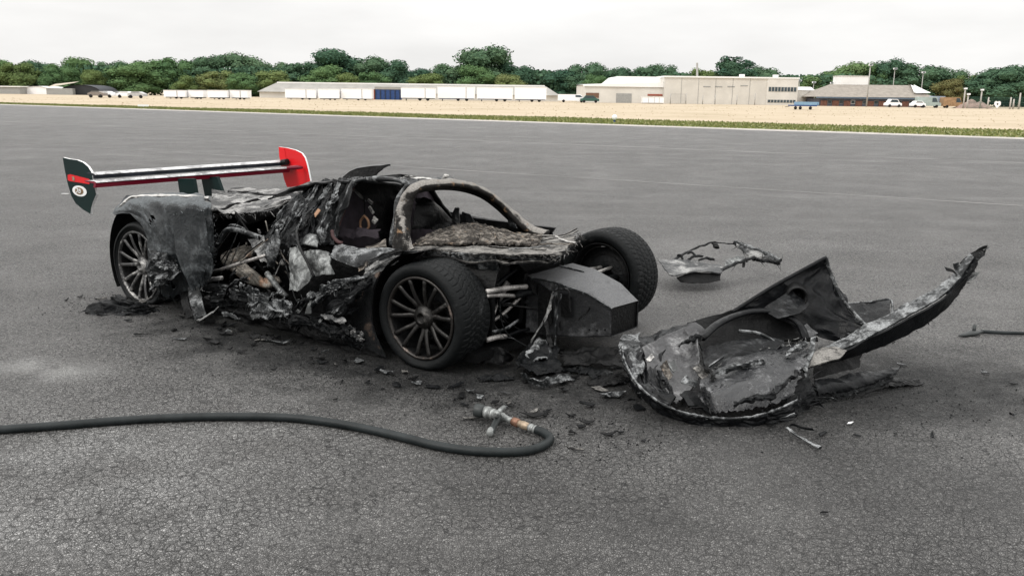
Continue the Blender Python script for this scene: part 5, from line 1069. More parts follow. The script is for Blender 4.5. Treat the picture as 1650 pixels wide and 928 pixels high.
for k in range(12):
    a = Vector((rb.uniform(-2.1, -1.4), rb.uniform(-.7, -.45), rb.uniform(.2, .65))); b = a + Vector((rb.uniform(-.3, .3), rb.uniform(-.15, .05), rb.uniform(-.2, .2))); c = b + Vector((rb.uniform(-.2, .2), rb.uniform(-.1, .1), rb.uniform(-.2, .1)))
    MB().tube(curve([a, b, c], 12), rb.uniform(.007, .02), 7).build('engine_hose', M[rb.choice(['soot_dark', 'soot', 'soot_grey'])], K, True)
sheet('heat_shield', M['pale_scrap'], K, [[(-1.817, -0.75, 0.547), (-1.735, -0.72, 0.57), (-1.668, -0.7, 0.602)], [(-1.672, -0.8, 0.494), (-1.629, -0.78, 0.496), (-1.584, -0.75, 0.51)], [(-1.584, -0.82, 0.423), (-1.569, -0.8, 0.422), (-1.54, -0.78, 0.422)]], nu=12, nv=12, amp=.012, freq=9, rag=(.05, .1, .1, .1), thick=.005, seed=180)
sheet('heat_shield', M['soot_grey'], K, [[(-1.494, -0.86, 0.579), (-1.374, -0.84, 0.675), (-1.372, -0.82, 0.69)], [(-1.422, -0.9, 0.506), (-1.316, -0.9, 0.549), (-1.3, -0.88, 0.569)], [(-1.402, -0.9, 0.423), (-1.35, -0.9, 0.429), (-1.31, -0.9, 0.452)]], nu=14, nv=12, amp=.018, freq=9, rag=(.05, .1, .1, .1), thick=.005, seed=181)
# --- melted aluminium lumps
sheet('melted_panel', M['melted_alu'], K, [[(-1.15, -0.92, 0.591), (-1.123, -0.96, 0.455), (-1.095, -0.98, 0.325)], [(-1.051, -0.94, 0.614), (-0.987, -0.98, 0.496), (-0.985, -1, 0.336)], [(-1.027, -0.93, 0.599), (-0.926, -0.96, 0.509), (-0.883, -0.96, 0.437)]], nu=20, nv=24, amp=.014, freq=8, rag=(.03, .05, .02, .06), thick=.008, seed=190)
sheet('melted_panel', M['melted_alu'], K, [[(-1.051, -0.9, 0.579), (-0.973, -0.94, 0.5), (-0.894, -0.95, 0.438)], [(-0.867, -0.96, 0.621), (-0.785, -1, 0.545), (-0.765, -0.98, 0.469)], [(-0.767, -0.92, 0.627), (-0.709, -0.96, 0.568), (-0.695, -0.94, 0.487)]], nu=24, nv=24, amp=.024, freq=10, rag=(.02, .06, .05, .03), thick=.01, seed=191)
sheet('melted_panel', M['melted_alu'], K, [[(-1.09, -0.86, 0.615), (-1.08, -0.84, 0.655), (-1.054, -0.82, 0.676)], [(-0.918, -0.94, 0.637), (-0.932, -0.9, 0.67), (-0.965, -0.85, 0.685)], [(-0.871, -0.92, 0.623), (-0.886, -0.9, 0.651), (-0.931, -0.86, 0.665)]], nu=14, nv=14, amp=.008, freq=7, rag=(.02, .05, .02, .02), thick=.012, seed=192, smooth=True)
MB().tube(curve([(-1.14, -0.86, 0.701), (-1.014, -0.95, 0.627), (-0.889, -1, 0.552), (-0.801, -1.02, 0.462)], 18), .009, 7).build('wire', M['soot_dark'], K, True)
# --- crumpled side skins sliding down to the sill
SK = [([[(-0.999, -1, 0.301), (-0.722, -1.02, 0.437), (-0.436, -1, 0.542)], [(-0.848, -1.06, 0.253), (-0.601, -1.08, 0.405), (-0.337, -1.02, 0.524)], [(-0.971, -1.02, 0.176), (-0.706, -1.04, 0.324), (-0.413, -1, 0.449)]], 'soot_grey', 200),
      ([[(-0.777, -1.02, 0.265), (-0.507, -1.04, 0.412), (-0.294, -1, 0.546)], [(-0.665, -1.08, 0.246), (-0.417, -1.1, 0.39), (-0.276, -1.03, 0.5)], [(-0.759, -1.02, 0.162), (-0.539, -1.04, 0.29), (-0.415, -1, 0.387)]], 'soot', 201),
      ([[(-2.055, -0.95, 0.182), (-1.688, -0.96, 0.263), (-1.327, -0.98, 0.257), (-1.052, -1, 0.235)], [(-2.003, -1, 0.134), (-1.57, -1.05, 0.225), (-1.217, -1.07, 0.214), (-0.953, -1.06, 0.187)], [(-1.936, -1, 0.071), (-1.62, -1.02, 0.124), (-1.287, -1.02, 0.116), (-0.975, -1.02, 0.117)]], 'soot', 202),
      ([[(-1.472, -1.02, 0.269), (-1.187, -1.04, 0.28), (-0.972, -1.04, 0.271)], [(-1.403, -1.1, 0.225), (-1.122, -1.12, 0.23), (-0.934, -1.1, 0.215)], [(-1.363, -1.06, 0.164), (-1.145, -1.08, 0.168), (-1.016, -1.06, 0.152)]], 'soot_grey', 203),
      ([[(-1.913, -0.98, 0.216), (-1.596, -1, 0.309), (-1.398, -1, 0.276)], [(-1.781, -1.05, 0.194), (-1.485, -1.06, 0.274), (-1.291, -1.06, 0.243)]], 'soot_grey', 204),
      ([[(-1.03, -1.02, 0.208), (-0.78, -1.03, 0.209), (-0.531, -1, 0.204)], [(-0.937, -1.08, 0.161), (-0.692, -1.06, 0.157), (-0.479, -1.02, 0.138)], [(-0.976, -1.02, 0.101), (-0.74, -1.02, 0.092), (-0.475, -0.98, 0.066)]], 'soot', 205)]
for g, mt, sd_ in SK: sheet('crumpled_skin', M[mt], K, g, nu=40, nv=44, amp=.055, freq=8, cre=(2.6, 1.3), rag=(.08, .16, .08, .08), thick=.005, seed=sd_)
sheet('side_sill', M['soot_dark'], K, [
 [(-2.381, -0.9, 0.116), (-1.751, -0.92, 0.166), (-1.203, -0.93, 0.164), (-0.732, -0.92, 0.133), (-0.419, -0.9, 0.102)],
 [(-2.315, -0.95, 0.04), (-1.69, -0.97, 0.095), (-1.16, -0.97, 0.093), (-0.703, -0.95, 0.058), (-0.337, -0.93, 0.04)],
 [(-2.32, -0.92, -0.029), (-1.751, -0.93, 0.013), (-1.213, -0.93, 0.015), (-0.71, -0.92, -0.008), (-0.285, -0.92, -0.021)]], nu=20, nv=70, amp=.03, freq=8, cre=(2.5, 5), rag=(.05, .06, .02, .0), thick=.02, seed=210)
for k in range(20):
    t_ = rb.random(); a = Vector((-1.829, -1.02, 0.136)).lerp(Vector((-0.452, -1, 0.118)), t_) + Vector((0, rb.uniform(-.12, .06), rb.uniform(-.04, .16))); ln = rb.uniform(.1, .3); d = Vector((rb.uniform(.4, 1), rb.uniform(-.35, .1), rb.uniform(-.3, .75))).normalized() * ln; w_ = Vector((rb.uniform(-.02, .02), -.02, rb.uniform(.015, .05)))
    g = [[a, a + d * .5 + w_ * .5, a + d], [a + w_, a + d * .5 + w_ * 1.5, a + d + w_ * .6]]
    sheet('side_shred', M[rb.choice(['soot', 'soot_grey', 'soot_dark', 'soot', 'soot_grey', 'pale_scrap'])], K, g, nu=10, nv=22, amp=.022, freq=12, cre=(2.5, 1.5), rag=(.1, .2, .1, .2), thick=.004, seed=220 + k)
for k, (a, b) in enumerate([((-0.76, -1.05, 0.164), (-0.653, -1.06, 0.256)), ((-0.774, -1.1, 0.244), (-0.762, -1.08, 0.35)), ((-0.934, -1.06, 0.211), (-0.797, -1.06, 0.342))]):
    a, b = Vector(a), Vector(b); w_ = Vector((.03, 0, .006)); sheet('side_shred', M['melted_alu'], K, [[a - w_, a + w_], [a.lerp(b, .5) - w_ * .5, a.lerp(b, .5) + w_ * .5], [b - w_ * .2, b + w_ * .2]], nu=12, nv=6, amp=.008, freq=12, thick=.006, seed=250 + k)
# crumbled pale lumps on the sill
for k in range(26):
    t_ = rb.random(); p = Vector((-0.61, -0.99, 0.148)).lerp(Vector((-0.403, -0.99, 0.113)), t_) + Vector((rb.uniform(-.02, .02), rb.uniform(-.03, .02), rb.uniform(-.02, .04))); s_ = rb.uniform(.01, .024)
    m = MB(); m.tube([(0, 0, -s_), (s_ * .3, 0, -s_ * .3), (0, s_ * .2, s_ * .4), (0, 0, s_)], [s_ * .4, s_, s_ * .9, s_ * .3], 6); o = m.build('ash_lump', M[rb.choice(['pale_scrap', 'soot_grey', 'ash_white'])], K); o.location = p; o.rotation_euler = (rb.uniform(0, 3), rb.uniform(0, 3), 0)
# --- nose crash box and front suspension
def hexa(rows, name, mat, parent):
    """rows of 4 corner rings joined in sequence"""
    m = MB(); vs_ = [p for r_ in rows for p in r_]; fs = [tuple(reversed(range(4)))]
    for i in range(len(rows) - 1):
        for k in range(4): j = (k + 1) % 4; fs.append((4 * i + k, 4 * i + j, 4 * i + 4 + j, 4 * i + 4 + k))
    m.add(vs_, fs); return m.build(name, mat, parent)
nb = hexa([[(.30, -.27, .50), (.30, .27, .50), (.30, .27, .13), (.30, -.27, .13)],
           [(.50, -.25, .485), (.50, .25, .485), (.50, .25, .135), (.50, -.25, .135)],
           [(.70, -.20, .435), (.72, .20, .43), (.72, .20, .15), (.70, -.20, .15)],
           [(.855, -.155, .352), (.875, .155, .345), (.875, .155, .17), (.86, -.155, .172)]], 'nose_box', M['graphite'], K)
hexa([[(.846, -.149, .348), (.862, .149, .341), (.862, .149, .177), (.848, -.149, .179)], [(.853, -.148, .346), (.868, .148, .339), (.868, .148, .178), (.855, -.148, .18)]], 'box_mouth', M['soot_dark'], nb)
bv = nb.modifiers.new('edge', 'BEVEL'); bv.width = .012; bv.segments = 2; bv.limit_method = 'ANGLE'; bv.angle_limit = R(25)
for (a, b) in [((.31, -.273, .492), (.51, -.253, .478)), ((.51, -.253, .478), (.705, -.203, .428)), ((.705, -.203, .428), (.858, -.158, .346)), ((.52, -.252, .14), (.52, -.252, .478)), ((.31, .1, .503), (.5, .1, .488))]:
    MB().bar(a, b, .012, .012).build('box_edge_strip', M['soot_grey'], nb)
rk = random.Random(3)
for k in range(9):
    a = Vector((rk.uniform(.28, .8), -.27 + rk.uniform(0, .06), .2 + rk.uniform(.0, .3))); d = Vector((rk.uniform(-.1, .1), -.03, rk.uniform(-.2, -.05))); w_ = Vector((rk.uniform(.01, .03), -.01, .0))
    if k < 4: sheet('box_flake', M[rk.choice(['soot', 'soot_grey', 'soot_dark'])], nb, [[a, a + d], [a + w_, a + d + w_ * .6]], nu=6, nv=10, amp=.01, freq=14, rag=(.1, .2, .1, .2), thick=.003, seed=600 + k)
for k in range(10):
    a = Vector((rk.uniform(-.02, .3), rk.uniform(-.66, -.5), rk.uniform(.18, .5))); b = Vector((rk.uniform(.1, .45), rk.uniform(-.36, -.26), rk.uniform(.16, .5)))
    MB().tube(curve([a, a.lerp(b, .5) + Vector((0, 0, rk.uniform(-.05, .03))), b], 9), rk.uniform(.005, .014), 7).build('suspension_link', M[rk.choice(['soot', 'soot_grey', 'soot_dark', 'metal_rod'])], K, True)
for k in range(7):
    a = Vector((rk.uniform(.2, .5), rk.uniform(.26, .34), rk.uniform(.2, .45))); b = Vector((rk.uniform(.25, .45), .6, rk.uniform(.22, .45)))
    MB().tube(curve([a, a.lerp(b, .5) + Vector((0, 0, .02)), b], 8), rk.uniform(.006, .014), 7).build('suspension_link', M[rk.choice(['soot', 'soot_grey', 'metal_rod'])], K, True)
MB().prism([(0.697, -0.185, 0.358), (0.847, -0.157, 0.33), (0.861, -0.157, 0.193), (0.704, -0.185, 0.175)], (0, -.004, 0)).build('box_plate', M['graphite'], nb)
for p in ((0.728, -0.19, 0.204), (0.775, -0.18, 0.206), (0.825, -0.17, 0.216)): MB().lathe([(.001, -.005), (.006, -.004), (.006, .004)], 10, p).build('bolt', M['soot_dark'], nb)
sheet('box_bracket', M['soot_dark'], K, [[(0.35, -0.3, 0.485), (0.382, -0.31, 0.412)], [(0.402, -0.3, 0.468), (0.404, -0.3, 0.39)]], nu=6, nv=6, amp=.004, thick=.01, seed=260)
for k, (a, b, r_) in enumerate([((0.294, -0.66, 0.461), (0.356, -0.34, 0.445), .016), ((0.295, -0.66, 0.435), (0.324, -0.4, 0.392), .013), ((0.297, -0.66, 0.165), (0.321, -0.5, 0.157), .016), ((0.284, -0.55, 0.478), (0.264, -0.3, 0.544), .012), ((0.321, -0.5, 0.157), (0.352, -0.3, 0.167), .011), ((0.33, -0.42, 0.393), (0.371, -0.28, 0.405), .02)]):
    MB().tube(curve([a, tuple((Vector(a) + Vector(b)) / 2 + Vector((0, 0, .006))), b], 8), r_, 9).build('suspension_arm', M['metal_rod' if k < 3 else 'soot'], K, True)
for k, (a, b, r_) in enumerate([((0.325, 0.3, 0.434), (0.345, 0.58, 0.424), .014), ((0.423, 0.3, 0.426), (0.418, 0.6, 0.43), .012), ((0.497, 0.3, 0.385), (0.455, 0.6, 0.36), .03), ((0.403, 0.3, 0.308), (0.427, 0.6, 0.214), .014)]):
    MB().tube([a, tuple((Vector(a) + Vector(b)) / 2), b], r_, 9).build('suspension_arm', M['metal_rod' if k < 2 else 'soot'], K, True)
MB().prism([(.18, -.3, .16), (.3, -.34, .2), (.34, -.34, .52), (.2, -.3, .58)], (0, .04, 0)).build('damper_plate', M['soot_dark'], K)
m = MB(); m.tube([(.12, -.42, .5), (.14, -.5, .3), (.15, -.56, .2)], [.035, .04, .03], 12); m.build('damper', M['soot'], K, True)
# hanging strips in front of the box
for k, (pts, w_, mt) in enumerate([([(0.574, -0.36, 0.453), (0.559, -0.38, 0.366), (0.552, -0.42, 0.284), (0.509, -0.46, 0.189), (0.48, -0.48, 0.103)], .016, 'pale_scrap'), ([(0.604, -0.33, 0.433), (0.592, -0.34, 0.333), (0.594, -0.36, 0.221), (0.598, -0.38, 0.086)], .012, 'soot_grey'), ([(0.574, -0.36, 0.453), (0.614, -0.34, 0.466), (0.65, -0.32, 0.453), (0.665, -0.31, 0.338)], .014, 'soot_dark'), ([(0.552, -0.42, 0.284), (0.595, -0.44, 0.2), (0.628, -0.46, 0.126)], .02, 'soot_dark')]):
    m = MB(); cp = curve(pts, 20); m.tube(cp, [w_ * (.8 + .5 * noise.noise(Vector((i * .6, k * 3, 0)))) for i in range(20)], 7, True, .4); m.v = [tuple(Vector(p) + noise.noise_vector(Vector(p) * 25) * .007) for p in m.v]; m.build('hanging_strip', M[mt], K)
# stuff heaped under the nose
for k, (g, mt) in enumerate([([[(0.484, -0.436, 0.16), (0.527, -0.364, 0.14), (0.595, -0.342, 0.1)], [(0.473, -0.56, 0.07), (0.655, -0.617, 0.1), (0.721, -0.519, 0.07)], [(0.549, -0.683, 0.02), (0.701, -0.713, 0.04), (0.764, -0.551, 0.03)]], 'soot'), ([[(0.611, -0.751, 0.05), (0.779, -0.797, 0.06), (0.827, -0.55, 0.05)], [(0.613, -0.729, 0.015), (0.791, -0.782, 0.015), (0.883, -0.571, 0.015)]], 'soot_grey'), ([[(0.264, -0.69, 0.1), (0.347, -0.627, 0.12), (0.455, -0.586, 0.1)], [(0.268, -0.677, 0.02), (0.383, -0.673, 0.03), (0.393, -0.53, 0.02)]], 'soot_dark'),
                             ([[(0.636, -0.39, 0.08), (0.779, -0.195, 0.1), (0.898, -0.098, 0.08)], [(0.683, -0.425, 0.02), (0.875, -0.352, 0.04), (0.975, -0.193, 0.02)]], 'soot_dark'), ([[(0.506, -0.499, 0.12), (0.504, -0.383, 0.14), (0.594, -0.429, 0.12)], [(0.541, -0.604, 0.09), (0.662, -0.652, 0.08), (0.645, -0.511, 0.08)]], 'soot_grey')]):
    sheet('melted_skirt', M[mt], K, g, nu=22, nv=28, amp=.03, freq=11, rag=(.08, .12, .08, .1), thick=.005, seed=270 + k)

# dark slot and bracket on the near face of the nose box
MB().prism([(0.549, -0.252, 0.422), (0.627, -0.246, 0.405), (0.636, -0.246, 0.275), (0.563, -0.252, 0.272)], (0, -.006, 0)).build('box_slot', M['soot_dark'], nb)
MB().prism([(0.403, -0.275, 0.464), (0.496, -0.268, 0.421), (0.506, -0.268, 0.226), (0.411, -0.275, 0.139)], (0, -.007, 0)).build('box_scorch_plate', M['soot_dark'], nb)
# frayed carbon along the torn edges
for k, (edge, n, L_, mt) in enumerate([
  ([(-2.59, -1.06, 0.124), (-2.472, -1.06, 0.093), (-2.321, -1.02, 0.09), (-2.108, -1, 0.127), (-2.056, -0.96, 0.174)], 70, .06, 'soot'),
  ([(-1.866, -0.97, 0.823), (-1.862, -0.98, 0.65), (-1.868, -0.98, 0.518), (-1.912, -0.97, 0.368)], 60, .035, 'soot_grey'),
  ([(-2.442, -0.6, 0.668), (-2.209, -0.59, 0.674), (-1.965, -0.56, 0.707), (-1.767, -0.5, 0.756), (-1.559, -0.43, 0.826)], 90, .05, 'deck_ash'),
  ([(-1.636, -0.3, 0.923), (-1.566, -0.52, 0.851), (-1.548, -0.68, 0.726), (-1.544, -0.8, 0.574), (-1.3, -0.84, 0.547), (-0.977, -0.88, 0.598)], 150, .06, 'soot_grey'),
  ([(-0.347, -0.74, 0.647), (0.005, -0.68, 0.668), (0.335, -0.62, 0.68), (0.559, -0.56, 0.691), (0.71, -0.48, 0.712), (0.565, -0.1, 0.716), (0.279, 0.4, 0.68)], 150, .045, 'layered'),
  ([(-1.992, -1, 0.099), (-1.427, -1.06, 0.175), (-0.961, -1.08, 0.169), (-0.59, -1.05, 0.145), (-0.373, -1, 0.073)], 190, .07, 'soot'),
  ([(-0.941, -1.05, 0.29), (-0.601, -1.08, 0.413), (-0.327, -1.03, 0.527)], 80, .05, 'soot_grey'),
  ([(-1.589, -0.4, 0.916), (-1.048, -0.48, 1.02), (-0.677, -0.5, 1.058), (-0.422, -0.3, 1.041), (-0.43, 0.1, 0.974)], 110, .03, 'soot_grey'),
  ([(0.503, -0.6, -0.011), (0.647, -0.6, -0.027), (0.778, -0.4, -0.025)], 60, .05, 'soot')]):
    fray('frayed_fibres', M[mt], K, edge, n, L_, 900 + k, .4)
# drooping looms and wires
rw_ = random.Random(31)
for k in range(22):
    if k < 12: a = Vector((rw_.uniform(-2.2, -1.3), rw_.uniform(-.8, -.6), rw_.uniform(.4, .72))); b = Vector((a.x + rw_.uniform(-.35, .35), rw_.uniform(-1.0, -.75), rw_.uniform(.15, .45)))
    elif k < 17: a = Vector((rw_.uniform(-1.2, -.6), rw_.uniform(-.4, 0), rw_.uniform(.8, .95))); b = Vector((a.x + rw_.uniform(-.2, .2), a.y + rw_.uniform(-.2, .2), rw_.uniform(.5, .65)))
    else: a = Vector((rw_.uniform(.0, .3), rw_.uniform(-.6, -.4), rw_.uniform(.45, .58))); b = Vector((a.x + rw_.uniform(-.1, .35), rw_.uniform(-.55, -.3), rw_.uniform(.08, .3)))
    c = a.lerp(b, .5) + Vector((rw_.uniform(-.08, .08), -.03, -rw_.uniform(.03, .12)))
    MB().tube(curve([a, c, b], 14), rw_.uniform(.003, .006), 6).build('wire', M[rw_.choice(['soot', 'soot_grey', 'pale_scrap', 'soot_dark', 'header_pipe'])], K, True)

# ------------------------------------------------------------------ torn-off front clip
def wreck(name, o, label, cat): return empty(name, o, 0, label, cat)
CL = (1.75, 4.6, 0.0)
clip = wreck('front_clip', CL, 'charred upturned front clamshell lying before the nose of the car', 'car bodywork')
def L(rows, o=CL): return [[(p[0] - o[0], p[1] - o[1], p[2] - o[2]) for p in r_] for r_ in rows]
def Lp(pts, o=CL): return [(p[0] - o[0], p[1] - o[1], p[2] - o[2]) for p in pts]
# outer bumper bowl: lower lip up to the rim (outside face)
rimc = [(0.657, 4.95, 0.19), (0.628, 4.62, 0.17), (0.671, 4.32, 0.122), (0.787, 4.13, 0.081), (0.945, 4.06, 0.057), (1.13, 4.06, 0.05), (1.293, 4.1, 0.069), (1.455, 4.18, 0.105)]
lowc = [(0.697, 4.95, 0.029), (0.682, 4.66, 0.005), (0.722, 4.4, -0.02), (0.821, 4.2, -0.036), (0.959, 4.1, -0.044), (1.141, 4.08, -0.047), (1.329, 4.14, -0.038), (1.501, 4.24, -0.028)]
sheet('bumper_skin', M['clip_skin'], clip, L([rimc, lowc]), nu=14, nv=70, amp=.02, freq=9, rag=(.1, .35, .01, .02), thick=.006, seed=300, cre=(1.4, 7))
sheet('bowl_side', M['clip_skin'], clip, L([[(0.657, 4.95, 0.19), (0.802, 5.02, 0.21), (0.956, 5.06, 0.248), (1.096, 5.06, 0.281)], [(0.672, 4.86, 0.171), (0.798, 4.86, 0.188), (0.933, 4.92, 0.214), (1.06, 4.98, 0.248)], [(0.632, 4.64, 0.145), (0.717, 4.66, 0.158), (0.793, 4.7, 0.165), (0.869, 4.74, 0.165)], [(0.675, 4.34, 0.094), (0.723, 4.4, 0.102), (0.765, 4.46, 0.11), (0.797, 4.5, 0.122)], [(0.801, 4.15, 0.057), (0.826, 4.22, 0.058), (0.849, 4.28, 0.06), (0.869, 4.32, 0.063)]]), nu=44, nv=30, amp=.03, freq=10, cre=(3, 2.4), rag=(.03, .02, .0, .05), thick=.008, seed=299)
sheet('bowl_side', M['soot_grey'], clip, L([[(0.637, 4.93, 0.18), (0.693, 4.98, 0.212), (0.769, 5, 0.223)], [(0.628, 4.66, 0.139), (0.679, 4.74, 0.162), (0.756, 4.84, 0.178)], [(0.658, 4.36, 0.108), (0.704, 4.46, 0.13), (0.744, 4.56, 0.154)]]), nu=26, nv=16, amp=.025, freq=14, rag=(.04, .06, .0, .12), thick=.006, seed=298)
MB().tube(curve(Lp(rimc), 80), [.007 + .006 * noise.noise(Vector((i * .5, 0, 0))) for i in range(80)], 9).build('bumper_lip', M['soot_grey'], clip, True)
# left shining duct wall inside the bowl
sheet('duct_wall', M['clip_shine'], clip, L([
 [(0.734, 4.72, 0.213), (0.847, 4.84, 0.235), (0.985, 4.92, 0.271), (1.088, 4.95, 0.294)],
 [(0.741, 4.58, 0.148), (0.856, 4.7, 0.148), (0.981, 4.78, 0.199), (1.085, 4.82, 0.263)],
 [(0.756, 4.4, 0.095), (0.875, 4.5, 0.062), (0.979, 4.6, 0.109), (1.063, 4.66, 0.181)],
 [(0.839, 4.24, 0.051), (0.903, 4.32, 0.029), (0.98, 4.42, 0.071), (1.049, 4.5, 0.136)]]), nu=40, nv=40, amp=.016, freq=6, rag=(.03, .06, .03, .06), thick=.005, seed=301, smooth=True)
sheet('duct_tip', M['clip_shine'], clip, L([[(0.999, 4.9, 0.277), (1.059, 4.92, 0.313), (1.074, 4.92, 0.31)], [(1.033, 4.84, 0.238), (1.089, 4.88, 0.276), (1.122, 4.9, 0.278)], [(1.066, 4.82, 0.218), (1.116, 4.86, 0.233), (1.152, 4.9, 0.26)]]), nu=12, nv=10, amp=.01, freq=10, rag=(.05, .1, .02, .1), thick=.006, seed=302)
for k, (a, b, mt) in enumerate([((0.824, 4.52, 0.186), (0.855, 4.44, 0.118), 'ash_tan'), ((0.868, 4.54, 0.187), (0.89, 4.5, 0.148), 'melted_alu'), ((0.758, 4.6, 0.199), (0.773, 4.58, 0.184), 'ash_white'), ((0.916, 4.42, 0.132), (0.983, 4.38, 0.105), 'soot_grey'), ((0.996, 4.5, 0.177), (1.043, 4.42, 0.127), 'layered')]):
    a, b = Vector(a) - Vector(CL), Vector(b) - Vector(CL); d = Vector((.02, .02, .012))
    sheet('duct_scrap', M[mt], clip, [[a - d, a + d], [b - d * .7, b + d * .8]], nu=8, nv=8, amp=.012, freq=16, rag=(.1, .1, .1, .1), thick=.006, seed=303 + k)
# floor of the bowl: broad smooth inner panel
sheet('inner_panel', M['clip_inner'], clip, L([
 [(1.111, 4.62, 0.104), (1.297, 4.82, 0.139), (1.515, 4.9, 0.163), (1.745, 4.95, 0.213)],
 [(0.999, 4.4, 0.119), (1.204, 4.52, 0.159), (1.415, 4.56, 0.199), (1.666, 4.66, 0.229)],
 [(0.958, 4.2, 0.107), (1.136, 4.24, 0.156), (1.342, 4.3, 0.178), (1.581, 4.44, 0.184)],
 [(1.007, 4.12, 0.058), (1.138, 4.1, 0.067), (1.303, 4.14, 0.087), (1.487, 4.28, 0.099)]]), nu=54, nv=54, amp=.024, freq=7, cre=(1.7, 1.1), rag=(.06, .05, .05, .09), thick=.006, seed=310)
sheet('bowl_floor', M['soot_dark'], clip, L([
 [(0.681, 4.9, 0.083), (1.009, 5.1, 0.105), (1.447, 5.2, 0.161), (1.807, 5.25, 0.192)], [(0.702, 4.5, -0.004), (0.949, 4.55, -0.018), (1.291, 4.55, -0.014), (1.647, 4.6, 0.028)], [(0.763, 4.24, -0.018), (0.906, 4.15, -0.035), (1.169, 4.13, -0.037), (1.486, 4.25, 0.002)]]), nu=20, nv=36, amp=.01, freq=5, thick=.01, seed=311)
sheet('inner_panel', M['soot'], clip, L([[(0.889, 4.34, 0.07), (0.987, 4.42, 0.064), (1.041, 4.36, 0.051)], [(0.909, 4.22, 0.049), (0.98, 4.22, 0.033), (1.026, 4.14, 0.024)]]), nu=12, nv=16, amp=.012, freq=8, rag=(.05, .05, .05, .05), thick=.006, seed=312)
rf = random.Random(17)
for k, (a, b, w_, mt) in enumerate([((0.972, 4.24, 0.12), (1.015, 4.1, 0.052), .05, 'clip_skin'), ((1.076, 4.4, 0.155), (1.364, 4.5, 0.203), .04, 'soot_grey'), ((1.312, 4.18, 0.119), (1.515, 4.36, 0.181), .06, 'clip_skin'), ((1.1, 4.08, 0.1), (1.331, 4.14, 0.134), .035, 'soot'), ((1.489, 4.56, 0.207), (1.646, 4.66, 0.258), .05, 'soot_grey'), ((1.038, 4.5, 0.157), (1.068, 4.36, 0.134), .045, 'soot_dark'), ((0.955, 4.74, 0.21), (1.086, 4.82, 0.233), .05, 'soot'), ((0.797, 4.5, 0.139), (0.852, 4.3, 0.07), .04, 'clip_skin')]):
    a, b = Vector(a) - Vector(CL), Vector(b) - Vector(CL); n_ = Vector((rf.uniform(-.3, .3), -.5, 1)).normalized() * w_
    sheet('torn_fold', M[mt], clip, [[a, a.lerp(b, .5) + n_ * .25, b], [a + n_ * .5, a.lerp(b, .5) + n_ * .9, b + n_ * .4], [a + n_ * .7 + Vector((.02, .02, -.01)), a.lerp(b, .45) + n_ * 1.1 + Vector((.01, .05, -.02)), b + n_ * .6]], nu=16, nv=22, amp=.02, freq=12, cre=(2, 2), rag=(.06, .2, .08, .12), thick=.004, seed=820 + k)
# rear inner duct tube and dark back wall
sheet('back_wall', M['soot_dark'], clip, L([
 [(1.046, 5.05, 0.275), (1.235, 5.15, 0.298), (1.44, 5.22, 0.338), (1.658, 5.25, 0.358), (1.835, 5.25, 0.313)],
 [(1.097, 5, 0.193), (1.248, 5.1, 0.218), (1.436, 5.18, 0.238), (1.652, 5.2, 0.243), (1.866, 5.2, 0.207)],
 [(1.118, 4.9, 0.108), (1.245, 4.98, 0.124), (1.42, 5.02, 0.149), (1.633, 5.05, 0.167), (1.858, 5.05, 0.162)]]), nu=20, nv=36, amp=.012, freq=5, rag=(.02, .02, .02, .02), thick=.01, seed=313)
MB().tube(curve(Lp([(1.102, 4.86, 0.233), (1.239, 5, 0.291), (1.422, 5.08, 0.338), (1.596, 5.1, 0.335), (1.72, 5.06, 0.282), (1.764, 5, 0.191)]), 40), .028, 10, True, .6).build('arch_flange', M['clip_skin'], clip, True)
sheet('air_duct', M['clip_skin'], clip, L([[(1.095, 4.84, 0.16), (1.227, 4.92, 0.191), (1.424, 4.98, 0.203), (1.639, 4.98, 0.195)], [(1.088, 4.7, 0.133), (1.229, 4.8, 0.167), (1.416, 4.86, 0.174), (1.611, 4.86, 0.169)], [(1.115, 4.62, 0.104), (1.254, 4.72, 0.14), (1.417, 4.78, 0.153), (1.601, 4.8, 0.157)]]), nu=18, nv=36, amp=.016, freq=7, cre=(1.5, 3), rag=(.08, .05, .02, .03), thick=.008, seed=314)
MB().tube(curve(Lp([(1.353, 5, 0.243), (1.477, 4.98, 0.231), (1.58, 4.94, 0.179)]), 16), .01, 8).build('flange_wire', M['soot_grey'], clip, True)
MB().bar(*Lp([(1.053, 4.55, 0.137), (1.195, 4.7, 0.171)]), .01, .01).build('stay_rod', M['soot_grey'], clip)
# tall triangular fender wall with round lamp opening
fin = [
 [(1.357, 5.12, 0.339), (1.536, 5.15, 0.326), (1.773, 5.15, 0.211), (1.977, 5.12, 0.159), (2.098, 5.05, 0.193)],
 [(1.584, 5.22, 0.45), (1.704, 5.22, 0.389), (1.839, 5.2, 0.305), (2.001, 5.16, 0.251), (2.153, 5.08, 0.243)],
 [(1.793, 5.3, 0.546), (1.85, 5.28, 0.484), (1.926, 5.26, 0.411), (2.016, 5.22, 0.33), (2.09, 5.16, 0.319)],
 [(1.965, 5.36, 0.627), (1.986, 5.35, 0.57), (2.008, 5.33, 0.511), (2.037, 5.31, 0.452), (2.07, 5.28, 0.396)]]
sheet('fender_wall', M['clip_skin'], clip, L(fin), nu=44, nv=40, amp=.026, freq=6, cre=(2.2, 2.0), rag=(.01, .02, .01, .03), thick=.006, seed=320)
MB().tube(curve(Lp([(1.334, 5.1, 0.332), (1.578, 5.2, 0.459), (1.786, 5.28, 0.554), (1.957, 5.34, 0.631)]), 30), .013, 8).build('fender_edge', M['clip_skin'], clip, True)
MB().tube(curve(Lp([(1.957, 5.34, 0.631), (1.986, 5.32, 0.537), (2.019, 5.28, 0.447), (2.071, 5.22, 0.355), (2.152, 5.06, 0.249)]), 30), .011, 8).build('fender_edge', M['soot_grey'], clip, True)
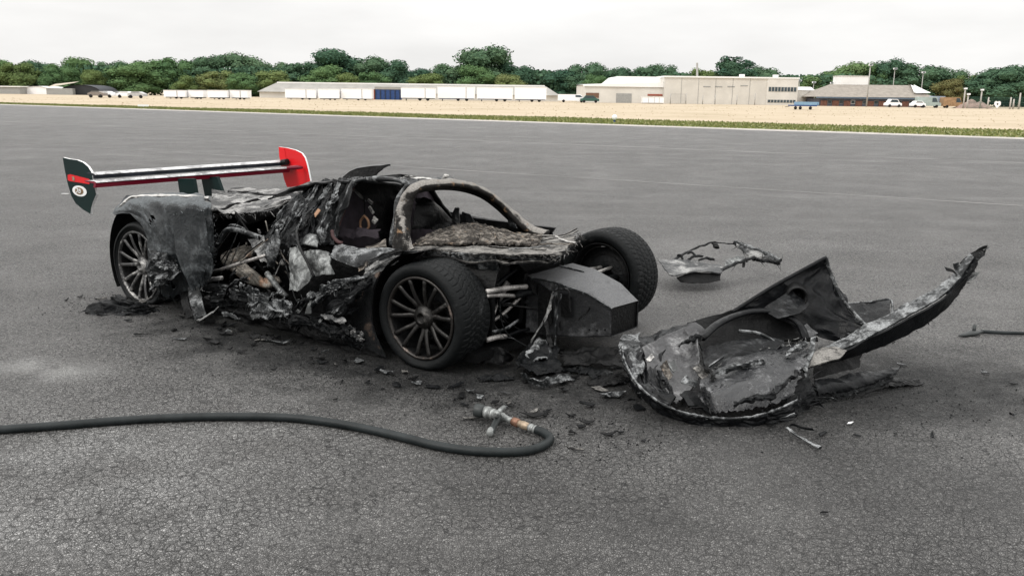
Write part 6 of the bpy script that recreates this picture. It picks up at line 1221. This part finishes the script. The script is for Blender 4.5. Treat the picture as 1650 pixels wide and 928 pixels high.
lc = Vector(Lp([(1.736, 5.16, 0.416)])[0]); ld = Vector((-.15, -1, .12)).normalized(); m = MB(); m.lathe([(.085, .1), (.07, .02), (.062, -.02), (.054, -.02), (.05, .1), (.004, .11)], 28); m.v = [tuple(lc + (Vector((0, 1, 0)).rotation_difference(-ld) @ Vector(p))) for p in m.v]; m.build('lamp_socket', M['soot_dark'], clip, True)
sheet('lamp_shelf', M['clip_skin'], clip, L([[(1.502, 5.1, 0.345), (1.621, 5.14, 0.415), (1.712, 5.2, 0.449)], [(1.594, 5.02, 0.31), (1.733, 5.06, 0.339), (1.812, 5.14, 0.379)]]), nu=12, nv=14, amp=.01, freq=8, rag=(.03, .05, .05, .05), thick=.01, seed=321)
sheet('lamp_shelf', M['clip_inner'], clip, L([[(1.72, 5.06, 0.235), (1.79, 5.1, 0.264)], [(1.764, 5, 0.191), (1.842, 5.04, 0.219)]]), nu=8, nv=8, amp=.004, freq=8, rag=(.03, .05, .05, .05), thick=.006, seed=322)
# long curved rail rising to the right
rail_t = [(1.648, 4.75, 0.173), (1.854, 4.8, 0.235), (2.064, 4.86, 0.332), (2.267, 4.9, 0.436), (2.434, 4.93, 0.512), (2.543, 4.95, 0.591), (2.615, 4.97, 0.672), (2.666, 4.98, 0.733)]
rail_m = [(1.64, 4.62, 0.184), (1.822, 4.66, 0.224), (2.029, 4.72, 0.3), (2.237, 4.78, 0.392), (2.415, 4.82, 0.479), (2.529, 4.87, 0.556), (2.605, 4.9, 0.638), (2.673, 4.94, 0.715)]
rail_b = [(1.706, 4.7, 0.13), (1.886, 4.74, 0.161), (2.081, 4.78, 0.207), (2.285, 4.82, 0.287), (2.468, 4.86, 0.4), (2.581, 4.9, 0.514), (2.635, 4.92, 0.598), (2.693, 4.95, 0.681)]
sheet('fender_rail', M['clip_skin'], clip, L([rail_m, rail_b]), nu=14, nv=60, amp=.012, freq=6, rag=(.0, .18, .01, .03), thick=.012, seed=330)
sheet('fender_rail', M['soot_grey'], clip, L([rail_t, rail_m]), nu=12, nv=70, amp=.009, freq=10, rag=(.14, .0, .01, .03), thick=.01, seed=331)
for k, (g, mt) in enumerate([([[(2.477, 4.93, 0.513), (2.561, 4.95, 0.583), (2.622, 4.97, 0.672)], [(2.52, 4.88, 0.495), (2.613, 4.9, 0.573), (2.695, 4.92, 0.628)]], 'pale_scrap'), ([[(2.602, 4.98, 0.67), (2.675, 5, 0.741), (2.772, 5.02, 0.775)], [(2.642, 4.94, 0.616), (2.696, 4.96, 0.675), (2.747, 5, 0.716)]], 'soot_dark'), ([[(2.551, 4.93, 0.588), (2.631, 4.92, 0.627), (2.701, 4.92, 0.636)], [(2.523, 4.9, 0.55), (2.613, 4.9, 0.573), (2.674, 4.9, 0.603)]], 'melted_alu'), ([[(2.492, 4.95, 0.649), (2.545, 4.95, 0.627)], [(2.504, 4.94, 0.629), (2.572, 4.94, 0.6)]], 'soot_dark'), ([[(2.558, 4.96, 0.677), (2.584, 4.95, 0.602)], [(2.593, 4.96, 0.692), (2.629, 4.95, 0.621)]], 'soot_grey')]):
    sheet('rail_tip_scrap', M[mt], clip, L(g), nu=12, nv=14, amp=.018, freq=12, rag=(.1, .12, .06, .1), thick=.005, seed=340 + k)
# pale folded flap where rail meets bowl, torn strings
sheet('folded_flap', M['layered'], clip, L([[(1.596, 4.5, 0.157), (1.646, 4.58, 0.196), (1.718, 4.68, 0.231)], [(1.666, 4.48, 0.193), (1.734, 4.56, 0.232), (1.803, 4.66, 0.246)], [(1.779, 4.52, 0.217), (1.842, 4.6, 0.221), (1.886, 4.68, 0.219)]]), nu=16, nv=14, amp=.01, freq=8, rag=(.04, .06, .05, .08), thick=.008, seed=350)
sheet('folded_flap', M['soot_grey'], clip, L([[(1.555, 4.48, 0.163), (1.637, 4.62, 0.22), (1.685, 4.72, 0.281)], [(1.589, 4.46, 0.156), (1.664, 4.6, 0.219), (1.719, 4.72, 0.292)]]), nu=6, nv=16, amp=.014, freq=14, rag=(.1, .1, .04, .04), thick=.006, seed=351)
for k, (pts, r_, mt) in enumerate([([(1.588, 4.5, 0.164), (1.602, 4.46, 0.093), (1.624, 4.44, -0.005), (1.619, 4.42, -0.139)], .009, 'soot_grey'), ([(1.509, 4.34, 0.065), (1.473, 4.28, 0), (1.461, 4.25, -0.091)], .014, 'soot'), ([(1.466, 4.3, 0.044), (1.499, 4.24, -0.008), (1.51, 4.2, -0.053)], .01, 'soot_dark'), ([(1.4, 4.22, 0.039), (1.411, 4.18, -0.013), (1.389, 4.15, -0.085)], .012, 'soot'), ([(1.348, 3.986, 0.03), (1.398, 3.884, 0.015), (1.445, 3.788, 0.012)], .012, 'soot_grey')]):
    m = MB(); cp = curve(Lp(pts), 16); m.tube(cp, [r_ * (.8 + .6 * noise.noise(Vector((i * .7, k * 3, 5)))) for i in range(16)], 7, True, .6); m.v = [tuple(Vector(p) + noise.noise_vector(Vector(p) * 25) * .006) for p in m.v]; m.build('torn_string', M[mt], clip)
sheet('torn_corner', M['soot'], clip, L([[(1.421, 4.3, 0.078), (1.523, 4.4, 0.12), (1.596, 4.46, 0.156)], [(1.421, 4.22, 0.012), (1.528, 4.32, 0.038), (1.59, 4.4, 0.079)], [(1.459, 4.2, -0.054), (1.54, 4.3, -0.03), (1.595, 4.36, 0.017)]]), nu=20, nv=18, amp=.03, freq=11, rag=(.05, .15, .05, .1), thick=.006, seed=355)
# splitter layers at the right
for k, (dz, mt) in enumerate([(0, 'clip_skin'), (-.035, 'soot'), (-.06, 'soot_dark')]):
    g = [[(1.64, 4.5, 0.109), (1.805, 4.58, 0.105), (2.008, 4.66, 0.104), (2.214, 4.72, 0.116)], [(1.63, 4.44, 0.08), (1.795, 4.5, 0.082), (1.994, 4.58, 0.094), (2.168, 4.66, 0.106)], [(1.646, 4.42, 0.038), (1.807, 4.48, 0.047), (1.968, 4.55, 0.068), (2.097, 4.62, 0.089)]]
    g = [[(p[0] - .02 * k, p[1] - .01 * k, max(.012, p[2] + dz)) for p in r_] for r_ in g]
    sheet('splitter_layer', M[mt], clip, L(g), nu=18, nv=44, amp=.014, freq=10, rag=(.08, .22, .03, .06), thick=.006, seed=360 + k)
sheet('wheelarch_inner', M['soot_dark'], clip, L([[(1.734, 4.78, 0.117), (1.894, 4.84, 0.156), (2.076, 4.9, 0.194)], [(1.72, 4.7, 0.042), (1.874, 4.76, 0.062), (2.02, 4.82, 0.082)]]), nu=14, nv=20, amp=.012, freq=7, rag=(.02, .08, .02, .06), thick=.008, seed=365)
for k in range(14):
    a = Vector(random.Random(k + 40).choice(Lp([(0.719, 4.38, -0.013), (0.873, 4.14, -0.038), (1.307, 4.12, -0.041), (1.679, 4.4, 0.045), (1.988, 4.6, 0.069), (0.692, 4.9, 0.007)]))); rr2 = random.Random(k * 3 + 1); a += Vector((rr2.uniform(-.08, .08), rr2.uniform(-.06, .02), -a.z + rr2.uniform(.01, .06)))
    d = Vector((rr2.uniform(-.12, .12), rr2.uniform(-.1, .04), rr2.uniform(-.01, .05))); w_ = Vector((rr2.uniform(-.02, .03), rr2.uniform(-.03, .03), .015))
    sheet('clip_shred', M[rr2.choice(['soot', 'soot_dark', 'soot_grey'])], clip, [[a, a + d], [a + w_, a + d * .8 + w_]], nu=8, nv=12, amp=.014, freq=14, rag=(.1, .2, .1, .2), thick=.004, seed=370 + k)
# scuffed slab lying behind the clip
so_ = (2.604, 6.132, 0)
slab = wreck('scuffed_slab', (so_[0], so_[1], 0), 'flat scuffed black body slab lying behind the torn clamshell', 'car bodywork')
g = [[(2.268, 5.75, 0.237), (2.448, 5.8, 0.236), (2.613, 5.85, 0.244)], [(2.199, 5.55, 0.179), (2.369, 5.58, 0.153), (2.53, 5.62, 0.195)], [(2.21, 5.5, 0.13), (2.361, 5.5, 0.115), (2.501, 5.52, 0.145)]]
sheet('skin', M['soot'], slab, [[(p[0] - so_[0], p[1] - so_[1], max(p[2], .01)) for p in r_] for r_ in g], nu=20, nv=26, amp=.014, freq=10, rag=(.04, .06, .04, .04), thick=.01, seed=380)
ep_ = [(p[0] - so_[0], p[1] - so_[1], p[2]) for p in [(2.268, 5.75, 0.237), (2.448, 5.8, 0.24), (2.613, 5.85, 0.248), (2.536, 5.62, 0.208)]]
MB().tube(curve(ep_, 20), .009, 7).build('torn_edge', M['soot_grey'], slab, True)

# ------------------------------------------------------------------ pale headlamp frame / door remains beyond the far wheel
do_ = (1.801, 7.595, 0); DO = (do_[0], do_[1], 0)
door = wreck('door_frame_wreck', DO, 'pale burnt wing panel with empty lamp hoop lying beyond the far front wheel', 'car bodywork')
sheet('skin', M['pale_scrap'], door, L([
 [(1.276, 7.5, 0.203), (1.432, 7.6, 0.175), (1.58, 7.65, 0.167), (1.72, 7.65, 0.146), (1.848, 7.6, 0.135)],
 [(1.289, 7.3, 0.165), (1.426, 7.35, 0.146), (1.576, 7.4, 0.138), (1.721, 7.4, 0.151), (1.844, 7.4, 0.152)],
 [(1.312, 7.12, 0.137), (1.367, 7.08, 0.131), (1.466, 7.12, 0.161), (1.612, 7.15, 0.167), (1.766, 7.2, 0.148)]], DO), nu=24, nv=36, amp=.012, freq=7, rag=(.03, .03, .02, .02), thick=.01, seed=390)
sheet('dark_mouth', M['soot_dark'], door, L([[(1.375, 7.12, 0.122), (1.515, 7.18, 0.154), (1.651, 7.2, 0.147), (1.778, 7.25, 0.138)], [(1.408, 7.12, 0.08), (1.523, 7.12, 0.071), (1.655, 7.15, 0.072), (1.76, 7.2, 0.084)]], DO), nu=8, nv=20, amp=.008, freq=8, rag=(.0, .1, .02, .02), thick=.01, seed=391)
for k, (pts, r_, mt) in enumerate([([(1.426, 7.6, 0.175), (1.579, 7.8, 0.213), (1.738, 7.95, 0.247), (1.862, 8, 0.281)], .016, 'soot'), ([(1.862, 8, 0.281), (1.961, 8, 0.27), (2.064, 7.95, 0.269)], .01, 'soot'), ([(2.051, 7.95, 0.292), (2.138, 7.9, 0.267), (2.226, 7.8, 0.245), (2.313, 7.7, 0.219), (2.38, 7.6, 0.187)], .035, 'soot_grey'), ([(1.789, 7.3, 0.155), (1.907, 7.4, 0.181), (2.028, 7.5, 0.202), (2.147, 7.6, 0.212)], .022, 'soot'), ([(2.057, 7.9, 0.277), (2.114, 7.8, 0.232), (2.151, 7.65, 0.192)], .02, 'pale_scrap'), ([(1.874, 8, 0.275), (1.881, 7.95, 0.255), (1.882, 7.9, 0.246)], .03, 'soot_dark'), ([(2.137, 7.6, 0.201), (2.26, 7.6, 0.18), (2.377, 7.6, 0.165)], .028, 'soot'), ([(2.038, 7.5, 0.213), (2.018, 7.45, 0.156)], .014, 'soot_dark')]):
    m = MB(); cp = curve(Lp(pts, DO), 18); m.tube(cp, [r_ * (.85 + .5 * noise.noise(Vector((i * .8, k * 3, 2)))) for i in range(18)], 8, True, .7); m.v = [tuple(Vector(p) + noise.noise_vector(Vector(p) * 18) * .01) for p in m.v]; m.build('lamp_hoop', M[mt], door)
sheet('hoop_skin', M['pale_scrap'], door, L([[(2.052, 7.95, 0.286), (2.141, 7.8, 0.25), (2.257, 7.7, 0.224), (2.374, 7.6, 0.199)], [(2.118, 7.7, 0.21), (2.2, 7.65, 0.198), (2.287, 7.6, 0.186), (2.374, 7.55, 0.152)]], DO), nu=10, nv=20, amp=.02, freq=12, rag=(.08, .15, .03, .06), thick=.008, seed=392)
sheet('torn_edge', M['melted_alu'], door, L([[(1.865, 7.5, 0.199), (1.982, 7.6, 0.204), (2.076, 7.65, 0.219)], [(1.833, 7.4, 0.163), (1.954, 7.5, 0.167), (2.053, 7.55, 0.192)]], DO), nu=8, nv=14, amp=.016, freq=12, rag=(.1, .1, .05, .05), thick=.006, seed=393)
for k, (a, b) in enumerate([((1.579, 7.65, 0.178), (1.711, 7.7, 0.199)), ((1.653, 7.6, 0.178), (1.802, 7.65, 0.176)), ((1.487, 7.7, 0.202), (1.536, 7.65, 0.167)), ((1.592, 7.78, 0.211), (1.644, 7.7, 0.204))]):
    m = MB(); a, b = [Vector(q) - Vector(DO) for q in (a, b)]; m.tube(curve([a, a.lerp(b, .5) + Vector((0, 0, .02)), b], 10), .011, 6); m.v = [tuple(Vector(p) + noise.noise_vector(Vector(p) * 25) * .01) for p in m.v]; m.build('wire', M['soot'], door)

# ------------------------------------------------------------------ fire hose with branch pipe
rub = NT('hose_rubber'); rub_m = rub.out(rub.mix(rub.map(rub.noise(9, 5, 0.6), 0.35, 0.7), (0.006, 0.0085, 0.009), (0.018, 0.0225, 0.0235)), 0.5, 0.0, 0.25)
rub.bump(rub.math('ADD', rub.noise(140, 3, 0.6), rub.noise(25, 4, 0.6)), 0.25, 0.004)
hz = 0.021
HP = [(-2.562, 3.816, 0.021), (-2.413, 3.86, 0.021), (-2.153, 3.925, 0.021), (-1.887, 3.999, 0.021), (-1.603, 4.052, 0.021), (-1.302, 4.071, 0.021), (-1.051, 4.055, 0.021), (-0.79, 3.973, 0.021), (-0.532, 3.848, 0.021), (-0.347, 3.743, 0.021), (-0.173, 3.685, 0.021), (-0.004, 3.676, 0.021), (0.103, 3.708, 0.021), (0.168, 3.775, 0.021), (0.188, 3.84, 0.022), (0.166, 3.896, 0.024), (0.126, 3.937, 0.026)]
h0 = Vector(HP[0]); hose = empty('hose', (h0.x, h0.y, 0), 0, 'long black rubber hose ending in a brass and steel nozzle', 'hose')
HL = [(p[0] - h0.x, p[1] - h0.y, p[2]) for p in HP]
MB().tube(curve(HL, 170), hz, 14).build('tube', rub_m, hose, True)
def hp(*a): return [(p[0] - h0.x, p[1] - h0.y, p[2]) for p in a]
def coupling(pts, prof, mat, name):
    """rings along a straight run: prof of (t, radius)"""
    a, b = Vector(pts[0]), Vector(pts[1]); MB().tube([a.lerp(b, t) for t, _ in prof], [r_ for _, r_ in prof], 16).build(name, mat, hose, True)
alu = plain('dull_alloy', (0.25, 0.26, 0.255), 0.45, 0.5, var=0.5, scale=40); dk = plain('dark_fitting', (0.03, 0.034, 0.034), 0.45)
coupling(hp((0.131, 3.929, 0.026), (0.084, 3.965, 0.03)), [(0, 0.016), (.15, 0.018), (.16, 0.021), (.3, 0.021), (.32, 0.017), (.55, 0.017), (.57, 0.021), (.72, 0.021), (.74, 0.017), (1, 0.017)], alu, 'hose_clip')
coupling(hp((0.09, 3.958, 0.03), (0.042, 4, 0.032)), [(0, 0.016), (.1, 0.019), (.5, 0.021), (.85, 0.018), (1, 0.016)], M['brass'], 'brass_tail')
coupling(hp((0.042, 4, 0.032), (0.009, 4.026, 0.034)), [(0, 0.015), (.1, 0.022), (.8, 0.022), (1, 0.016)], M['copper'], 'copper_nut')
coupling(hp((0.009, 4.026, 0.034), (-0.069, 4.103, 0.036)), [(0, 0.014), (.3, 0.016), (.5, 0.019), (.6, 0.023), (1, 0.023)], alu, 'valve_neck')
coupling(hp((-0.05, 4.067, 0.04), (-0.138, 4.126, 0.046)), [(0, 0.018), (.1, 0.025), (.2, 0.025), (.22, 0.021), (.34, 0.021), (.36, 0.029), (.48, 0.029), (.5, 0.023), (.6, 0.023), (.62, 0.032), (.78, 0.032), (.8, 0.028), (1, 0.028)], alu, 'nozzle_body')
coupling(hp((-0.132, 4.118, 0.046), (-0.176, 4.137, 0.048)), [(0, 0.029), (.2, 0.034), (.85, 0.034), (1, 0.032), (.98, 0.023), (.6, 0.021)], dk, 'nozzle_mouth')
coupling(hp((-0.059, 4.046, 0.045), (-0.094, 3.882, 0.026)), [(0, 0.014), (.1, 0.016), (.75, 0.015), (.76, 0.018), (1, 0.018)], dk, 'grip')
coupling(hp((-0.089, 3.919, 0.03), (-0.097, 3.874, 0.026)), [(0, 0.017), (.3, 0.019), (.8, 0.019), (1, 0.012)], alu, 'grip_cap')
MB().tube(hp((-0.067, 3.987, 0.08), (-0.05, 4.021, 0.09), (-0.032, 4.078, 0.085)), .012, 8).build('lever', alu, hose, True)
MB().tube(hp((-0.069, 4.092, 0.04), (-0.067, 3.991, 0.085)), .018, 10).build('valve_post', alu, hose, True)
# second hose at the right border
HP2 = [(3.853, 5.816, 0.017), (3.581, 5.866, 0.017), (3.434, 5.875, 0.017), (3.296, 5.901, 0.017)]; h1 = Vector(HP2[-1]); hose2 = empty('hose', (h1.x, h1.y, 0), 0, 'thin dark hose end with a flat coupling at the right border', 'hose')
MB().tube(curve([(p[0] - h1.x, p[1] - h1.y, p[2]) for p in HP2], 30), .013, 10).build('tube', rub_m, hose2, True)
q0, q1 = [(p[0] - h1.x, p[1] - h1.y, p[2]) for p in ((3.302, 5.898, 0.018), (3.091, 5.796, 0.012))]
a, b = Vector(q0), Vector(q1); MB().tube([a.lerp(b, t) for t in (0, .2, .25, .5, .55, .8, 1)], [.016, .02, .03, .032, .026, .02, .006], 12, True, .6).build('coupling', dk, hose2, True)
MB().tube([tuple(a.lerp(b, .35) + Vector((0, 0, .01))), tuple(a.lerp(b, .35) + Vector((.01, .02, .05)))], .012, 8).build('lug', dk, hose2, True)

# ------------------------------------------------------------------ loose debris on the runway
rd = random.Random(123)
def debris(p, Ls, Ws, Hs, mat, rz, label, name='debris_fragment', group=None, n=8, seed=None):
    rg = random.Random(seed if seed is not None else rd.random()); o = shard_mesh(rg, Ls, Ws, Hs, n).build(name, mat); o.location = (p[0], p[1], 0.003); o.rotation_euler = (0, 0, rz); tag(o, label, 'debris', group); return o
debris((1.702, 4.124, 0), .035, .014, .006, M['paint_white'], .3, 'small white fragment alone on the asphalt right of the clamshell', 'white_fragment')
debris((-1.922, 5.401, 0), .09, .05, .07, M['soot_dark'], .5, 'dark folded scrap on the asphalt before the rear wheel', n=9, seed=4)
debris((-1.689, 5.205, 0), .06, .03, .03, M['soot_dark'], -.3, 'ragged black scrap right of the dark folded scrap', n=9, seed=5)
debris((-2.163, 5.477, 0), .07, .025, .012, M['soot_grey'], .1, 'grey flat flake left of the dark folded scrap', seed=6)
debris((-2.473, 5.567, 0), .04, .02, .02, M['soot'], .2, 'small dark flake furthest left before the rear wheel', seed=7)
debris((-0.937, 4.367, 0), .03, .015, .012, M['soot_dark'], .2, 'lone black chip on the asphalt above the hose', seed=8)
debris((-0.036, 4.51, 0), .05, .012, .008, M['pale_scrap'], -.4, 'pale sliver on the asphalt above the nozzle', seed=9)
debris((0.299, 4.564, 0), .035, .03, .03, M['soot_dark'], .3, 'black lump between nozzle and clamshell', seed=10)
debris((0.31, 3.743, 0), .05, .018, .014, M['layered'], -.1, 'beige and black flake right of the hose bend', seed=11)
debris((-1.396, 4.867, 0), .03, .015, .01, M['soot_dark'], .6, 'tiny curled black strip on the asphalt before the sill', seed=12)
debris((1.236, 3.156, 0), .04, .008, .006, M['soot_dark'], 0.05, 'thin dark sliver on the asphalt at lower right', seed=13)
debris((-6.966, 13.425, 0), .12, .02, .006, M['paint_white'], -.3, 'thin white mark behind the near end plate', seed=15)
debris((0.45, 4.335, 0), .12, .04, .05, M['soot'], .5, 'longest torn strip lying left of the clamshell', seed=16)
debris((0.548, 4.483, 0), .1, .04, .05, M['soot_grey'], .2, 'grey torn strip touching the left side of the clamshell', seed=17)
def zone_label(x, y, s_, mk):
    hue = {'soot': 'sooty', 'soot_dark': 'jet black', 'soot_grey': 'ash grey', 'layered': 'beige streaked'}[mk]
    size = 'tiny' if s_ < .016 else ('large' if s_ > .042 else 'small')
    if x < -2.3: zn = 'beside the rear wheel'
    elif x < -1.35: zn = 'before the torn engine bay'
    elif x < -.45: zn = 'before the crumpled door sill'
    elif x < .45: zn = 'before the front wheel'
    else: zn = 'under the nose box' if y > -.45 else 'between front wheel and clamshell'
    if y < -1.45 and x < .45: zn += ', out on the clean asphalt'
    return ('%s %s scrap lying %s' % (size, hue, zn), 'scrap', '%s scraps %s' % (hue, zn))
car2w = Matrix.Translation(CARLOC) @ Matrix.Rotation(CARROT, 4, 'Z')
n_d = 0
for i in range(150):
    x = rd.uniform(-3.3, 1.6); y = -1.05 - abs(rd.gauss(0, .16)) if rd.random() < .6 else rd.uniform(-.75, .2)
    if y > -1.05 and x < 0.45: continue
    p = car2w @ Vector((x, y, 0)); s_ = rd.uniform(.01, .05) * (1.25 if y > -1.2 else .7)
    debris((p.x, p.y), s_ * rd.uniform(1, 2), s_ * rd.uniform(.4, 1), s_ * rd.uniform(.2, 1.1), M[(mk := rd.choice(['soot', 'soot_dark', 'soot_grey', 'soot', 'soot_dark', 'layered']))], rd.uniform(0, 6.28), *zone_label(x, y, s_, mk))
def zone2(a_, mk):
    hue = {'soot': 'sooty', 'soot_dark': 'jet black', 'soot_grey': 'ash grey'}[mk]; d = math.degrees(a_) % 360
    zn = ['right of the clamshell, by the splitter', 'behind the clamshell, right of its fin', 'behind the clamshell, left of its fin', 'at the left rim of the clamshell', 'before the left half of the clamshell', 'before the right half of the clamshell'][int(d // 60)]
    return ('small %s scrap lying %s' % (hue, zn), 'scrap', '%s scraps %s' % (hue, zn))
for i in range(26):
    a_ = rd.uniform(0, 6.28); r_ = rd.uniform(.85, 1.25); p = (1.85 + 1.0 * r_ * math.cos(a_), 4.62 + .55 * r_ * math.sin(a_)); s_ = rd.uniform(.009, .04)
    debris(p, s_ * rd.uniform(1, 2), s_ * rd.uniform(.4, 1), s_ * rd.uniform(.2, 1), M[(mk := rd.choice(['soot', 'soot_dark', 'soot_grey', 'soot']))], rd.uniform(0, 6.28), *zone2(a_, mk))
# larger crusts of burnt bodywork fused to the asphalt
for k, (p, L_, W_, rz, mt, lb) in enumerate([((0.204, 4.785, 0), .15, .07, .2, 'soot_dark', 'broad black crust on the asphalt below the nose box'), ((0.447, 4.911, 0), .15, .06, -.3, 'soot', 'wrinkled crust between nose box and clamshell, left one'), ((0.576, 4.745, 0), .16, .07, .6, 'soot_dark', 'narrow crust reaching to the left rim of the clamshell'), ((-0.082, 4.751, 0), .1, .04, .1, 'soot', 'thin crust right of the front wheel'), ((-1.609, 5.504, 0), .14, .035, -.55, 'soot_dark', 'long thin crust before the engine bay'), ((2.2, 4.757, 0), .16, .06, .2, 'soot_dark', 'black crust under the splitter of the clamshell')]):
    g = [[(-L_, -W_, .006), (0, -W_ * 1.2, .012), (L_, -W_ * .7, .006)], [(-L_ * 1.1, 0, .012), (0, 0, .03), (L_ * 1.15, 0, .014)], [(-L_ * .8, W_, .006), (0, W_ * 1.1, .012), (L_ * .9, W_, .006)]]
    o = sheet('charred_crust', M[mt], None, g, nu=22, nv=34, amp=.014, freq=22, rag=(.12, .12, .12, .12), thick=.005, seed=700 + k, holes=.06, hfreq=20); o.location = (p[0], p[1], .004); o.rotation_euler = (0, 0, rz); tag(o, lb, 'debris', 'burnt crusts fused to the asphalt')
for k, (edge, n, L_, mt) in enumerate([(rimc, 90, .025, 'soot'), (lowc, 120, .05, 'soot'), (rail_m, 50, .018, 'soot_grey'), (rail_b, 70, .022, 'soot'), (rail_t, 50, .02, 'soot_grey'),
  ([(1.957, 5.34, 0.631), (1.986, 5.32, 0.537), (2.019, 5.28, 0.447), (2.071, 5.22, 0.355), (2.152, 5.06, 0.249)], 70, .03, 'soot_grey'), ([(1.106, 4.6, 0.111), (1.291, 4.8, 0.145), (1.509, 4.88, 0.169), (1.738, 4.93, 0.218)], 70, .04, 'pale_scrap'), ([(2.462, 4.9, 0.519), (2.588, 4.94, 0.623), (2.704, 4.98, 0.719), (2.772, 5.02, 0.775)], 50, .035, 'pale_scrap'), ([(1.395, 4.2, 0.02), (1.521, 4.32, 0.038), (1.605, 4.44, 0.135)], 80, .09, 'soot'), ([(1.646, 4.42, 0.038), (1.807, 4.48, 0.047), (1.968, 4.55, 0.068), (2.158, 4.64, 0.112)], 80, .06, 'soot')]):
    fray('frayed_fibres', M[mt], clip, Lp(edge), n, L_, 930 + k, .3)
fray('frayed_fibres', M['soot'], door, Lp([(2.039, 7.9, 0.288), (2.185, 7.75, 0.242), (2.36, 7.55, 0.185), (2.134, 7.55, 0.205), (1.805, 7.3, 0.15)], DO), 90, .07, 950, .3, .003)
# soot crumbs: uncountable grit
def grit():
    vs_ = []; fs = []; rg = random.Random(9)
    for i in range(2400):
        t_ = rg.random()
        if t_ < .6: q = car2w @ Vector((rg.uniform(-3.3, 1.7), -1.0 - abs(rg.gauss(0, .3)), 0))
        elif t_ < .8: q = car2w @ Vector((rg.uniform(.3, 1.8), rg.uniform(-1.0, .5), 0))
        else: q = Vector((1.7 + rg.gauss(0, .6), 4.45 + rg.gauss(0, .3), 0))
        s_ = rg.uniform(.002, .007); b = len(vs_); a_ = rg.uniform(0, 6.28)
        for k in range(3): vs_.append((q.x + s_ * math.cos(a_ + k * 2.1), q.y + s_ * math.sin(a_ + k * 2.1), .001))
        vs_.append((q.x, q.y, s_ * 1.1)); fs += [(b, b + 1, b + 3), (b + 1, b + 2, b + 3), (b + 2, b, b + 3)]
    o = MB().add(vs_, fs).build('soot_grit', M['soot']); tag(o, 'black grit and ash crumbs strewn round the wreck', 'grit', kind='stuff')
grit()
